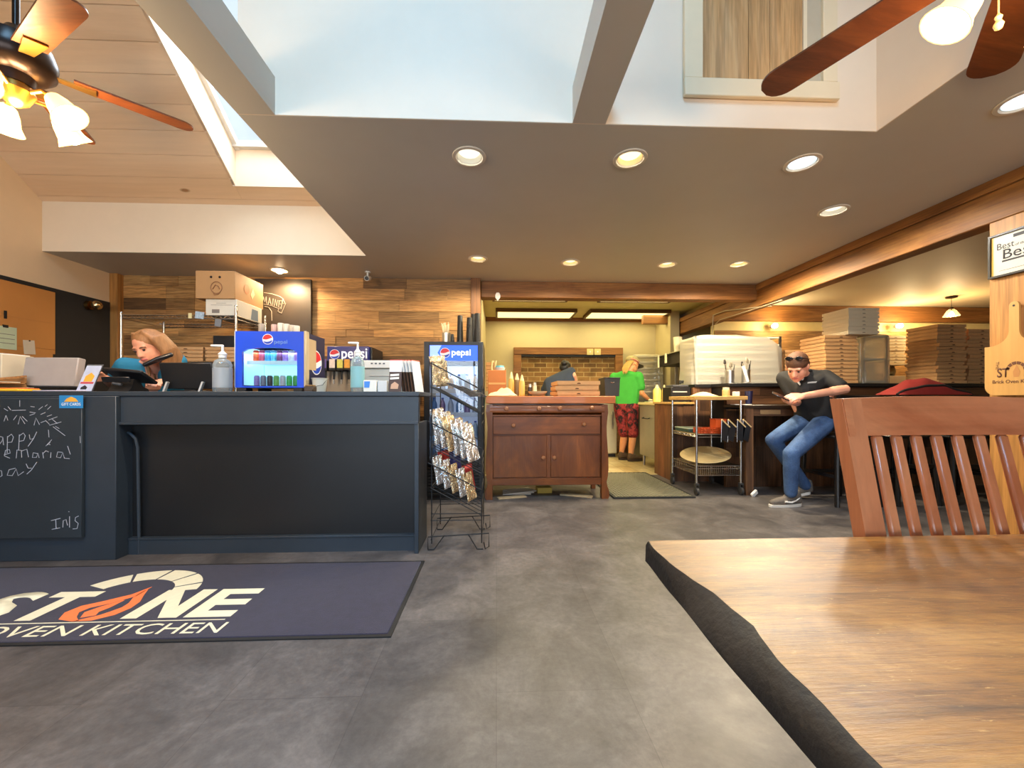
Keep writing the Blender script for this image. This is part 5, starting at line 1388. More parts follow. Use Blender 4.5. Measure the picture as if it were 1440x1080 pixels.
# ================================================================= bar
BARW = wood('bar_board', rgb(74, 50, 32), rgb(124, 86, 54), rgb(98, 66, 42), 'x', 6, .6, tint=True)
BARWZ = wood('bar_board_z', rgb(70, 48, 32), rgb(120, 84, 54), rgb(94, 64, 42), 'z', 6, .6, tint=True)
BT = 1.205
t = thing('bar_counter', 'long bar counter clad in dark reclaimed boards with a black top and a lower ledge', 'bar', (4.6, 4.8, 0)); bl = -Vector(t.location)
f = MB()
def planks_x(mb, x0, x1, y0, y1, z0, z1, hs=(.1, .13, .15)):
    z = z0
    while z < z1 - .01:
        h = R.choice(hs); zz2 = min(z1, z + h); x = x0
        while x < x1 - .01:
            xx = min(x1, x + R.choice([.4, .6, .9, 1.3])); k = R.uniform(.55, 1.2); mb.tint(k, k * .97, k * .93)
            mb.box(x + .001, xx - .001, y0 - R.uniform(0, .006), y1, z + .001, zz2 - .001); x = xx
        z = zz2
def planks_v(mb, x0, x1, y0, y1, z0, z1, ws=(.09, .12, .15)):
    x = x0
    while x < x1 - .01:
        xx = min(x1, x + R.choice(ws)); k = R.uniform(.5, 1.2); mb.tint(k, k * .97, k * .92)
        zm = z0 + (z1 - z0) * R.uniform(.25, .8)
        mb.box(x + .001, xx - .001, y0 - R.uniform(0, .006), y1, z0, zm - .001); k = R.uniform(.5, 1.2); mb.tint(k, k * .96, k * .9); mb.box(x + .001, xx - .001, y0 - R.uniform(0, .006), y1, zm + .001, z1); x = xx
planks_v(f, 2.20, 2.44, 4.86, 4.90, 0, .955); planks_v(f, 2.44, 2.68, 4.86, 4.90, 0, BT - .041); planks_v(f, 2.66, 6.6, 4.52, 4.56, 0, .9)
o = f.build('lower_cladding', BARWZ, t); o.location = bl
f = MB(); planks_x(f, 2.66, 6.6, 4.51, 4.56, .96, BT - .045); o = f.build('upper_cladding', BARW, t); o.location = bl
f = MB(); k = 0
y = 4.905
while y < 5.36: f.tint(R.uniform(1.5, 1.9), R.uniform(1.4, 1.7), 1.3).box(2.18, 2.22, y, y + .1, 0, .955); y += .102
f.tint(.5).box(2.178, 2.235, 4.85, 4.905, 0, .9555)
o = f.build('end_cladding', BARWZ, t); o.location = bl
f = MB().box(2.22, 2.45, 4.91, 5.35, 0, .954).box(2.4505, 6.6, 4.91, 5.35, 0, BT - .045).box(2.69, 6.6, 4.57, 4.91, 0, BT - .045); o = f.build('carcass', BLKM, t); o.location = bl
f = MB().box(2.16, 2.455, 4.84, 5.42, .956, .984, .004); o = f.build('service_ledge', MATS['cart_top'], t); o.location = bl
f = MB().box(2.456, 2.66, 4.84, 5.42, BT - .04, BT, .004).box(2.6605, 6.65, 4.46, 5.42, BT - .04, BT, .004); o = f.build('bar_top', BLK, t); o.location = bl
f = MB().box(2.62, 6.5, 4.10, 4.50, .925, .957, .004); o = f.build('ledge', M('ledge_dark', rgb(48, 36, 28), .35, var=.1), t); o.location = bl
f = MB().tint(.7).box(2.63, 6.5, 4.125, 4.15, .84, .924); o = f.build('ledge_apron', BARW, t); o.location = bl
f = MB().box(2.80, 3.02, 4.118, 4.124, .858, .905, .002); o = f.build('pale_patch_board', M('patch_wood', rgb(136, 108, 72), .6), t); o.location = bl
f = MB().tint(.8).box(2.64, 2.70, 4.11, 4.19, 0, .924); o = f.build('ledge_post', BARWZ, t); o.location = bl
f = MB().tint(1.4).box(2.70, 2.722, 4.115, 4.19, 0, .924); o = f.build('ledge_post', BARWZ, t); o.location = bl
for x_ in (4.4, 5.9):
    f = MB().tint(.8).box(x_, x_ + .06, 4.16, 4.24, 0, .924); o = f.build('ledge_post', BARWZ, t); o.location = bl
t = thing('tumbler', 'dark blue tumbler standing on the lower bar ledge', 'cup', (XY(1053, 4.25), 4.25, .9575)); MB().lathe([(.03, 0), (.04, .15), (.037, .15), (.028, .004), (0, .004)], 20).build('cup', M('tumbler_navy', rgb(22, 26, 62), .35), t)
t = tag(MB().box(-.09, .09, -.05, .05, 0, .008, .002).build('paper_slip', PAPER), 'white paper slip on the bar ledge beside the cart', 'paper', None, (XY(1042, 4.2), 4.2, .9575))
BZ = BT + .0006
# black card machine on the bar end
px0, px1 = 2.185, 2.435
t = thing('receipt_printer', 'squat black receipt machine on the low ledge at the bar\'s left end', 'printer', ((px0 + px1) / 2, 5.02, .9846)); w = (px1 - px0) / 2
# sits partly below the sight line
MB().box(-w, w, -.12, .14, 0, .19, .006).build('body', BLK, t); MB().box(-w + .02, w - .03, -.125, .1, .1905, .215, .004).build('lid', M('grey_plastic', rgb(70, 72, 76), .4), t); MB().box(-w + .02, w - .05, -.126, -.12, .12, .135).build('slot', M('slot_line', rgb(190, 180, 170), .5), t)
f = MB()
for k in range(7):
    a = R.uniform(0, 6.28); f.tube([(.06 + .03 * math.cos(a + q_ * .8), .03 * math.sin(a + q_ * .9), .225 + .05 * abs(math.sin(q_ * .7 + k))) for q_ in range(6)], .004, 5)
f.build('cable_tangle', BLKM, t)
# canisters of utensils
UT = M('utensil_grey', rgb(150, 140, 120), .4, metal=.3, var=.2, vscale=30); UTB = M('utensil_black', rgb(40, 34, 30), .5)
for k, (px, w_, top) in enumerate([(1026, .052, 521), (1049, .048, 520)]):
    Y = 4.7 if k else 4.75
    p = (XY(px, Y), Y, BZ); h = ZY(px, top, Y) - BT
    t = thing('utensil_canister', ['ribbed steel canister of spoons and tongs beside the plastic-covered rack', 'steel canister with a white spatula, second of the two on the bar'][k], 'canister', p, 0, 'utensil canisters on the bar')
    pr = [(w_, 0)]
    for q_ in range(9): pr += [(w_, h * q_ / 9 + .002), (w_ * 1.03, h * (q_ + .5) / 9)]
    MB().lathe(pr + [(w_, h), (w_ * .94, h), (w_ * .9, .006), (0, .006)], 22).build('canister', STEEL, t)
    for q_ in range(7):
        a = 2 * PI * q_ / 7; r0 = w_ * .45; r1 = w_ * (.9 + .5 * R.random()); hh = h + R.uniform(.05, .11)
        p0, p1 = Vector((r0 * math.cos(a), r0 * math.sin(a), .01)), Vector((r1 * math.cos(a), r1 * math.sin(a) * .6, hh))
        u_ = MB().cyl(p0, p1, .005, n=8)
        if q_ % 2: u_.hull([(p1, (.018, .008, .022)), (p1 + (p1 - p0).normalized() * .03, (.014, .007, .012))])
        u_.build('utensil', UT if q_ % 3 else UTB, t)
    if k: MB().beam((-.01, -.055, .0 + .02), (-.075, -.06, h + .04), .035, .006, (0, 1, 0)).build('white_spatula', WPLAS, t)

# plastic covered tray racks
FILM = clear('rack_film', (.95, .93, .86, 1), rough=.12, haze=.45, hazec=(1, .97, .86, 1))
FILMC = clear('rack_film_clear', (.95, .93, .86, 1), rough=.1, haze=.25, hazec=(1, .97, .86, 1))
TRAY = M('tray_cream', rgb(236, 228, 204), .5)
def covered_rack(name, label, x0, x1, y0, y1, z0, z1, film, ntr, legs=False, bulge=.02, cut=0):
    t = thing(name, label, 'tray rack', ((x0 + x1) / 2, (y0 + y1) / 2, z0)); w, d, h = (x1 - x0) / 2, (y1 - y0) / 2, z1 - z0
    for a in (-w + .04, w - .04):
        for c in (-d + .04, d - .04): MB().box(a - .012, a + .012, c - .012, c + .012, 0, h - .03).build('rack_post', STEEL, t)
    for k in range(ntr):
        z_ = .03 + (h - .09) * k / max(1, ntr - 1)
        MB().box(-w + .055, w - .055, -d + .03, d - .03, z_, z_ + .022, .004).build('tray', TRAY, t)
    prof = []
    sh = MB(); ph = R.uniform(0, 6)
    def fn(u, v):
        a = 2 * PI * u; c_, s_ = math.cos(a), math.sin(a); e = .22
        x = w * math.copysign(abs(c_) ** e, c_); y = d * math.copysign(abs(s_) ** e, s_)
        if v < .8:
            q_ = v / .8; z_ = q_ * (h - .05); k_ = 1 + bulge * .5 * math.sin(9 * a + ph + 3 * q_) * (1 - .3 * q_) - .015 * q_
        else:
            q_ = (v - .8) / .2; z_ = (h - .05) + .05 * math.sin(q_ * PI / 2); k_ = (1 - .015) * (1 - q_ ** 2.2 * .98)
        cx = max(-1, min(1, x / w))
        if cut and x > 0: z_ = min(z_, h - cut * max(0, cx) * (max(0, cx - .35)))
        return (x * k_, y * k_, max(z_, .0) + .003 * math.sin(14 * a + 5 * v))
    sh.sheet(fn, 64, 26); sh.build('plastic_cover', film, t, 70)
    return t
Yr = 4.86
x0, x1 = XY(980, Yr), XY(1083, 5.2)
covered_rack('covered_tray_rack', 'large tray rack under a cloudy plastic cover standing on the bar top', x0, x1, 4.92, 5.40, BZ + .003, ZY(1020, 470, 5.0), FILM, 7, bulge=.03, cut=.32)
covered_rack('covered_tray_rack', 'plastic-covered tray rack behind the man in the green shirt', 2.42, 3.0, 7.0, 7.38, .905, ZY(900, 497, 7.0), FILMC, 9)
covered_rack('covered_tray_rack', 'clear plastic-covered tray rack between the brown and yellow-lit box stacks', XY(1206, 5.0), XY(1246, 5.0), 4.92, 5.38, BZ + .003, ZY(1230, 468, 4.95), FILMC, 3)
tag(MB().box(-.32, .32, -.2, .2, 0, .898, .004).build('steel_table', STEEL), 'steel stand under the plastic-covered rack at the back of the kitchen', 'table', None, (2.71, 7.19, .0045 - .0045))

# ================================================================= kitchen things
x0, y0, y1 = 2.24, 5.48, 6.15
t = thing('prep_table', 'stainless prep table with a yellow-lit top beside the bar end', 'prep table', (x0 + .35, (y0 + y1) / 2, .0045))
MB().box(-.35, .35, -.33, .33, .16, .93, .004).build('steel_body', M('prep_steel', rgb(176, 172, 150), .35, metal=.7), t); MB().box(-.37, .37, -.35, .35, .931, .97, .004).build('top', M('cutting_top', rgb(226, 210, 150), .5), t)
for a in (-.3, .3):
    for c in (-.28, .28): MB().cyl((a, c, 0), (a, c, .159), .02, n=12).build('leg', STEEL, t)
MB().tube([(-.36, -.1, .74), (-.39, -.1, .73), (-.39, .12, .73), (-.36, .12, .74)], .007, 8).build('handle', BLKM, t)
PT = .0045 + .9706
for k, (px, top, r_, nm) in enumerate([(924, 541, .055, 'plump sauce tub'), (934, 541, .03, 'slim sauce bottle')]):
    Y = 5.62; h = ZY(px, top, Y) - PT
    t = thing('sauce_bottle', 'yellow ' + nm + ' on the prep table', 'sauce bottle', (XY(px, Y), Y, PT), 0, 'sauce bottles on the prep table')
    MB().lathe([(r_, 0), (r_, h * .68), (r_ * .7, h * .8), (0, h * .8)], 16).build('bottle', M('sauce_yellow', rgb(232, 208, 110), .4), t); MB().lathe([(r_ * .6, h * .802), (r_ * .2, h), (0, h)], 12).build('cap', M('cap_cream', rgb(226, 206, 150), .5), t)
t = thing('dough_tray', 'pale dough pieces on a tray on the prep table', 'tray', (2.42, 5.98, PT)); MB().box(-.13, .13, -.1, .1, 0, .014, .004).build('tray_base', STEEL, t)
for k in range(5): MB().ell((-.08 + .04 * k, .02 * math.sin(k * 2), .03), (.03, .03, .016), 12).build('dough_ball', M('dough', rgb(232, 214, 160), .7), t)
t = thing('white_fridge', 'plain cream-coloured fridge door between the sideboard and the green-shirted man', 'fridge', (1.82, 6.95, .0045)); MB().box(-.3, .3, -.0, .4, .05, 1.0, .01).build('cabinet', M('fridge_cream', rgb(196, 190, 160), .4), t); MB().box(-.295, .295, -.04, -.002, .07, .985, .008).build('door', MATS['fridge_cream'], t); MB().box(-.28, .28, 0, .38, 0, .049).build('plinth', BLKM, t); MB().box(.2, .22, -.07, -.041, .5, .8, .004).build('handle', STEEL, t)
t = thing('kitchen_worktop', 'steel worktop in front of the brick oven', 'worktop', (.75, 7.08, .0045)); MB().box(-.62, .62, -.25, .3, .88, .92, .004).build('top', STEEL, t)
for a in (-.58, .58):
    for c in (-.2, .25): MB().cyl((a, c, 0), (a, c, .879), .02, n=10).build('leg', STEEL, t)
# steel shelf with towels
xs0 = 2.55
t = thing('steel_hood_shelf', 'dark-edged steel hood shelf above the prep area with hanging towels', 'shelf', (2.92, 6.03, 1.69))
MB().box(-.22, .3, -.6, .55, .0, .03, .003).box(-.22, .3, -.6, .55, -.13, -.002).build('hood', M('hood_dark', rgb(40, 34, 28), .5), t)
MB().box(-.25, .31, -.62, .57, .031, .045, .003).build('top_sheet', M('prep_steel', rgb(176, 172, 150), .35, metal=.7), t)
for a, c in ((.08, -.5), (.08, .5)): MB().box(a - .02, a + .02, c - .02, c + .02, -1.6855, -.131).build('post', STEEL, t)
for k, (y_, w_, h_) in enumerate([(-.42, .10, .16), (.12, .09, .15), (.4, .07, .2)]):
    tt = thing('hanging_towel', ['folded white towel nearest the bar, hanging from the steel hood', 'white towel in the middle of the steel hood', 'small cream towel at the far end of the steel hood'][k], 'towel', (2.92 - .262, 6.03 + y_, 1.738 - h_), 0, 'towels on the steel hood')
    MB().sheet(lambda u, v: (-.002 + .006 * math.sin(8 * u), (u - .5) * w_, v * h_), 8, 8, .004).build('cloth', M('towel_white', rgb(226, 218, 186), .9), tt)
for k, (y_, h_) in enumerate([(-.35, .14), (-.12, .22), (-.5, .1)]):
    tt = thing('paper_cup_stack', ['stack of pale tubs on the steel hood, the middle one', 'tallest stack of pale tubs on the steel hood', 'low stack of pale tubs on the steel hood, nearest the bar'][k], 'tub stack', (2.735, 6.03 + y_, 1.736), 0, 'tub stacks on the steel hood')
    MB().lathe([(.05, 0), (.065, h_), (.06, h_), (0, h_ - .01)], 16).build('tubs', M('tub_cream', rgb(220, 208, 176), .5), tt)

# fluorescent fixtures
FLU = glow('fluorescent', (1, .86, .38, 1), 1.5)
for k, (a, c, y0, y1) in enumerate([(697, 812, 6.72, 7.3), (830, 944, 6.72, 7.3), (692, 806, 5.55, 6.05), (852, 962, 5.55, 6.05)]):
    x0, x1 = XY(a, y0), XY(c, y0)
    t = thing('fluorescent_light', 'boxed fluorescent ceiling light in the kitchen, ' + ['left of the far pair', 'right of the far pair', 'left of the near pair behind the header beam', 'right of the near pair behind the header beam'][k], 'ceiling light', ((x0 + x1) / 2, (y0 + y1) / 2, 2.5595), 0, 'kitchen fluorescent lights'); w, d = (x1 - x0) / 2, (y1 - y0) / 2
    MB().box(-w, w, -d, -d + .035, -.06, 0).box(-w, w, d - .035, d, -.06, 0).box(-w, -w + .035, -d + .035, d - .035, -.06, 0).box(w - .035, w, -d + .035, d - .035, -.06, 0).build('wood_frame', M('fixture_brown', rgb(92, 62, 34), .5), t)
    MB().box(-w + .036, w - .036, -d + .036, d - .036, -.05, -.035).build('diffuser', FLU, t)
    area('fluorescent_lamp', ((x0 + x1) / 2, (y0 + y1) / 2, 2.5075), (0, 0, 0), 2 * w - .1, 2 * d - .1, 13, (1, .86, .42))
t = tag(MB().prism([(-.03, -.06), (0, -.1), (.03, -.06), (.03, -.03), (.015, 0), (-.015, 0), (-.03, -.03)], 'y', -.006, .006).build('hanging_tag', WPLAS), 'small white tag hanging under the header beam beside the post', 'tag', None, (XY(700, 4.79), 4.79, 2.30))
for k, px in enumerate((830, 840.5)):
    t = thing('switch_plate', ['left', 'right'][k] + ' one of two cream switch plates on the oven\'s timber lintel', 'switch plate', (XY(px, 7.35), 7.3595, ZY(px, 499, 7.35)), 0, 'switch plates over the oven')
    MB().box(-.06, .06, -.006, 0, 0, .115, .002).build('plate', M('plate_cream', rgb(214, 196, 130), .5), t); MB().box(-.012, .012, -.012, -.0062, .045, .07).build('toggle', WPLAS, t)
# conduits on the timber
t = tag(MB().tube([atX(1085, 430, 3.19), atX(1020, 437, 3.19), atX(1003, 443, 3.195), atX(1001, 475, 3.195)], .008, 8).build('conduit', M('conduit_grey', rgb(170, 150, 120), .5)), 'thin grey conduit bending down the side of the long timber', 'conduit')
t = tag(MB().tube([atX(1100, 418, 3.165) + Vector((0, 0, -.03)), atX(1012, 450, 3.165), atX(1006, 456, 3.165)], .006, 8).build('conduit', MATS['conduit_grey']), 'second thin conduit lower on the long timber', 'conduit')
# ================================================================= pizza boxes along the bar
bh = .0455
def corner_stack(px_l, Yf, s, n, where, group, kind='k', base=BZ, h=bh, jit=.006):
    x = XY(px_l, Yf) + s / 2
    stack(kind, s, h, n, (x, Yf + s / 2, base), 0, where, group, jit, .02)
corner_stack(1161, 4.66, .405, 13, 'the stack right behind the seated man', 'brown pizza boxes behind the seated man')
corner_stack(1105, 5.02, .255, 10, 'the low stack left of the seated man', 'brown pizza boxes behind the seated man')
s = .385; x = XY(1193, 4.60) + s / 2
stack('w', s, bh, 7, (x, 4.60 + s / 2, BZ + 13 * bh + .001), 0, 'the white stack atop the brown one', 'white pizza boxes', .003, .01)
corner_stack(1318, 4.64, .37, 16, 'the tall stack under the pendant lamp', 'brown pizza boxes under the pendant lamp', jit=.012)
corner_stack(1361, 4.70, .36, 15, 'the tall stack at the pine wall', 'brown pizza boxes under the pendant lamp', jit=.012)
# back shelf with white boxes and foil
t = thing('storage_cabinet', 'low storage cabinet against the back wall of the right-hand room', 'cabinet', (5.6, 5.72, 0)); MB().box(-1.2, 1.2, -.2, .2, 0, 1.2, .004).build('body', M('cab_cream', rgb(200, 184, 140), .5), t); MB().box(-1.22, 1.22, -.22, .205, 1.2005, 1.23).build('top', BLK, t)
xd = XY(1262, 5.55)
t = thing('carton', 'pale carton under the foil bundle, right of the clear covered rack', 'carton', (xd, 5.72, 1.2305)); MB().box(-.15, .15, -.15, .15, 0, .13, .003).build('body', M('white_carton', rgb(214, 204, 184), .7), t)
t = thing('foil_bundle', 'crumpled dark foil bundle under the yellow-lit white boxes', 'foil', (xd, 5.72, 1.361)); 
mb = bag_mesh(.28, .15, .2, 21); mb.build('wrap', M('foil_dark', rgb(120, 110, 90), .3, metal=.8), t, 15)
t = thing('shelf_board', 'wall shelf holding the yellow-lit white boxes', 'shelf', (xd, 5.75, 1.52)); MB().box(-.2, .2, -.17, .17, 0, .02).build('board', WBOX, t); MB().prism([(.17, 0), (.17, -.12), (.0, 0)], 'x', .15, .17).prism([(.17, 0), (.17, -.12), (.0, 0)], 'x', -.17, -.15).build('bracket', STEEL, t)
stack('w', .3, .045, 9, (xd + .02, 5.74, 1.5405), 0, 'the yellow-lit stack on the wall shelf', 'yellow-lit white boxes', .01, .02)

# pendant and bare bulbs
pz = atZ(1338, 417, 2.46)
t = thing('pendant_lamp', 'small clear pendant lamp glowing over the pizza boxes by the pine wall', 'pendant lamp', (pz.x, pz.y, 2.459))
MB().lathe([(.0, 0), (.065, 0), (.06, -.02), (.012, -.026)], 20).build('ceiling_rose', M('bronze', rgb(60, 44, 30), .4, metal=.6), t)
MB().cyl((0, 0, -.15), (0, 0, -.026), .003, n=6).build('cord', BLKM, t); MB().cyl((0, 0, -.19), (0, 0, -.15), .02, n=14).build('socket', MATS['bronze'], t)
MB().lathe([(.03, -.18), (.05, -.2), (.09, -.275), (.088, -.275), (.048, -.204)], 20, caps=False).build('glass_shade', clear('lamp_glass', (1, .93, .8, 1), haze=.1, hazec=(1, .85, .6, 1)), t)
MB().ell((0, 0, -.235), (.03, .03, .042), 14).build('bulb', glow('warm_bulb', (1, .66, .28, 1), 45), t)
def plight(loc, e, col, r=.04):
    l = bpy.data.lights.new('lamp', 'POINT'); l.energy = e; l.color = col; l.shadow_soft_size = r
    o = bpy.data.objects.new('lamp', l); COL.objects.link(o); o.location = loc; return o
plight((pz.x, pz.y, 2.459 - .33), 24, (1, .72, .38))
for k, px in enumerate((1090, 1266)):
    Y = 5.84
    t = thing('bare_bulb', ['bare glowing bulb on the back beam, left of the white pizza boxes', 'bare glowing bulb on the back beam, above the yellow-lit boxes'][k], 'wall lamp', (XY(px, Y), 5.929, ZY(px, 458, Y)))
    MB().cyl((0, 0, 0), (0, -.045, 0), .028, n=14).build('socket', WPLAS, t); MB().ell((0, -.085, 0), (.038, .042, .038), 14).build('bulb', glow('warm_bulb2', (1, .74, .36, 1), 40), t)
    plight((XY(px, Y), 5.72, ZY(px, 458, Y)), 16, (1, .76, .40))

# ================================================================= bar stools
STB = M('stool_black', rgb(20, 17, 16), .35, var=.1)
def make_stool(x, label):
    t = thing('bar_stool', label, 'bar stool', (x, 3.85, 0), 0, 'black bar stools along the bar')
    w = .21
    MB().box(-w, w, -.2, .21, .64, .672, .012).build('seat', STB, t)
    for a in (-1, 1):
        MB().beam((a * (w - .02), .19, .639), (a * (w - .005), .215, 0), .036, .036, (0, 1, 0), .004).build('leg', STB, t)
        MB().tube([(a * (w + .0), -.225, 0), (a * (w - .02), -.2, .4), (a * (w - .02), -.205, .70), (a * (w - .02), -.215, 1.05)], .021, 8).build('back_post', STB, t)
        MB().beam((a * (w - .012), -.2, .28), (a * (w - .012), .2, .28), .02, .03).build('side_stretcher', STB, t)
    MB().box(-w + .03, w - .03, -.215, -.195, .36, .395, .003).build('rear_stretcher', STB, t); MB().box(-w + .03, w - .03, .19, .21, .25, .285, .003).build('front_stretcher', STB, t)
    MB().box(-w + .0, w - .0, -.236, -.205, .98, 1.055, .01).build('top_rail', STB, t); MB().box(-w + .02, w - .02, -.225, -.2, .86, .90, .004).build('lower_rail', STB, t)
    for k in range(4): MB().box(-.12 + .08 * k - .016, -.12 + .08 * k + .016, -.222, -.206, .9005, .9795, .002).build('slat', STB, t)
    return t
st0 = make_stool(3.415, 'black wooden bar stool the seated man sits on')
dup(st0, (4.01, 3.86, 0), .02, 'black wooden bar stool right of the seated man, with the red jacket on its back')
dup(st0, (4.56, 3.84, 0), -.03, 'black wooden bar stool third from the left along the bar')
dup(st0, (5.12, 3.85, 0), .02, 'black wooden bar stool fourth from the left, half hidden behind the pine wall')
t = thing('red_jacket', 'red jacket with dark edges heaped on the bar stool backs right of the man', 'jacket', (4.05, 3.63, 1.0575))
def jk(u, v):
    x = (u - .5) * .72; y = (v - .5) * .26
    e = max(0, math.sin(PI * u)) ** .5 * max(0, math.sin(PI * v)) ** .5
    hgt = .150 * (1 - .55 * max(0, (u - .62) / .38) - .35 * max(0, (.3 - u) / .3))
    return (x, y, .003 + e * (hgt + .008 * math.sin(13 * u + 5 * v) + .006 * math.sin(23 * u - 9 * v)))
MB().sheet(jk, 30, 14).build('red_cloth', M('jacket_red', rgb(122, 26, 20), .85, var=.12, bmp=.15), t, 60)
MB().tube([jk(k / 24, .10) for k in range(25)], .012, 8).build('dark_hem', M('jacket_black', rgb(24, 18, 18), .8), t)

# ================================================================= award and peel on the pine wall
WX = 3.219
def wz(px, py): return atX(px, py, WX)
yl = wz(1393, 360).y; zt_, zb_ = wz(1393, 334).z, wz(1395, 393).z
t = thing('award_frame', 'framed certificate beginning with the word Best, hung on the pine wall', 'picture frame', (WX, yl - .18, zb_))
fw_, fh_ = .36, zt_ - zb_
m_ = MB(); th = .012
m_.box(-.02, 0, -fw_ / 2, fw_ / 2, 0, th).box(-.02, 0, -fw_ / 2, fw_ / 2, fh_ - th, fh_).box(-.02, 0, fw_ / 2 - th, fw_ / 2, th, fh_ - th).box(-.02, 0, -fw_ / 2, -fw_ / 2 + th, th, fh_ - th); m_.build('frame', BLK, t)
MB().box(-.01, -.002, -fw_ / 2 + th, fw_ / 2 - th, th, fh_ - th).build('certificate', M('certificate_paper', rgb(188, 184, 172), .5, var=.05, vscale=20), t)
ap = plane((-.0105, fw_ / 2 - th, th), (0, -1, 0), (0, 0, 1)); W_, H_ = fw_ - 2 * th, fh_ - 2 * th
INK = M('print_black', rgb(40, 40, 46), .6)
text('Best', INK, t, 'lettering', (.03, .115, H_ * .64, H_ * .80), ap, .0006); text('of the', INK, t, 'lettering', (.12, .17, H_ * .64, H_ * .7), ap, .0006); text('Best', INK, t, 'lettering', (.06, .22, H_ * .38, H_ * .62), ap, .0006, off=.004)
mb = MB(); flat(mb, [(.055, H_ * .31), (.3, H_ * .31), (.3, H_ * .355), (.055, H_ * .355)], ap, .0005); flat(mb, [(.11, H_ * .86), (.26, H_ * .86), (.26, H_ * .94), (.11, H_ * .94)], ap, .0005); mb.build('printed_band', INK, t)
mb = MB(); flat(mb, [(.04, H_ * .1), (.25, H_ * .1), (.25, H_ * .112), (.04, H_ * .112)], ap, .0005); mb.build('printed_line', MATS['print_grey'], t)
mb = MB(); flat(mb, [(.001, .001), (.012, .001), (.012, H_ - .001), (.001, H_ - .001)], ap, .0004); mb.build('gold_edge', M('gold_edge', rgb(210, 170, 70), .4), t)
# pizza peel
PX_ = 3.195
yc = atX(1427, 430, PX_).y; z0_ = atX(1400, 556, PX_).z; z1_ = atX(1385, 489, PX_).z; z2_ = atX(1425, 424, PX_).z; hw = atX(1386, 520, PX_).y - yc
t = thing('pizza_peel', 'wooden pizza peel with a burnt-in sign, hung on the pine wall', 'pizza peel', (PX_, yc, z0_)); h1, h2 = z1_ - z0_, z2_ - z0_
out = []
r_ = .055
for k in range(9):
    a = PI + PI / 2 * k / 8; out.append((-hw + r_ + r_ * math.cos(a), r_ + r_ * math.sin(a)))
for k in range(9):
    a = 1.5 * PI + PI / 2 * k / 8; out.append((hw - r_ + r_ * math.cos(a), r_ + r_ * math.sin(a)))
out.append((hw, h1))
for k in range(8):
    q_ = k / 7; out.append((hw - .02 - (hw - .045) * math.sin(q_ * PI / 2), h1 + .0 + .085 * (1 - math.cos(q_ * PI / 2))))
for k in range(9):
    a = PI * k / 8; out.append((.024 * math.cos(a), h2 - .024 + .024 * math.sin(a)))
nn = len(out)
out += [(-a, b_) for a, b_ in [(hw - .02 - (hw - .045) * math.sin(k / 7 * PI / 2), h1 + .085 * (1 - math.cos(k / 7 * PI / 2))) for k in range(7, -1, -1)]] + [(-hw, h1)]
MB().prism(out, 'x', -.006, .006).build('board', wood('peel_wood', rgb(178, 130, 68), rgb(204, 158, 92), None, 'z', 3, .5, fine=.3), t)
pp_ = plane((-.0065, 0, 0), (0, -1, 0), (0, 0, 1)); BURN = M('burnt_brown', rgb(92, 50, 24), .7)
text('ST', BURN, t, 'burnt_lettering', (-.082, -.022, h1 * .36, h1 * .55), pp_, .0005, off=.02); text('NE', BURN, t, 'burnt_lettering', (.048, .118, h1 * .36, h1 * .55), pp_, .0005, off=.02); text('THE', BURN, t, 'burnt_lettering', (-.05, .0, 0, .016), pp_ @ Matrix.Translation((-.088, h1 * .46 + .02, 0)) @ Matrix.Rotation(-PI / 2, 4, 'Z'), .0005); text('Brick Oven Kitchen', BURN, t, 'burnt_lettering', (-.105, .118, h1 * .24, h1 * .31), pp_, .0005, off=.01)
mb = MB()
for k in range(6):
    a0 = math.radians(-2 + k * 31); a1 = a0 + math.radians(27)
    pts = [(.012 + .05 * math.cos(a0), h1 * .5 + .052 * math.sin(a0)), (.012 + .05 * math.cos((a0 + a1) / 2), h1 * .5 + .052 * math.sin((a0 + a1) / 2)), (.012 + .05 * math.cos(a1), h1 * .5 + .052 * math.sin(a1)), (.012 + .034 * math.cos(a1), h1 * .5 + .034 * math.sin(a1)), (.012 + .034 * math.cos(a0), h1 * .5 + .034 * math.sin(a0))]
    flat(mb, pts, pp_, .0005)
mb.build('burnt_arch', BURN, t)
mb = MB(); flat(mb, [(.0, h1 * .36), (.024, h1 * .36), (.03, h1 * .46), (.014, h1 * .6), (-.004, h1 * .46)], pp_, .0005); mb.build('burnt_flame', M('burnt_light', rgb(170, 116, 62), .7), t)
MB().cyl((.024, 0, h2 - .026), (-.008, 0, h2 - .026), .006, n=10).build('hook', BLKM, t)

# ================================================================= near table and chair
TBT = .75
SLAB = None
m, nt, b = newmat('slab_wood')
rt_ = (0, 0, -.12)
c = ramp(nt, noise(nt, coords(nt, (.45, 1, 1), rot=rt_), 4.5, 10, .74, 1.2), [(.30, rgb(84, 49, 19)), (.44, rgb(130, 84, 34)), (.56, rgb(158, 108, 47)), (.72, rgb(196, 150, 82))])
g1 = ramp(nt, noise(nt, coords(nt, (.12, 1, 1), rot=rt_), 34, 8, .8, .6), [(.34, (.5, .44, .38, 1)), (.5, (.92, .9, .87, 1)), (.68, (1.2, 1.17, 1.1, 1))])
g2 = ramp(nt, noise(nt, coords(nt, (.07, 1, 1), rot=rt_), 170, 5, .75), [(.36, (.62, .56, .5, 1)), (.52, (1, 1, 1, 1))])
c = mixc(nt, mixc(nt, c, g1), g2)
sp = ramp(nt, noise(nt, coords(nt, (.18, 1, 1), rot=(0, 0, -.25)), 210, 4, .7, .8), [(.63, (0, 0, 0, 1)), (.74, (.75, .75, .75, 1))])
m2 = nt.nodes.new('ShaderNodeMix'); m2.data_type = 'RGBA'; nt.links.new(sp, m2.inputs[0]); nt.links.new(c, m2.inputs[6]); m2.inputs[7].default_value = rgb(216, 172, 106)
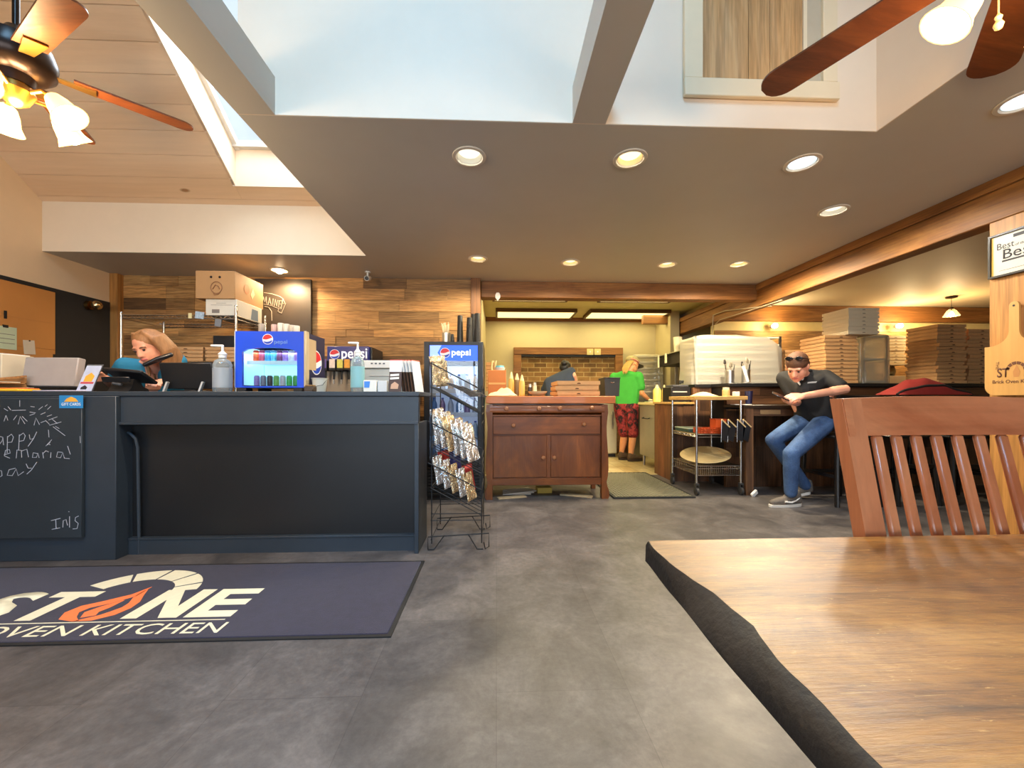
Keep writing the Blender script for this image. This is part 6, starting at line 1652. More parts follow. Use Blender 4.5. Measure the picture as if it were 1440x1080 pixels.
nt.links.new(m2.outputs[2], b.inputs['Base Color']); b.inputs['Specular IOR Level'].default_value = .5
rr = nt.nodes.new('ShaderNodeMapRange'); rr.inputs['To Min'].default_value = .26; rr.inputs['To Max'].default_value = .52
nt.links.new(noise(nt, coords(nt, (.3, 1, 1), rot=rt_), 14, 6, .7), rr.inputs['Value']); nt.links.new(rr.outputs['Result'], b.inputs['Roughness'])
bump(nt, b, noise(nt, coords(nt, (.1, 1, 1), rot=rt_), 60, 6, .75), .35, .004)
SLAB = m
t = thing('slab_table', 'thick brown wooden slab table with a black live edge in the near right corner', 'table', (.95, .1, 0))
tl = Vector((.95, .1, 0))
ys = [.735 - k * .02 for k in range(70)]
def lerp(tab, y):
    for (a, p), (c, q) in zip(tab, tab[1:]):
        if a >= y >= c: w_ = (a - y) / (a - c); return p + (q - p) * w_ * w_ * (3 - 2 * w_)
    return tab[-1][1] if y < tab[-1][0] else tab[0][1]
def top_x(y): return lerp([(.74, .285), (.70, .281), (.64, .280), (.58, .289), (.52, .298), (.46, .301), (.42, .291), (.38, .286), (.28, .279), (.1, .284), (-.2, .276), (-.7, .285)], y) + .0012 * math.sin(61 * y)
XE = 1.75
tp = MB(); vs = []; nx = 24
for y in ys:
    xa = top_x(y)
    for k in range(nx + 1):
        x = xa + (XE - xa) * k / nx
        yy = y + (.012 * (x - .27) / 1.4 if y == ys[0] else 0)
        vs.append((x - tl.x, yy - tl.y, TBT - .0008 * (k == 0)))
fs = [(i * (nx + 1) + k, (i + 1) * (nx + 1) + k, (i + 1) * (nx + 1) + k + 1, i * (nx + 1) + k + 1) for i in range(len(ys) - 1) for k in range(nx)]
bot = len(vs); vs += [(p_[0], p_[1], TBT - .04) for p_ in vs[:]]
fs2 = [tuple(bot + q_ for q_ in reversed(f_)) for f_ in fs]
rim = [(k, k + 1, bot + k + 1, bot + k) for k in range(nx)]
L = (len(ys) - 1) * (nx + 1); rim += [(L + k + 1, L + k, bot + L + k, bot + L + k + 1) for k in range(nx)]
rim += [((i + 1) * (nx + 1) + nx, i * (nx + 1) + nx, bot + i * (nx + 1) + nx, bot + (i + 1) * (nx + 1) + nx) for i in range(len(ys) - 1)]
tp.add(vs, fs + fs2 + rim); tp.build('tabletop', SLAB, t, recalc=True)
ed = MB(); vs = []
for y in ys:
    xa = top_x(y); b0 = lerp([(.74, .2795), (.6, .272), (.43, .2645), (.2, .262), (-.7, .262)], y)
    ch = .003 + lerp([(.74, .001), (.70, .004), (.62, .022), (.52, .030), (.44, .024), (.35, .013), (.24, .006), (-.7, .004)], y) + .0015 * math.sin(47 * y)
    ring = [(xa, TBT - .001), (xa - .3 * (xa - b0), TBT - .25 * ch), (b0, TBT - ch - .004), (b0 - .001, .712), (b0 + .008, .704), (xa + .05, .704), (xa + .05, .708)]
    vs += [(x - tl.x, y - tl.y, z_) for x, z_ in ring]
n7 = 7
fs = [(i * n7 + k, i * n7 + k + 1, (i + 1) * n7 + k + 1, (i + 1) * n7 + k) for i in range(len(ys) - 1) for k in range(n7 - 1)]
fs += [tuple(range(n7))]
ed.add(vs, fs); ed.build('black_live_edge', M('edge_black', rgb(17, 14, 13), .6, var=.25, vscale=30, bmp=.3, bscale=90), t, recalc=True)
MB().box(-.12, .12, -.5, .35, .0, .05, .01).box(-.06, .06, -.4, .25, .0505, .66).box(-.25, .25, -.45, .3, .661, .7085, .005).build('pedestal', BLKM, t)

# chair
CHW = wood('chair_cherry', rgb(162, 90, 55), rgb(208, 138, 93), rgb(186, 114, 74), 'x', 5, .28, fine=.35, coat=.25, k=.3)
CHWZ = wood('chair_cherry_z', rgb(162, 90, 55), rgb(208, 138, 93), rgb(186, 114, 74), 'z', 5, .28, fine=.35, coat=.25, k=.3)
cxl, cxr = .745, 1.235; ch = thing('dining_chair', 'reddish wooden slat-back dining chair tucked behind the near slab table', 'chair', ((cxl + cxr) / 2, .80, 0)); w = (cxr - cxl) / 2
def by(z_): return (.845 - (1.02 - z_) * .205) - .80       # sloping back
for s_ in (-1, 1):
    m_ = MB(); zs_ = [0, .25, .45, .6, .75, .9, 1.016]
    for za, zb2 in zip(zs_, zs_[1:]):
        def sec(z_): 
            yb = by(z_) if z_ > .45 else by(.45) + (.45 - z_) * .22
            return yb
        xa, xb = s_ * w, s_ * (w - .044)
        lo, hi = min(xa, xb), max(xa, xb)
        y0_, y1_ = sec(za), sec(zb2)
        m_.add([(lo, y0_ - .012, za), (hi, y0_ - .012, za), (hi, y0_ + .018, za), (lo, y0_ + .018, za), (lo, y1_ - .012, zb2), (hi, y1_ - .012, zb2), (hi, y1_ + .018, zb2), (lo, y1_ + .018, zb2)],
               [(0, 1, 5, 4), (1, 2, 6, 5), (2, 3, 7, 6), (3, 0, 4, 7)] + ([(3, 2, 1, 0)] if za == 0 else []) + ([(4, 5, 6, 7)] if zb2 == 1.016 else []))
    m_.build('stile', CHWZ, ch, 30)
m_ = MB(); N = 14
for k in range(N):
    def P(u):
        x = -w + .002 + 2 * (w - .002) * u; bow = .018 * math.sin(PI * u); zt2 = 1.016 + .006 * math.sin(PI * u)
        return x, bow, zt2
    (xa, ba, ta), (xb, bb, tb_) = P(k / N), P((k + 1) / N)
    v8 = []
    for x, bo, tt in ((xa, ba, ta), (xb, bb, tb_)):
        v8 += [(x, by(.937) + bo - .014, .937), (x, by(.937) + bo + .012, .937), (x, by(tt) + bo + .012, tt), (x, by(tt) + bo - .014, tt)]
    m_.add(v8, [(0, 4, 7, 3), (3, 7, 6, 2), (2, 6, 5, 1), (1, 5, 4, 0)] + ([(0, 3, 2, 1)] if k == 0 else []) + ([(4, 5, 6, 7)] if k == N - 1 else []))
m_.build('top_rail', CHW, ch, 50)
for k in range(8):
    u = (k + .5) / 8; x = -w + .052 + (2 * w - .104) * u; bo = .012 * math.sin(PI * u)
    MB().beam((x, by(.52) + bo * .6, .52), (x, by(.9365) + bo, .9365), .0235, .012, (0, 1, 0), .004).build('slat', CHWZ, ch)
MB().box(-w + .045, w - .045, by(.5) - .012, by(.5) + .014, .475, .519, .003).build('lower_rail', CHW, ch)
MB().box(-w, w, -.43, by(.45) - .013, .43, .462, .01).build('seat', CHW, ch)
for s_ in (-1, 1): MB().beam((s_ * (w - .03), -.39, .429), (s_ * (w - .02), -.40, 0), .038, .038, (0, 1, 0), .004).build('front_leg', CHWZ, ch)

# ================================================================= loft hatch
Yh = 2.036
hx0, hx1, hz0_ = XY(960, Yh), XY(1176, Yh), ZY(1060, 141, Yh)
t = thing('loft_hatch', 'boarded loft hatch with a cream painted frame high on the white wall', 'hatch', ((hx0 + hx1) / 2, Yh, hz0_)); w = (hx1 - hx0) / 2; fwid = XY(986, Yh) - hx0
FRM = M('hatch_frame', rgb(232, 212, 176), .5, var=.04, vscale=5)
ht = 1.25
MB().box(-w, -w + fwid, -.022, 0, fwid * .95, ht, .003).build('side_frame', FRM, t); MB().box(w - fwid * .9, w - .01, -.022, 0, fwid * .95, ht, .003).build('side_frame', FRM, t); MB().box(-w, w, -.026, 0, 0, fwid * .95, .004).build('bottom_frame', FRM, t); MB().box(-w, w, -.022, 0, ht, ht + fwid, .003).build('top_frame', FRM, t)
WB_ = wood('hatch_board', rgb(176, 128, 72), rgb(224, 186, 136), rgb(206, 160, 106), 'z', 5, .6, tint=True)
xs_ = [XY(p_, Yh) - t.location.x for p_ in (986, 1051, 1081, 1127)]
for a, c, k in zip(xs_, xs_[1:], (.9, 1.0, 1.05)): MB().tint(k).box(a + .0015, c - .0015, -.008, 0, fwid * .95, ht).build('board', WB_, t)
MB().box(xs_[-1], xs_[-1] + .02, -.014, 0, fwid * .95, ht).build('inner_stop', FRM, t)
MB().box(xs_[-1] + .02, w - fwid * .9, -.006, 0, fwid * .95, ht).build('grey_strip', M('grey_strip', rgb(190, 176, 150), .6), t)

# ================================================================= ceiling fans
BLADE = wood('fan_blade', rgb(82, 42, 20), rgb(140, 82, 42), rgb(112, 60, 30), 'x', 6, .35, fine=.5, coat=.2)
BRZ = M('fan_bronze', rgb(46, 34, 28), .3, metal=.7); BRASS = M('fan_brass', rgb(176, 130, 60), .3, metal=.9)
SHADE = M('amber_shade', rgb(255, 214, 140), .3, emit=(1, .62, .22, 1), estr=2.2)
def fan(name_label, x, y, z, Rb, a0, la0, nl, ztop, blade_w=.13, chain=None):
    t = thing('ceiling_fan', name_label, 'ceiling fan', (x, y, z), 0, 'wood-bladed ceiling fans')
    MB().cyl((0, 0, .14), (0, 0, ztop - z), .012, n=12).build('downrod', BRZ, t)
    MB().lathe([(.0, .15), (.03, .145), (.05, .11), (.11, .08), (.125, .03), (.12, -.02), (.09, -.05), (.06, -.06), (.055, -.10), (.0, -.10)], 28).build('motor_housing', BRZ, t)
    for k in range(5):
        a = math.radians(a0 + 72 * k); T = Matrix.Rotation(a, 4, 'Z') @ Matrix.Translation((0, 0, .0)) @ Matrix.Rotation(math.radians(10), 4, 'X')
        n = 10; pts = []
        x0_ = .17
        us = [0, .2, .4, .6, .75, .86, .9, .93, .96, .98, 1.0]
        for u in us:
            hwid = (blade_w * .42 + blade_w * .1 * u)
            if u > .86: hwid *= math.sqrt(max(0, 1 - ((u - .86) / .14) ** 2.2 * .93))
            pts.append((x0_ + (Rb - x0_) * u, hwid))
        vs = []
        for px_, hw_ in pts: vs += [T @ Vector((px_, -hw_, .004)), T @ Vector((px_, hw_, .004)), T @ Vector((px_, hw_, -.004)), T @ Vector((px_, -hw_, -.004))]
        fs = []
        for q_ in range(n): o = q_ * 4; fs += [(o, o + 4, o + 5, o + 1), (o + 1, o + 5, o + 6, o + 2), (o + 2, o + 6, o + 7, o + 3), (o + 3, o + 7, o + 4, o)]
        fs += [(0, 1, 2, 3), (n * 4 + 3, n * 4 + 2, n * 4 + 1, n * 4)]
        bo = MB().add(vs, fs).build('blade', BLADE, t, 30)
        MB().add([T @ Vector(p_) for p_ in [(.10, -.02, -.005), (.24, -.035, -.005), (.24, .035, -.005), (.10, .02, -.005), (.10, -.02, -.012), (.24, -.035, -.012), (.24, .035, -.012), (.10, .02, -.012)]], [(0, 1, 2, 3), (7, 6, 5, 4), (0, 4, 5, 1), (1, 5, 6, 2), (2, 6, 7, 3), (3, 7, 4, 0)]).build('blade_iron', BRASS, bo)
    MB().lathe([(.0, -.10), (.05, -.10), (.06, -.13), (.04, -.17), (.015, -.19), (.0, -.195)], 20).build('light_kit', BRASS, t)
    for k in range(nl):
        a = math.radians(la0 + 360 / nl * k); c_, s_ = math.cos(a), math.sin(a)
        MB().tube([(.04 * c_, .04 * s_, -.13), (.10 * c_, .10 * s_, -.115), (.135 * c_, .135 * s_, -.135)], .009, 8).build('lamp_arm', BRASS, t)
        d = Vector((c_ * .62, s_ * .62, -.78)).normalized(); xx, yy, _ = frame_from(d); Mx = Matrix((xx, yy, d)).transposed().to_4x4()
        sh = MB().lathe([(.016, 0), (.03, .012), (.042, .045), (.05, .085), (.066, .115), (.063, .115), (.047, .085), (.038, .045), (.014, .004)], 20, (.135 * c_, .135 * s_, -.135), Mx).build('glass_shade', SHADE, t)
        MB().ell(Vector((.135 * c_, .135 * s_, -.135)) + d * .082, (.036, .036, .036), 14).build('bulb', glow('fan_bulb', (1, .80, .48, 1), 28), sh)
    if chain:
        cx_, cy_, zc = chain
        MB().tube([(cx_, cy_, -.06), (cx_, cy_, zc + .04)], .0022, 5).lathe([(.003, zc + .045), (.009, zc + .035), (.006, zc + .025), (.012, zc + .012), (.008, zc), (0, zc - .004)], 12, (cx_, cy_, 0)).build('pull_chain', M('chain_pale', rgb(214, 180, 120), .4), t)
    return t
fan('wood-bladed ceiling fan with amber lamps at the upper left, before the plank vault', -2.07, 1.80, 2.47, .60, 43, 5, 5, vz(1.80), .12)
fan('wood-bladed ceiling fan with amber lamps at the upper right, before the loft hatch', 1.50, 1.02, 2.34, .74, 46, 150, 3, vz(1.02), .14, (.01, .12, -.21))
for x, y, z, e in ((-2.07, 1.80, 2.2, 85), (1.50, 1.02, 2.1, 26)): plight((x, y, z), e, (1, .68, .36), .12)
# ================================================================= people
def skin(name, c):
    m, nt, b = newmat(name); v = coords(nt)
    nt.links.new(ramp(nt, noise(nt, v, 14, 4), [(.3, mul(c, .93)), (.7, mul(c, 1.06))]), b.inputs['Base Color'])
    b.inputs['Roughness'].default_value = .5; b.inputs['Subsurface Weight'].default_value = .08; b.inputs['Subsurface Radius'].default_value = (.01, .004, .002)
    return m
def axes(f, up):
    f = Vector(f).normalized(); r = f.cross(Vector(up)).normalized(); u = r.cross(f)
    return r, f, u, Matrix((r, f, u)).transposed()
def trim(o, z):
    bm = bmesh.new(); bm.from_mesh(o.data)
    bmesh.ops.bisect_plane(bm, geom=bm.verts[:] + bm.edges[:] + bm.faces[:], plane_co=(0, 0, z), plane_no=(0, 0, 1), clear_inner=True)
    bmesh.ops.holes_fill(bm, edges=[e for e in bm.edges if e.is_boundary]); bm.to_mesh(o.data); bm.free(); return o
def head(mb, c, f, up, s=1.0):
    r, f, u, Mx = axes(f, up); c = Vector(c); P = lambda a, b_, d: c + (r * a + f * b_ + u * d) * s
    mb.ell(P(0, -.012, .03), (.076 * s, .096 * s, .088 * s), 20, Mx)
    mb.ell(P(0, .03, -.03), (.062 * s, .066 * s, .078 * s), 18, Mx)
    mb.hull([(P(.03, .04, -.07), .026 * s), (P(-.03, .04, -.07), .026 * s), (P(0, .07, -.092), .022 * s), (P(.048, .0, -.04), .02 * s), (P(-.048, .0, -.04), .02 * s)])
    mb.hull([(P(.035, .078, .022), .012 * s), (P(-.035, .078, .022), .012 * s)])                       # brow
    mb.hull([(P(0, .088, .012), .008 * s), (P(0, .108, -.028), .0115 * s), (P(.012, .094, -.032), .008 * s), (P(-.012, .094, -.032), .008 * s)])
    mb.hull([(P(.02, .082, -.058), .011 * s), (P(-.02, .082, -.058), .011 * s), (P(0, .088, -.06), .012 * s)])
    for q in (1, -1): mb.ell(P(q * .076, -.012, -.005), (.010 * s, .022 * s, .032 * s), 10, Mx)
    return P, Mx
def face_bits(P, s, par, lip):
    for q in (1, -1):
        MB().ell(P(q * .030, .083, .005), .0085 * s, 10).build('eye', M('eye_dark', rgb(52, 38, 30), .3), par)
        MB().tube([P(q * .048, .076, .020), P(q * .032, .089, .026), P(q * .014, .088, .022)], .0042 * s, 6).build('eyebrow', M('brow_hair', rgb(120, 84, 54), .8), par)
    MB().hull([(P(.02, .090, -.058), .005 * s), (P(-.02, .090, -.058), .005 * s), (P(0, .098, -.057), .006 * s)]).build('lips', lip, par)
def hand(mb, w, d, nrm, curl=.5, th=1, s=1.0, spread=0):
    w = Vector(w); d = Vector(d).normalized(); n = Vector(nrm); n = (n - d * n.dot(d)).normalized(); l = d.cross(n)
    mb.hull([(w, .021 * s), (w + (d * .045 + l * .026) * s, .014 * s), (w + (d * .045 - l * .026) * s, .014 * s), (w + (d * .088 + l * .033) * s, .011 * s), (w + (d * .088 - l * .033) * s, .011 * s)])
    for k, (o, L) in enumerate(((-.033, .066), (-.011, .078), (.011, .074), (.033, .058))):
        p = w + (d * .090 + l * o) * s; a = curl * (.55 + .12 * k); r = .0092 * s; pts = [(p, r)]
        for j in range(3):
            dd = d * math.cos(a) + n * math.sin(a) + l * (o * spread); p = p + dd * L * s * (.42, .32, .26)[j]; r *= .93; pts.append((p, r)); a += curl * (.8 + .1 * k)
        mb.limb(pts, 8)
    tl = l * (-th)
    p0 = w + (d * .025 + tl * .024) * s; p1 = p0 + (d * .030 + tl * .026 + n * .014) * s; p2 = p1 + (d * .034 + tl * .004 + n * .014) * s
    mb.limb([(p0, .014 * s), (p1, .011 * s), (p2, .009 * s)], 8)
def shoe(par, heel, toe, h, col, sole, w=.045, swoosh=None):
    heel, toe = Vector(heel), Vector(toe); d = (toe - heel); L = d.length; d.normalize(); up = Vector((0, 0, 1)); s = d.cross(up).normalized()
    P = lambda a, b_, c: heel + d * a * L + s * b_ + Vector((0, 0, c))
    u = MB(); u.hull([(P(.08, 0, .05), w * .85), (P(.3, 0, .062), w * .92), (P(.12, 0, h), w * .8)]); u.hull([(P(.3, 0, .062), w * .9), (P(.65, 0, .045), w * .9), (P(.9, .004, .038), w * .62)]); u.hull([(P(.12, 0, h), w * .8), (P(.42, 0, .085), w * .7)])
    flesh(u, 'shoe_upper', col, par, .008, 3)
    so = MB(); n = 20; ring = []
    for k in range(n):
        a = 2 * PI * k / n; x = .5 + .53 * math.cos(a); y = w * 1.02 * math.copysign(abs(math.sin(a)) ** .7, math.sin(a)) * (1 - .12 * math.cos(a + .5)); ring.append((x, y))
    vs = [P(a, b_, .0) for a, b_ in ring] + [P(a, b_ * 1.03, .028 - .006 * a) for a, b_ in ring]
    so.add(vs, [tuple(reversed(range(n))), tuple(range(n, 2 * n))] + [(k, (k + 1) % n, n + (k + 1) % n, n + k) for k in range(n)]); so.build('sole', sole, par, recalc=True)
    if swoosh:
        sgn = swoosh[0]
        MB().tube([P(.62, sgn * w * .90, .055), P(.42, sgn * w * .99, .046), P(.25, sgn * w * .98, .062), P(.10, sgn * w * .80, .085)], [.010, .009, .006, .003], 6).build('side_mark', swoosh[1], par)
    for k in range(4): MB().tube([P(.40 + .07 * k, -w * .45, .108 - .012 * k), P(.40 + .07 * k, 0, .122 - .013 * k), P(.40 + .07 * k, w * .45, .108 - .012 * k)], .0035, 5).build('lace', M('lace_grey', rgb(120, 112, 104), .8), par)

SK1 = skin('skin_fair', rgb(226, 160, 130)); SK2 = skin('skin_warm', rgb(224, 156, 104)); SK3 = skin('skin_pink', rgb(226, 158, 128))
LIP = M('lips', rgb(182, 100, 90), .5)

# ---------------------------------------------------------------- man on the bar stool
t = thing('person', 'seated person in a black polo shirt and blue jeans looking down at a phone', 'person', (3.1, 3.8, 0)); mo = -Vector(t.location)
def put(o): o.location = mo; return o
SHL, SHR = Vector((3.235, 3.80, 1.235)), Vector((2.965, 3.99, 1.235))
HPL, HPR = Vector((3.26, 3.80, .815)), Vector((3.20, 3.97, .815))
KNL, KNR = atY(1113, 638, 3.60), atY(1087, 619, 3.86)
ANL, ANR = atY(1112, 692, 3.66), atY(1132, 682, 3.93)
NB = Vector((3.075, 3.87, 1.29)); HC_ = atY(1121, 516, 3.74); HF, HU = (-.66, -.48, -.58), (-.30, -.30, .9)
ELL = Vector((3.275, 3.62, 1.112)); WRL = atY(1130, 557, 3.52); HDL = (WRL - ELL)
ELR = Vector((2.98, 3.84, .99)); WRR = atY(1118, 566, 3.60)
b_ = MB()
P, Mx = head(b_, HC_, HF, HU, 1.12)
b_.limb([(NB + Vector((0, 0, -.03)), .062), (HC_ + (NB - HC_) * .35 + Vector((.02, .02, .0)), .056)])
b_.hull([(SHL, .05), (SHR, .05), (NB + Vector((0, 0, -.03)), .05)]); b_.hull([(SHL, .05), (SHR, .05), (Vector((3.14, 3.9, 1.1)), .09), (HPL, .085), (HPR, .085)])
b_.limb([(SHL, .055), (ELL, .043), (WRL, .030)]); b_.hull([(ELL, .043), (ELL + (WRL - ELL) * .3, .045)])
b_.limb([(SHR, .055), (ELR, .042), (WRR, .029)])
dl = (atY(1104, 559, 3.50) - WRL); hand(b_, WRL, dl, (-.1, .55, -.75), .55, 1, 1.12)
dr = (atY(1104, 566, 3.56) - WRR); hand(b_, WRR, dr, (.2, -.4, .9), .45, -1, 1.12)
b_.limb([(HPL, .085), (KNL, .056), (ANL, .038)]); b_.limb([(HPR, .085), (KNR, .056), (ANR, .038)])
body = put(flesh(b_, 'body', SK1, t, .0065, 3, .45))
for o in []: pass
# shirt
s_ = MB()
s_.hull([(SHL + Vector((0, 0, -.005)), .074), (SHR, .074), (NB + Vector((.0, .01, -.035)), .072)])
mid = (HPL + HPR) / 2
CHF = Vector((3.03, 3.80, 1.10))
s_.hull([(SHL, .076), (SHR, .076), (CHF, .095), (Vector((3.12, 3.92, 1.1)), .125)]); s_.hull([(CHF, .10), (Vector((3.14, 3.9, 1.1)), .12), (mid + Vector((-.05, -.01, .10)), .135), (mid + Vector((.015, .0, .08)), .125)]); s_.hull([(mid + Vector((-.06, -.02, .12)), .13), (HPL + Vector((-.02, 0, .02)), .113), (HPR + Vector((-.02, 0, .02)), .113), (SHL + Vector((-.01, .05, -.1)), .09)])
slv = SHL + (ELL - SHL) * .74; s_.limb([(SHL, .078), (slv, .068)]); slr = SHR + (ELR - SHR) * .7; s_.limb([(SHR, .076), (slr, .064)])
POLO = M('polo_black', rgb(15, 14, 16), .8, var=.15, bmp=.15, bscale=90)
shirt = put(flesh(s_, 'polo_shirt', POLO, t, .010, 4))
cdir = (HC_ - NB).normalized()
put(MB().tube([NB + Vector((.064 * math.cos(a) - .012, .066 * math.sin(a), .012 + .012 * math.sin(a + 1.0))) for a in [2 * PI * k / 18 for k in range(18)]], .014, 8, closed=True).build('collar', POLO, t))
cam0 = Vector((0, 0, HC))
def on_shirt(px, py):
    hit, loc, nrm, idx = shirt.ray_cast(cam0, (atY(px, py, 3.7) - cam0).normalized())
    return loc - (atY(px, py, 3.7) - cam0).normalized() * .004 if hit else None
tri = [on_shirt(*q_) for q_ in ((1116, 532), (1131, 532), (1125, 542))]
if all(q_ is not None for q_ in tri):
    bk = [q_ + Vector((0, .003, 0)) for q_ in tri]
    put(MB().add(tri + bk, [(0, 2, 1), (3, 4, 5), (0, 1, 4, 3), (1, 2, 5, 4), (2, 0, 3, 5)]).build('undershirt', M('undershirt_white', rgb(222, 216, 208), .8), t, recalc=True))
lp = atY(1142, 538, 3.70)
# badge stitched on the left chest: find the cloth there
hit, loc, nrm, idx = shirt.ray_cast(Vector((0, 0, HC)) + mo * 0 - Vector((0, 0, 0)) + Vector((0, 0, 0)) , (lp - Vector((0, 0, HC))).normalized())
if hit:
    pn = Vector(nrm); rx = Vector((0, 0, 1)).cross(pn).normalized(); pl = plane(loc + pn * .002, rx, pn.cross(rx))
    mb = MB(); flat(mb, [(-.042, -.012), (.03, -.006), (.042, .012), (.0, .010), (-.035, .004)], pl, .002); put(mb.build('stitched_badge', M('badge_grey', rgb(150, 150, 150), .7), t))
# jeans
j = MB()
j.hull([(HPL, .105), (HPR, .105), (mid + Vector((0, 0, .05)), .12)]); j.hull([(HPL, .103), (KNL + (HPL - KNL) * .35, .084)]); j.hull([(KNL + (HPL - KNL) * .35, .084), (KNL, .072)]); j.hull([(HPR, .103), (KNR + (HPR - KNR) * .35, .084)]); j.hull([(KNR + (HPR - KNR) * .35, .084), (KNR, .070)])
j.limb([(KNL, .070), (KNL + (ANL - KNL) * .45, .066), (ANL, .056)]); j.limb([(KNR, .069), (KNR + (ANR - KNR) * .45, .064), (ANR, .054)])
m, nt, bb = newmat('denim'); v = coords(nt)
nt.links.new(mixc(nt, ramp(nt, noise(nt, v, 5, 5, .6), [(.3, rgb(34, 58, 96)), (.7, rgb(74, 104, 148))]), ramp(nt, noise(nt, v, 120, 2), [(.4, (.85, .85, .85, 1)), (.6, (1.05, 1.05, 1.05, 1))])), bb.inputs['Base Color'])
bb.inputs['Roughness'].default_value = .85; bump(nt, bb, noise(nt, coords(nt, (1, 1, .6)), 22, 3, .6, 1.0), .45, .012)
put(flesh(j, 'jeans', m, t, .010, 3))
# hair, sunglasses
hr = MB(); S_ = 1.12
hr.ell(P(0, -.016, .046), (.084 * S_, .100 * S_, .085 * S_), 20, Mx); hr.ell(P(0, -.045, .005), (.083 * S_, .066 * S_, .075 * S_), 18, Mx)
put(flesh(hr, 'hair', M('hair_auburn', rgb(92, 58, 36), .7, var=.25, vscale=60, bmp=.4, bscale=200), t, .008, 3)); face_ = face_bits(P, S_, t, LIP)
for c in list(t.children):
    if c.name.split('.')[0] in ('eye', 'eyebrow', 'lips'): c.location = mo
g_ = MB()
for q in (1, -1): g_.ell(P(q * .036, .050, .114), (.030 * S_, .010 * S_, .021 * S_), 14, Mx)
g_.hull([(P(.01, .054, .120), .004), (P(-.01, .054, .120), .004)])
for q in (1, -1): g_.tube([P(q * .066, .042, .110), P(q * .084, .0, .08), P(q * .086, -.045, .05)], .0045, 6)
put(g_.build('sunglasses', M('sunglass_black', rgb(20, 22, 26), .08, spec=.8), t))
WS = M('sole_white', rgb(214, 210, 202), .5); SHG = M('shoe_grey', rgb(98, 90, 82), .8, var=.2, vscale=60)
n0 = set(t.children)
hl, tl_ = atZ(1124, 711, .0), atZ(1083, 713, .0); shoe(t, (hl.x, hl.y, 0.001), (tl_.x, tl_.y, .001), .125, SHG, WS, .050, (1 if False else -1, M('mark_white', rgb(232, 230, 226), .5)))
a_ = atY(1139, 690, 3.93); c_ = atY(1116, 692, 3.99); shoe(t, (a_.x, a_.y, a_.z - .03), (c_.x, c_.y, c_.z - .045), .12, SHG, WS, .048)
for o in set(t.children) - n0: put(o)
# phone
hp = (atY(1103, 560, 3.50))
tag(MB().obox((0, 0, 0), (.075, .15, .009), (0, 0, 0), .004).build('mobile_phone', M('phone_black', rgb(16, 16, 18), .2)), 'black mobile phone held by the seated person in the black polo', 'phone', None, atY(1098, 559, 3.545) + Vector((0, 0, .012)))
bpy.data.objects['mobile_phone'].rotation_euler = (math.radians(28), math.radians(-18), math.radians(52))

# ---------------------------------------------------------------- person in the green shirt
GX = XY(883, 6.5); gy = 6.5
t = thing('person', 'long-haired person in a green T-shirt, cap and red patterned shorts working in the kitchen', 'person', (GX, gy, .0045)); mo = -Vector((GX, gy, 0))
f_ = Vector((.62, .78, 0)); rt = Vector((.78, -.62, 0)); O = Vector((GX - .03, gy, 0))
G = lambda a, b2, z_: O + rt * a + f_ * b2 + Vector((0, 0, z_))
b_ = MB(); hc = atY(890, 513, 6.52); hf, hu = (.80, .42, -.42), (.30, .25, .9)
P, Mx = head(b_, hc, hf, hu, 1.08)
b_.limb([(G(0, .0, 1.40), .06), (hc + Vector((-.03, -.02, -.05)), .055)]); b_.hull([(G(-.17, 0, 1.40), .06), (G(.17, 0, 1.40), .06), (G(0, -.02, 1.45), .05)]); b_.hull([(G(-.16, 0, 1.38), .08), (G(.16, 0, 1.38), .08), (G(-.09, .02, .92), .1), (G(.09, .02, .92), .1)])
er = atY(902, 553, 6.38); wr = atY(911, 561, 6.42)
b_.limb([(G(.19, 0, 1.38), .055), (er, .043), (wr, .03)]); hand(b_, wr, (.6, .3, -.35), (0, 0, -1), .5, 1)
el = G(-.24, .12, 1.12); b_.limb([(G(-.19, 0, 1.38), .055), (el, .042), (G(-.05, .36, 1.06), .03)]); hand(b_, G(-.05, .36, 1.06), (.7, .5, -.3), (0, 0, -1), .5, -1)
kl, kr, al, ar_ = atY(878, 612, 6.6), atY(890, 613, 6.44), atY(874, 637, 6.62), atY(887, 640, 6.45)
b_.limb([(G(-.09, .0, .90), .095), (kl, .062), (kl * .55 + al * .45, .058), (al, .040)]); b_.limb([(G(.09, .0, .90), .095), (kr, .062), (kr * .55 + ar_ * .45, .058), (ar_, .040)])
put(flesh(b_, 'body', SK2, t, .008, 3, .45))
s_ = MB(); s_.hull([(G(-.17, 0, 1.38), .078), (G(.17, 0, 1.38), .078), (G(0, -.02, 1.43), .075)]); s_.hull([(G(-.15, .0, 1.34), .09), (G(.15, .0, 1.34), .09), (G(-.08, .0, .90), .125), (G(.08, .0, .90), .125)]); s_.limb([(G(.20, 0, 1.38), .088), (G(.2, 0, 1.38) * .25 + er * .75 + Vector((0, 0, .03)), .074)]); s_.limb([(G(-.20, 0, 1.38), .088), (G(-.2, 0, 1.38) * .3 + el * .7, .074)])
put(trim(flesh(s_, 't_shirt', M('tee_green', rgb(58, 158, 52), .85, var=.1, bmp=.35, bscale=14), t, .012, 4), .90))
s_ = MB(); s_.hull([(G(-.09, .0, .90), .128), (G(.09, .0, .90), .128)]); s_.hull([(G(-.09, .0, .88), .125), (G(-.09, .0, .88) * .1 + kl * .9, .10)]); s_.hull([(G(.09, .0, .88), .125), (G(.09, .0, .88) * .1 + kr * .9, .10)])
m, nt, bb = newmat('shorts_red_black'); v = coords(nt, (1, 1, .7)); nt.links.new(ramp(nt, noise(nt, v, 13, 3, .6, 1.2), [(.42, rgb(30, 16, 18)), (.5, rgb(122, 26, 30)), (.66, rgb(168, 62, 56))]), bb.inputs['Base Color']); bb.inputs['Roughness'].default_value = .8
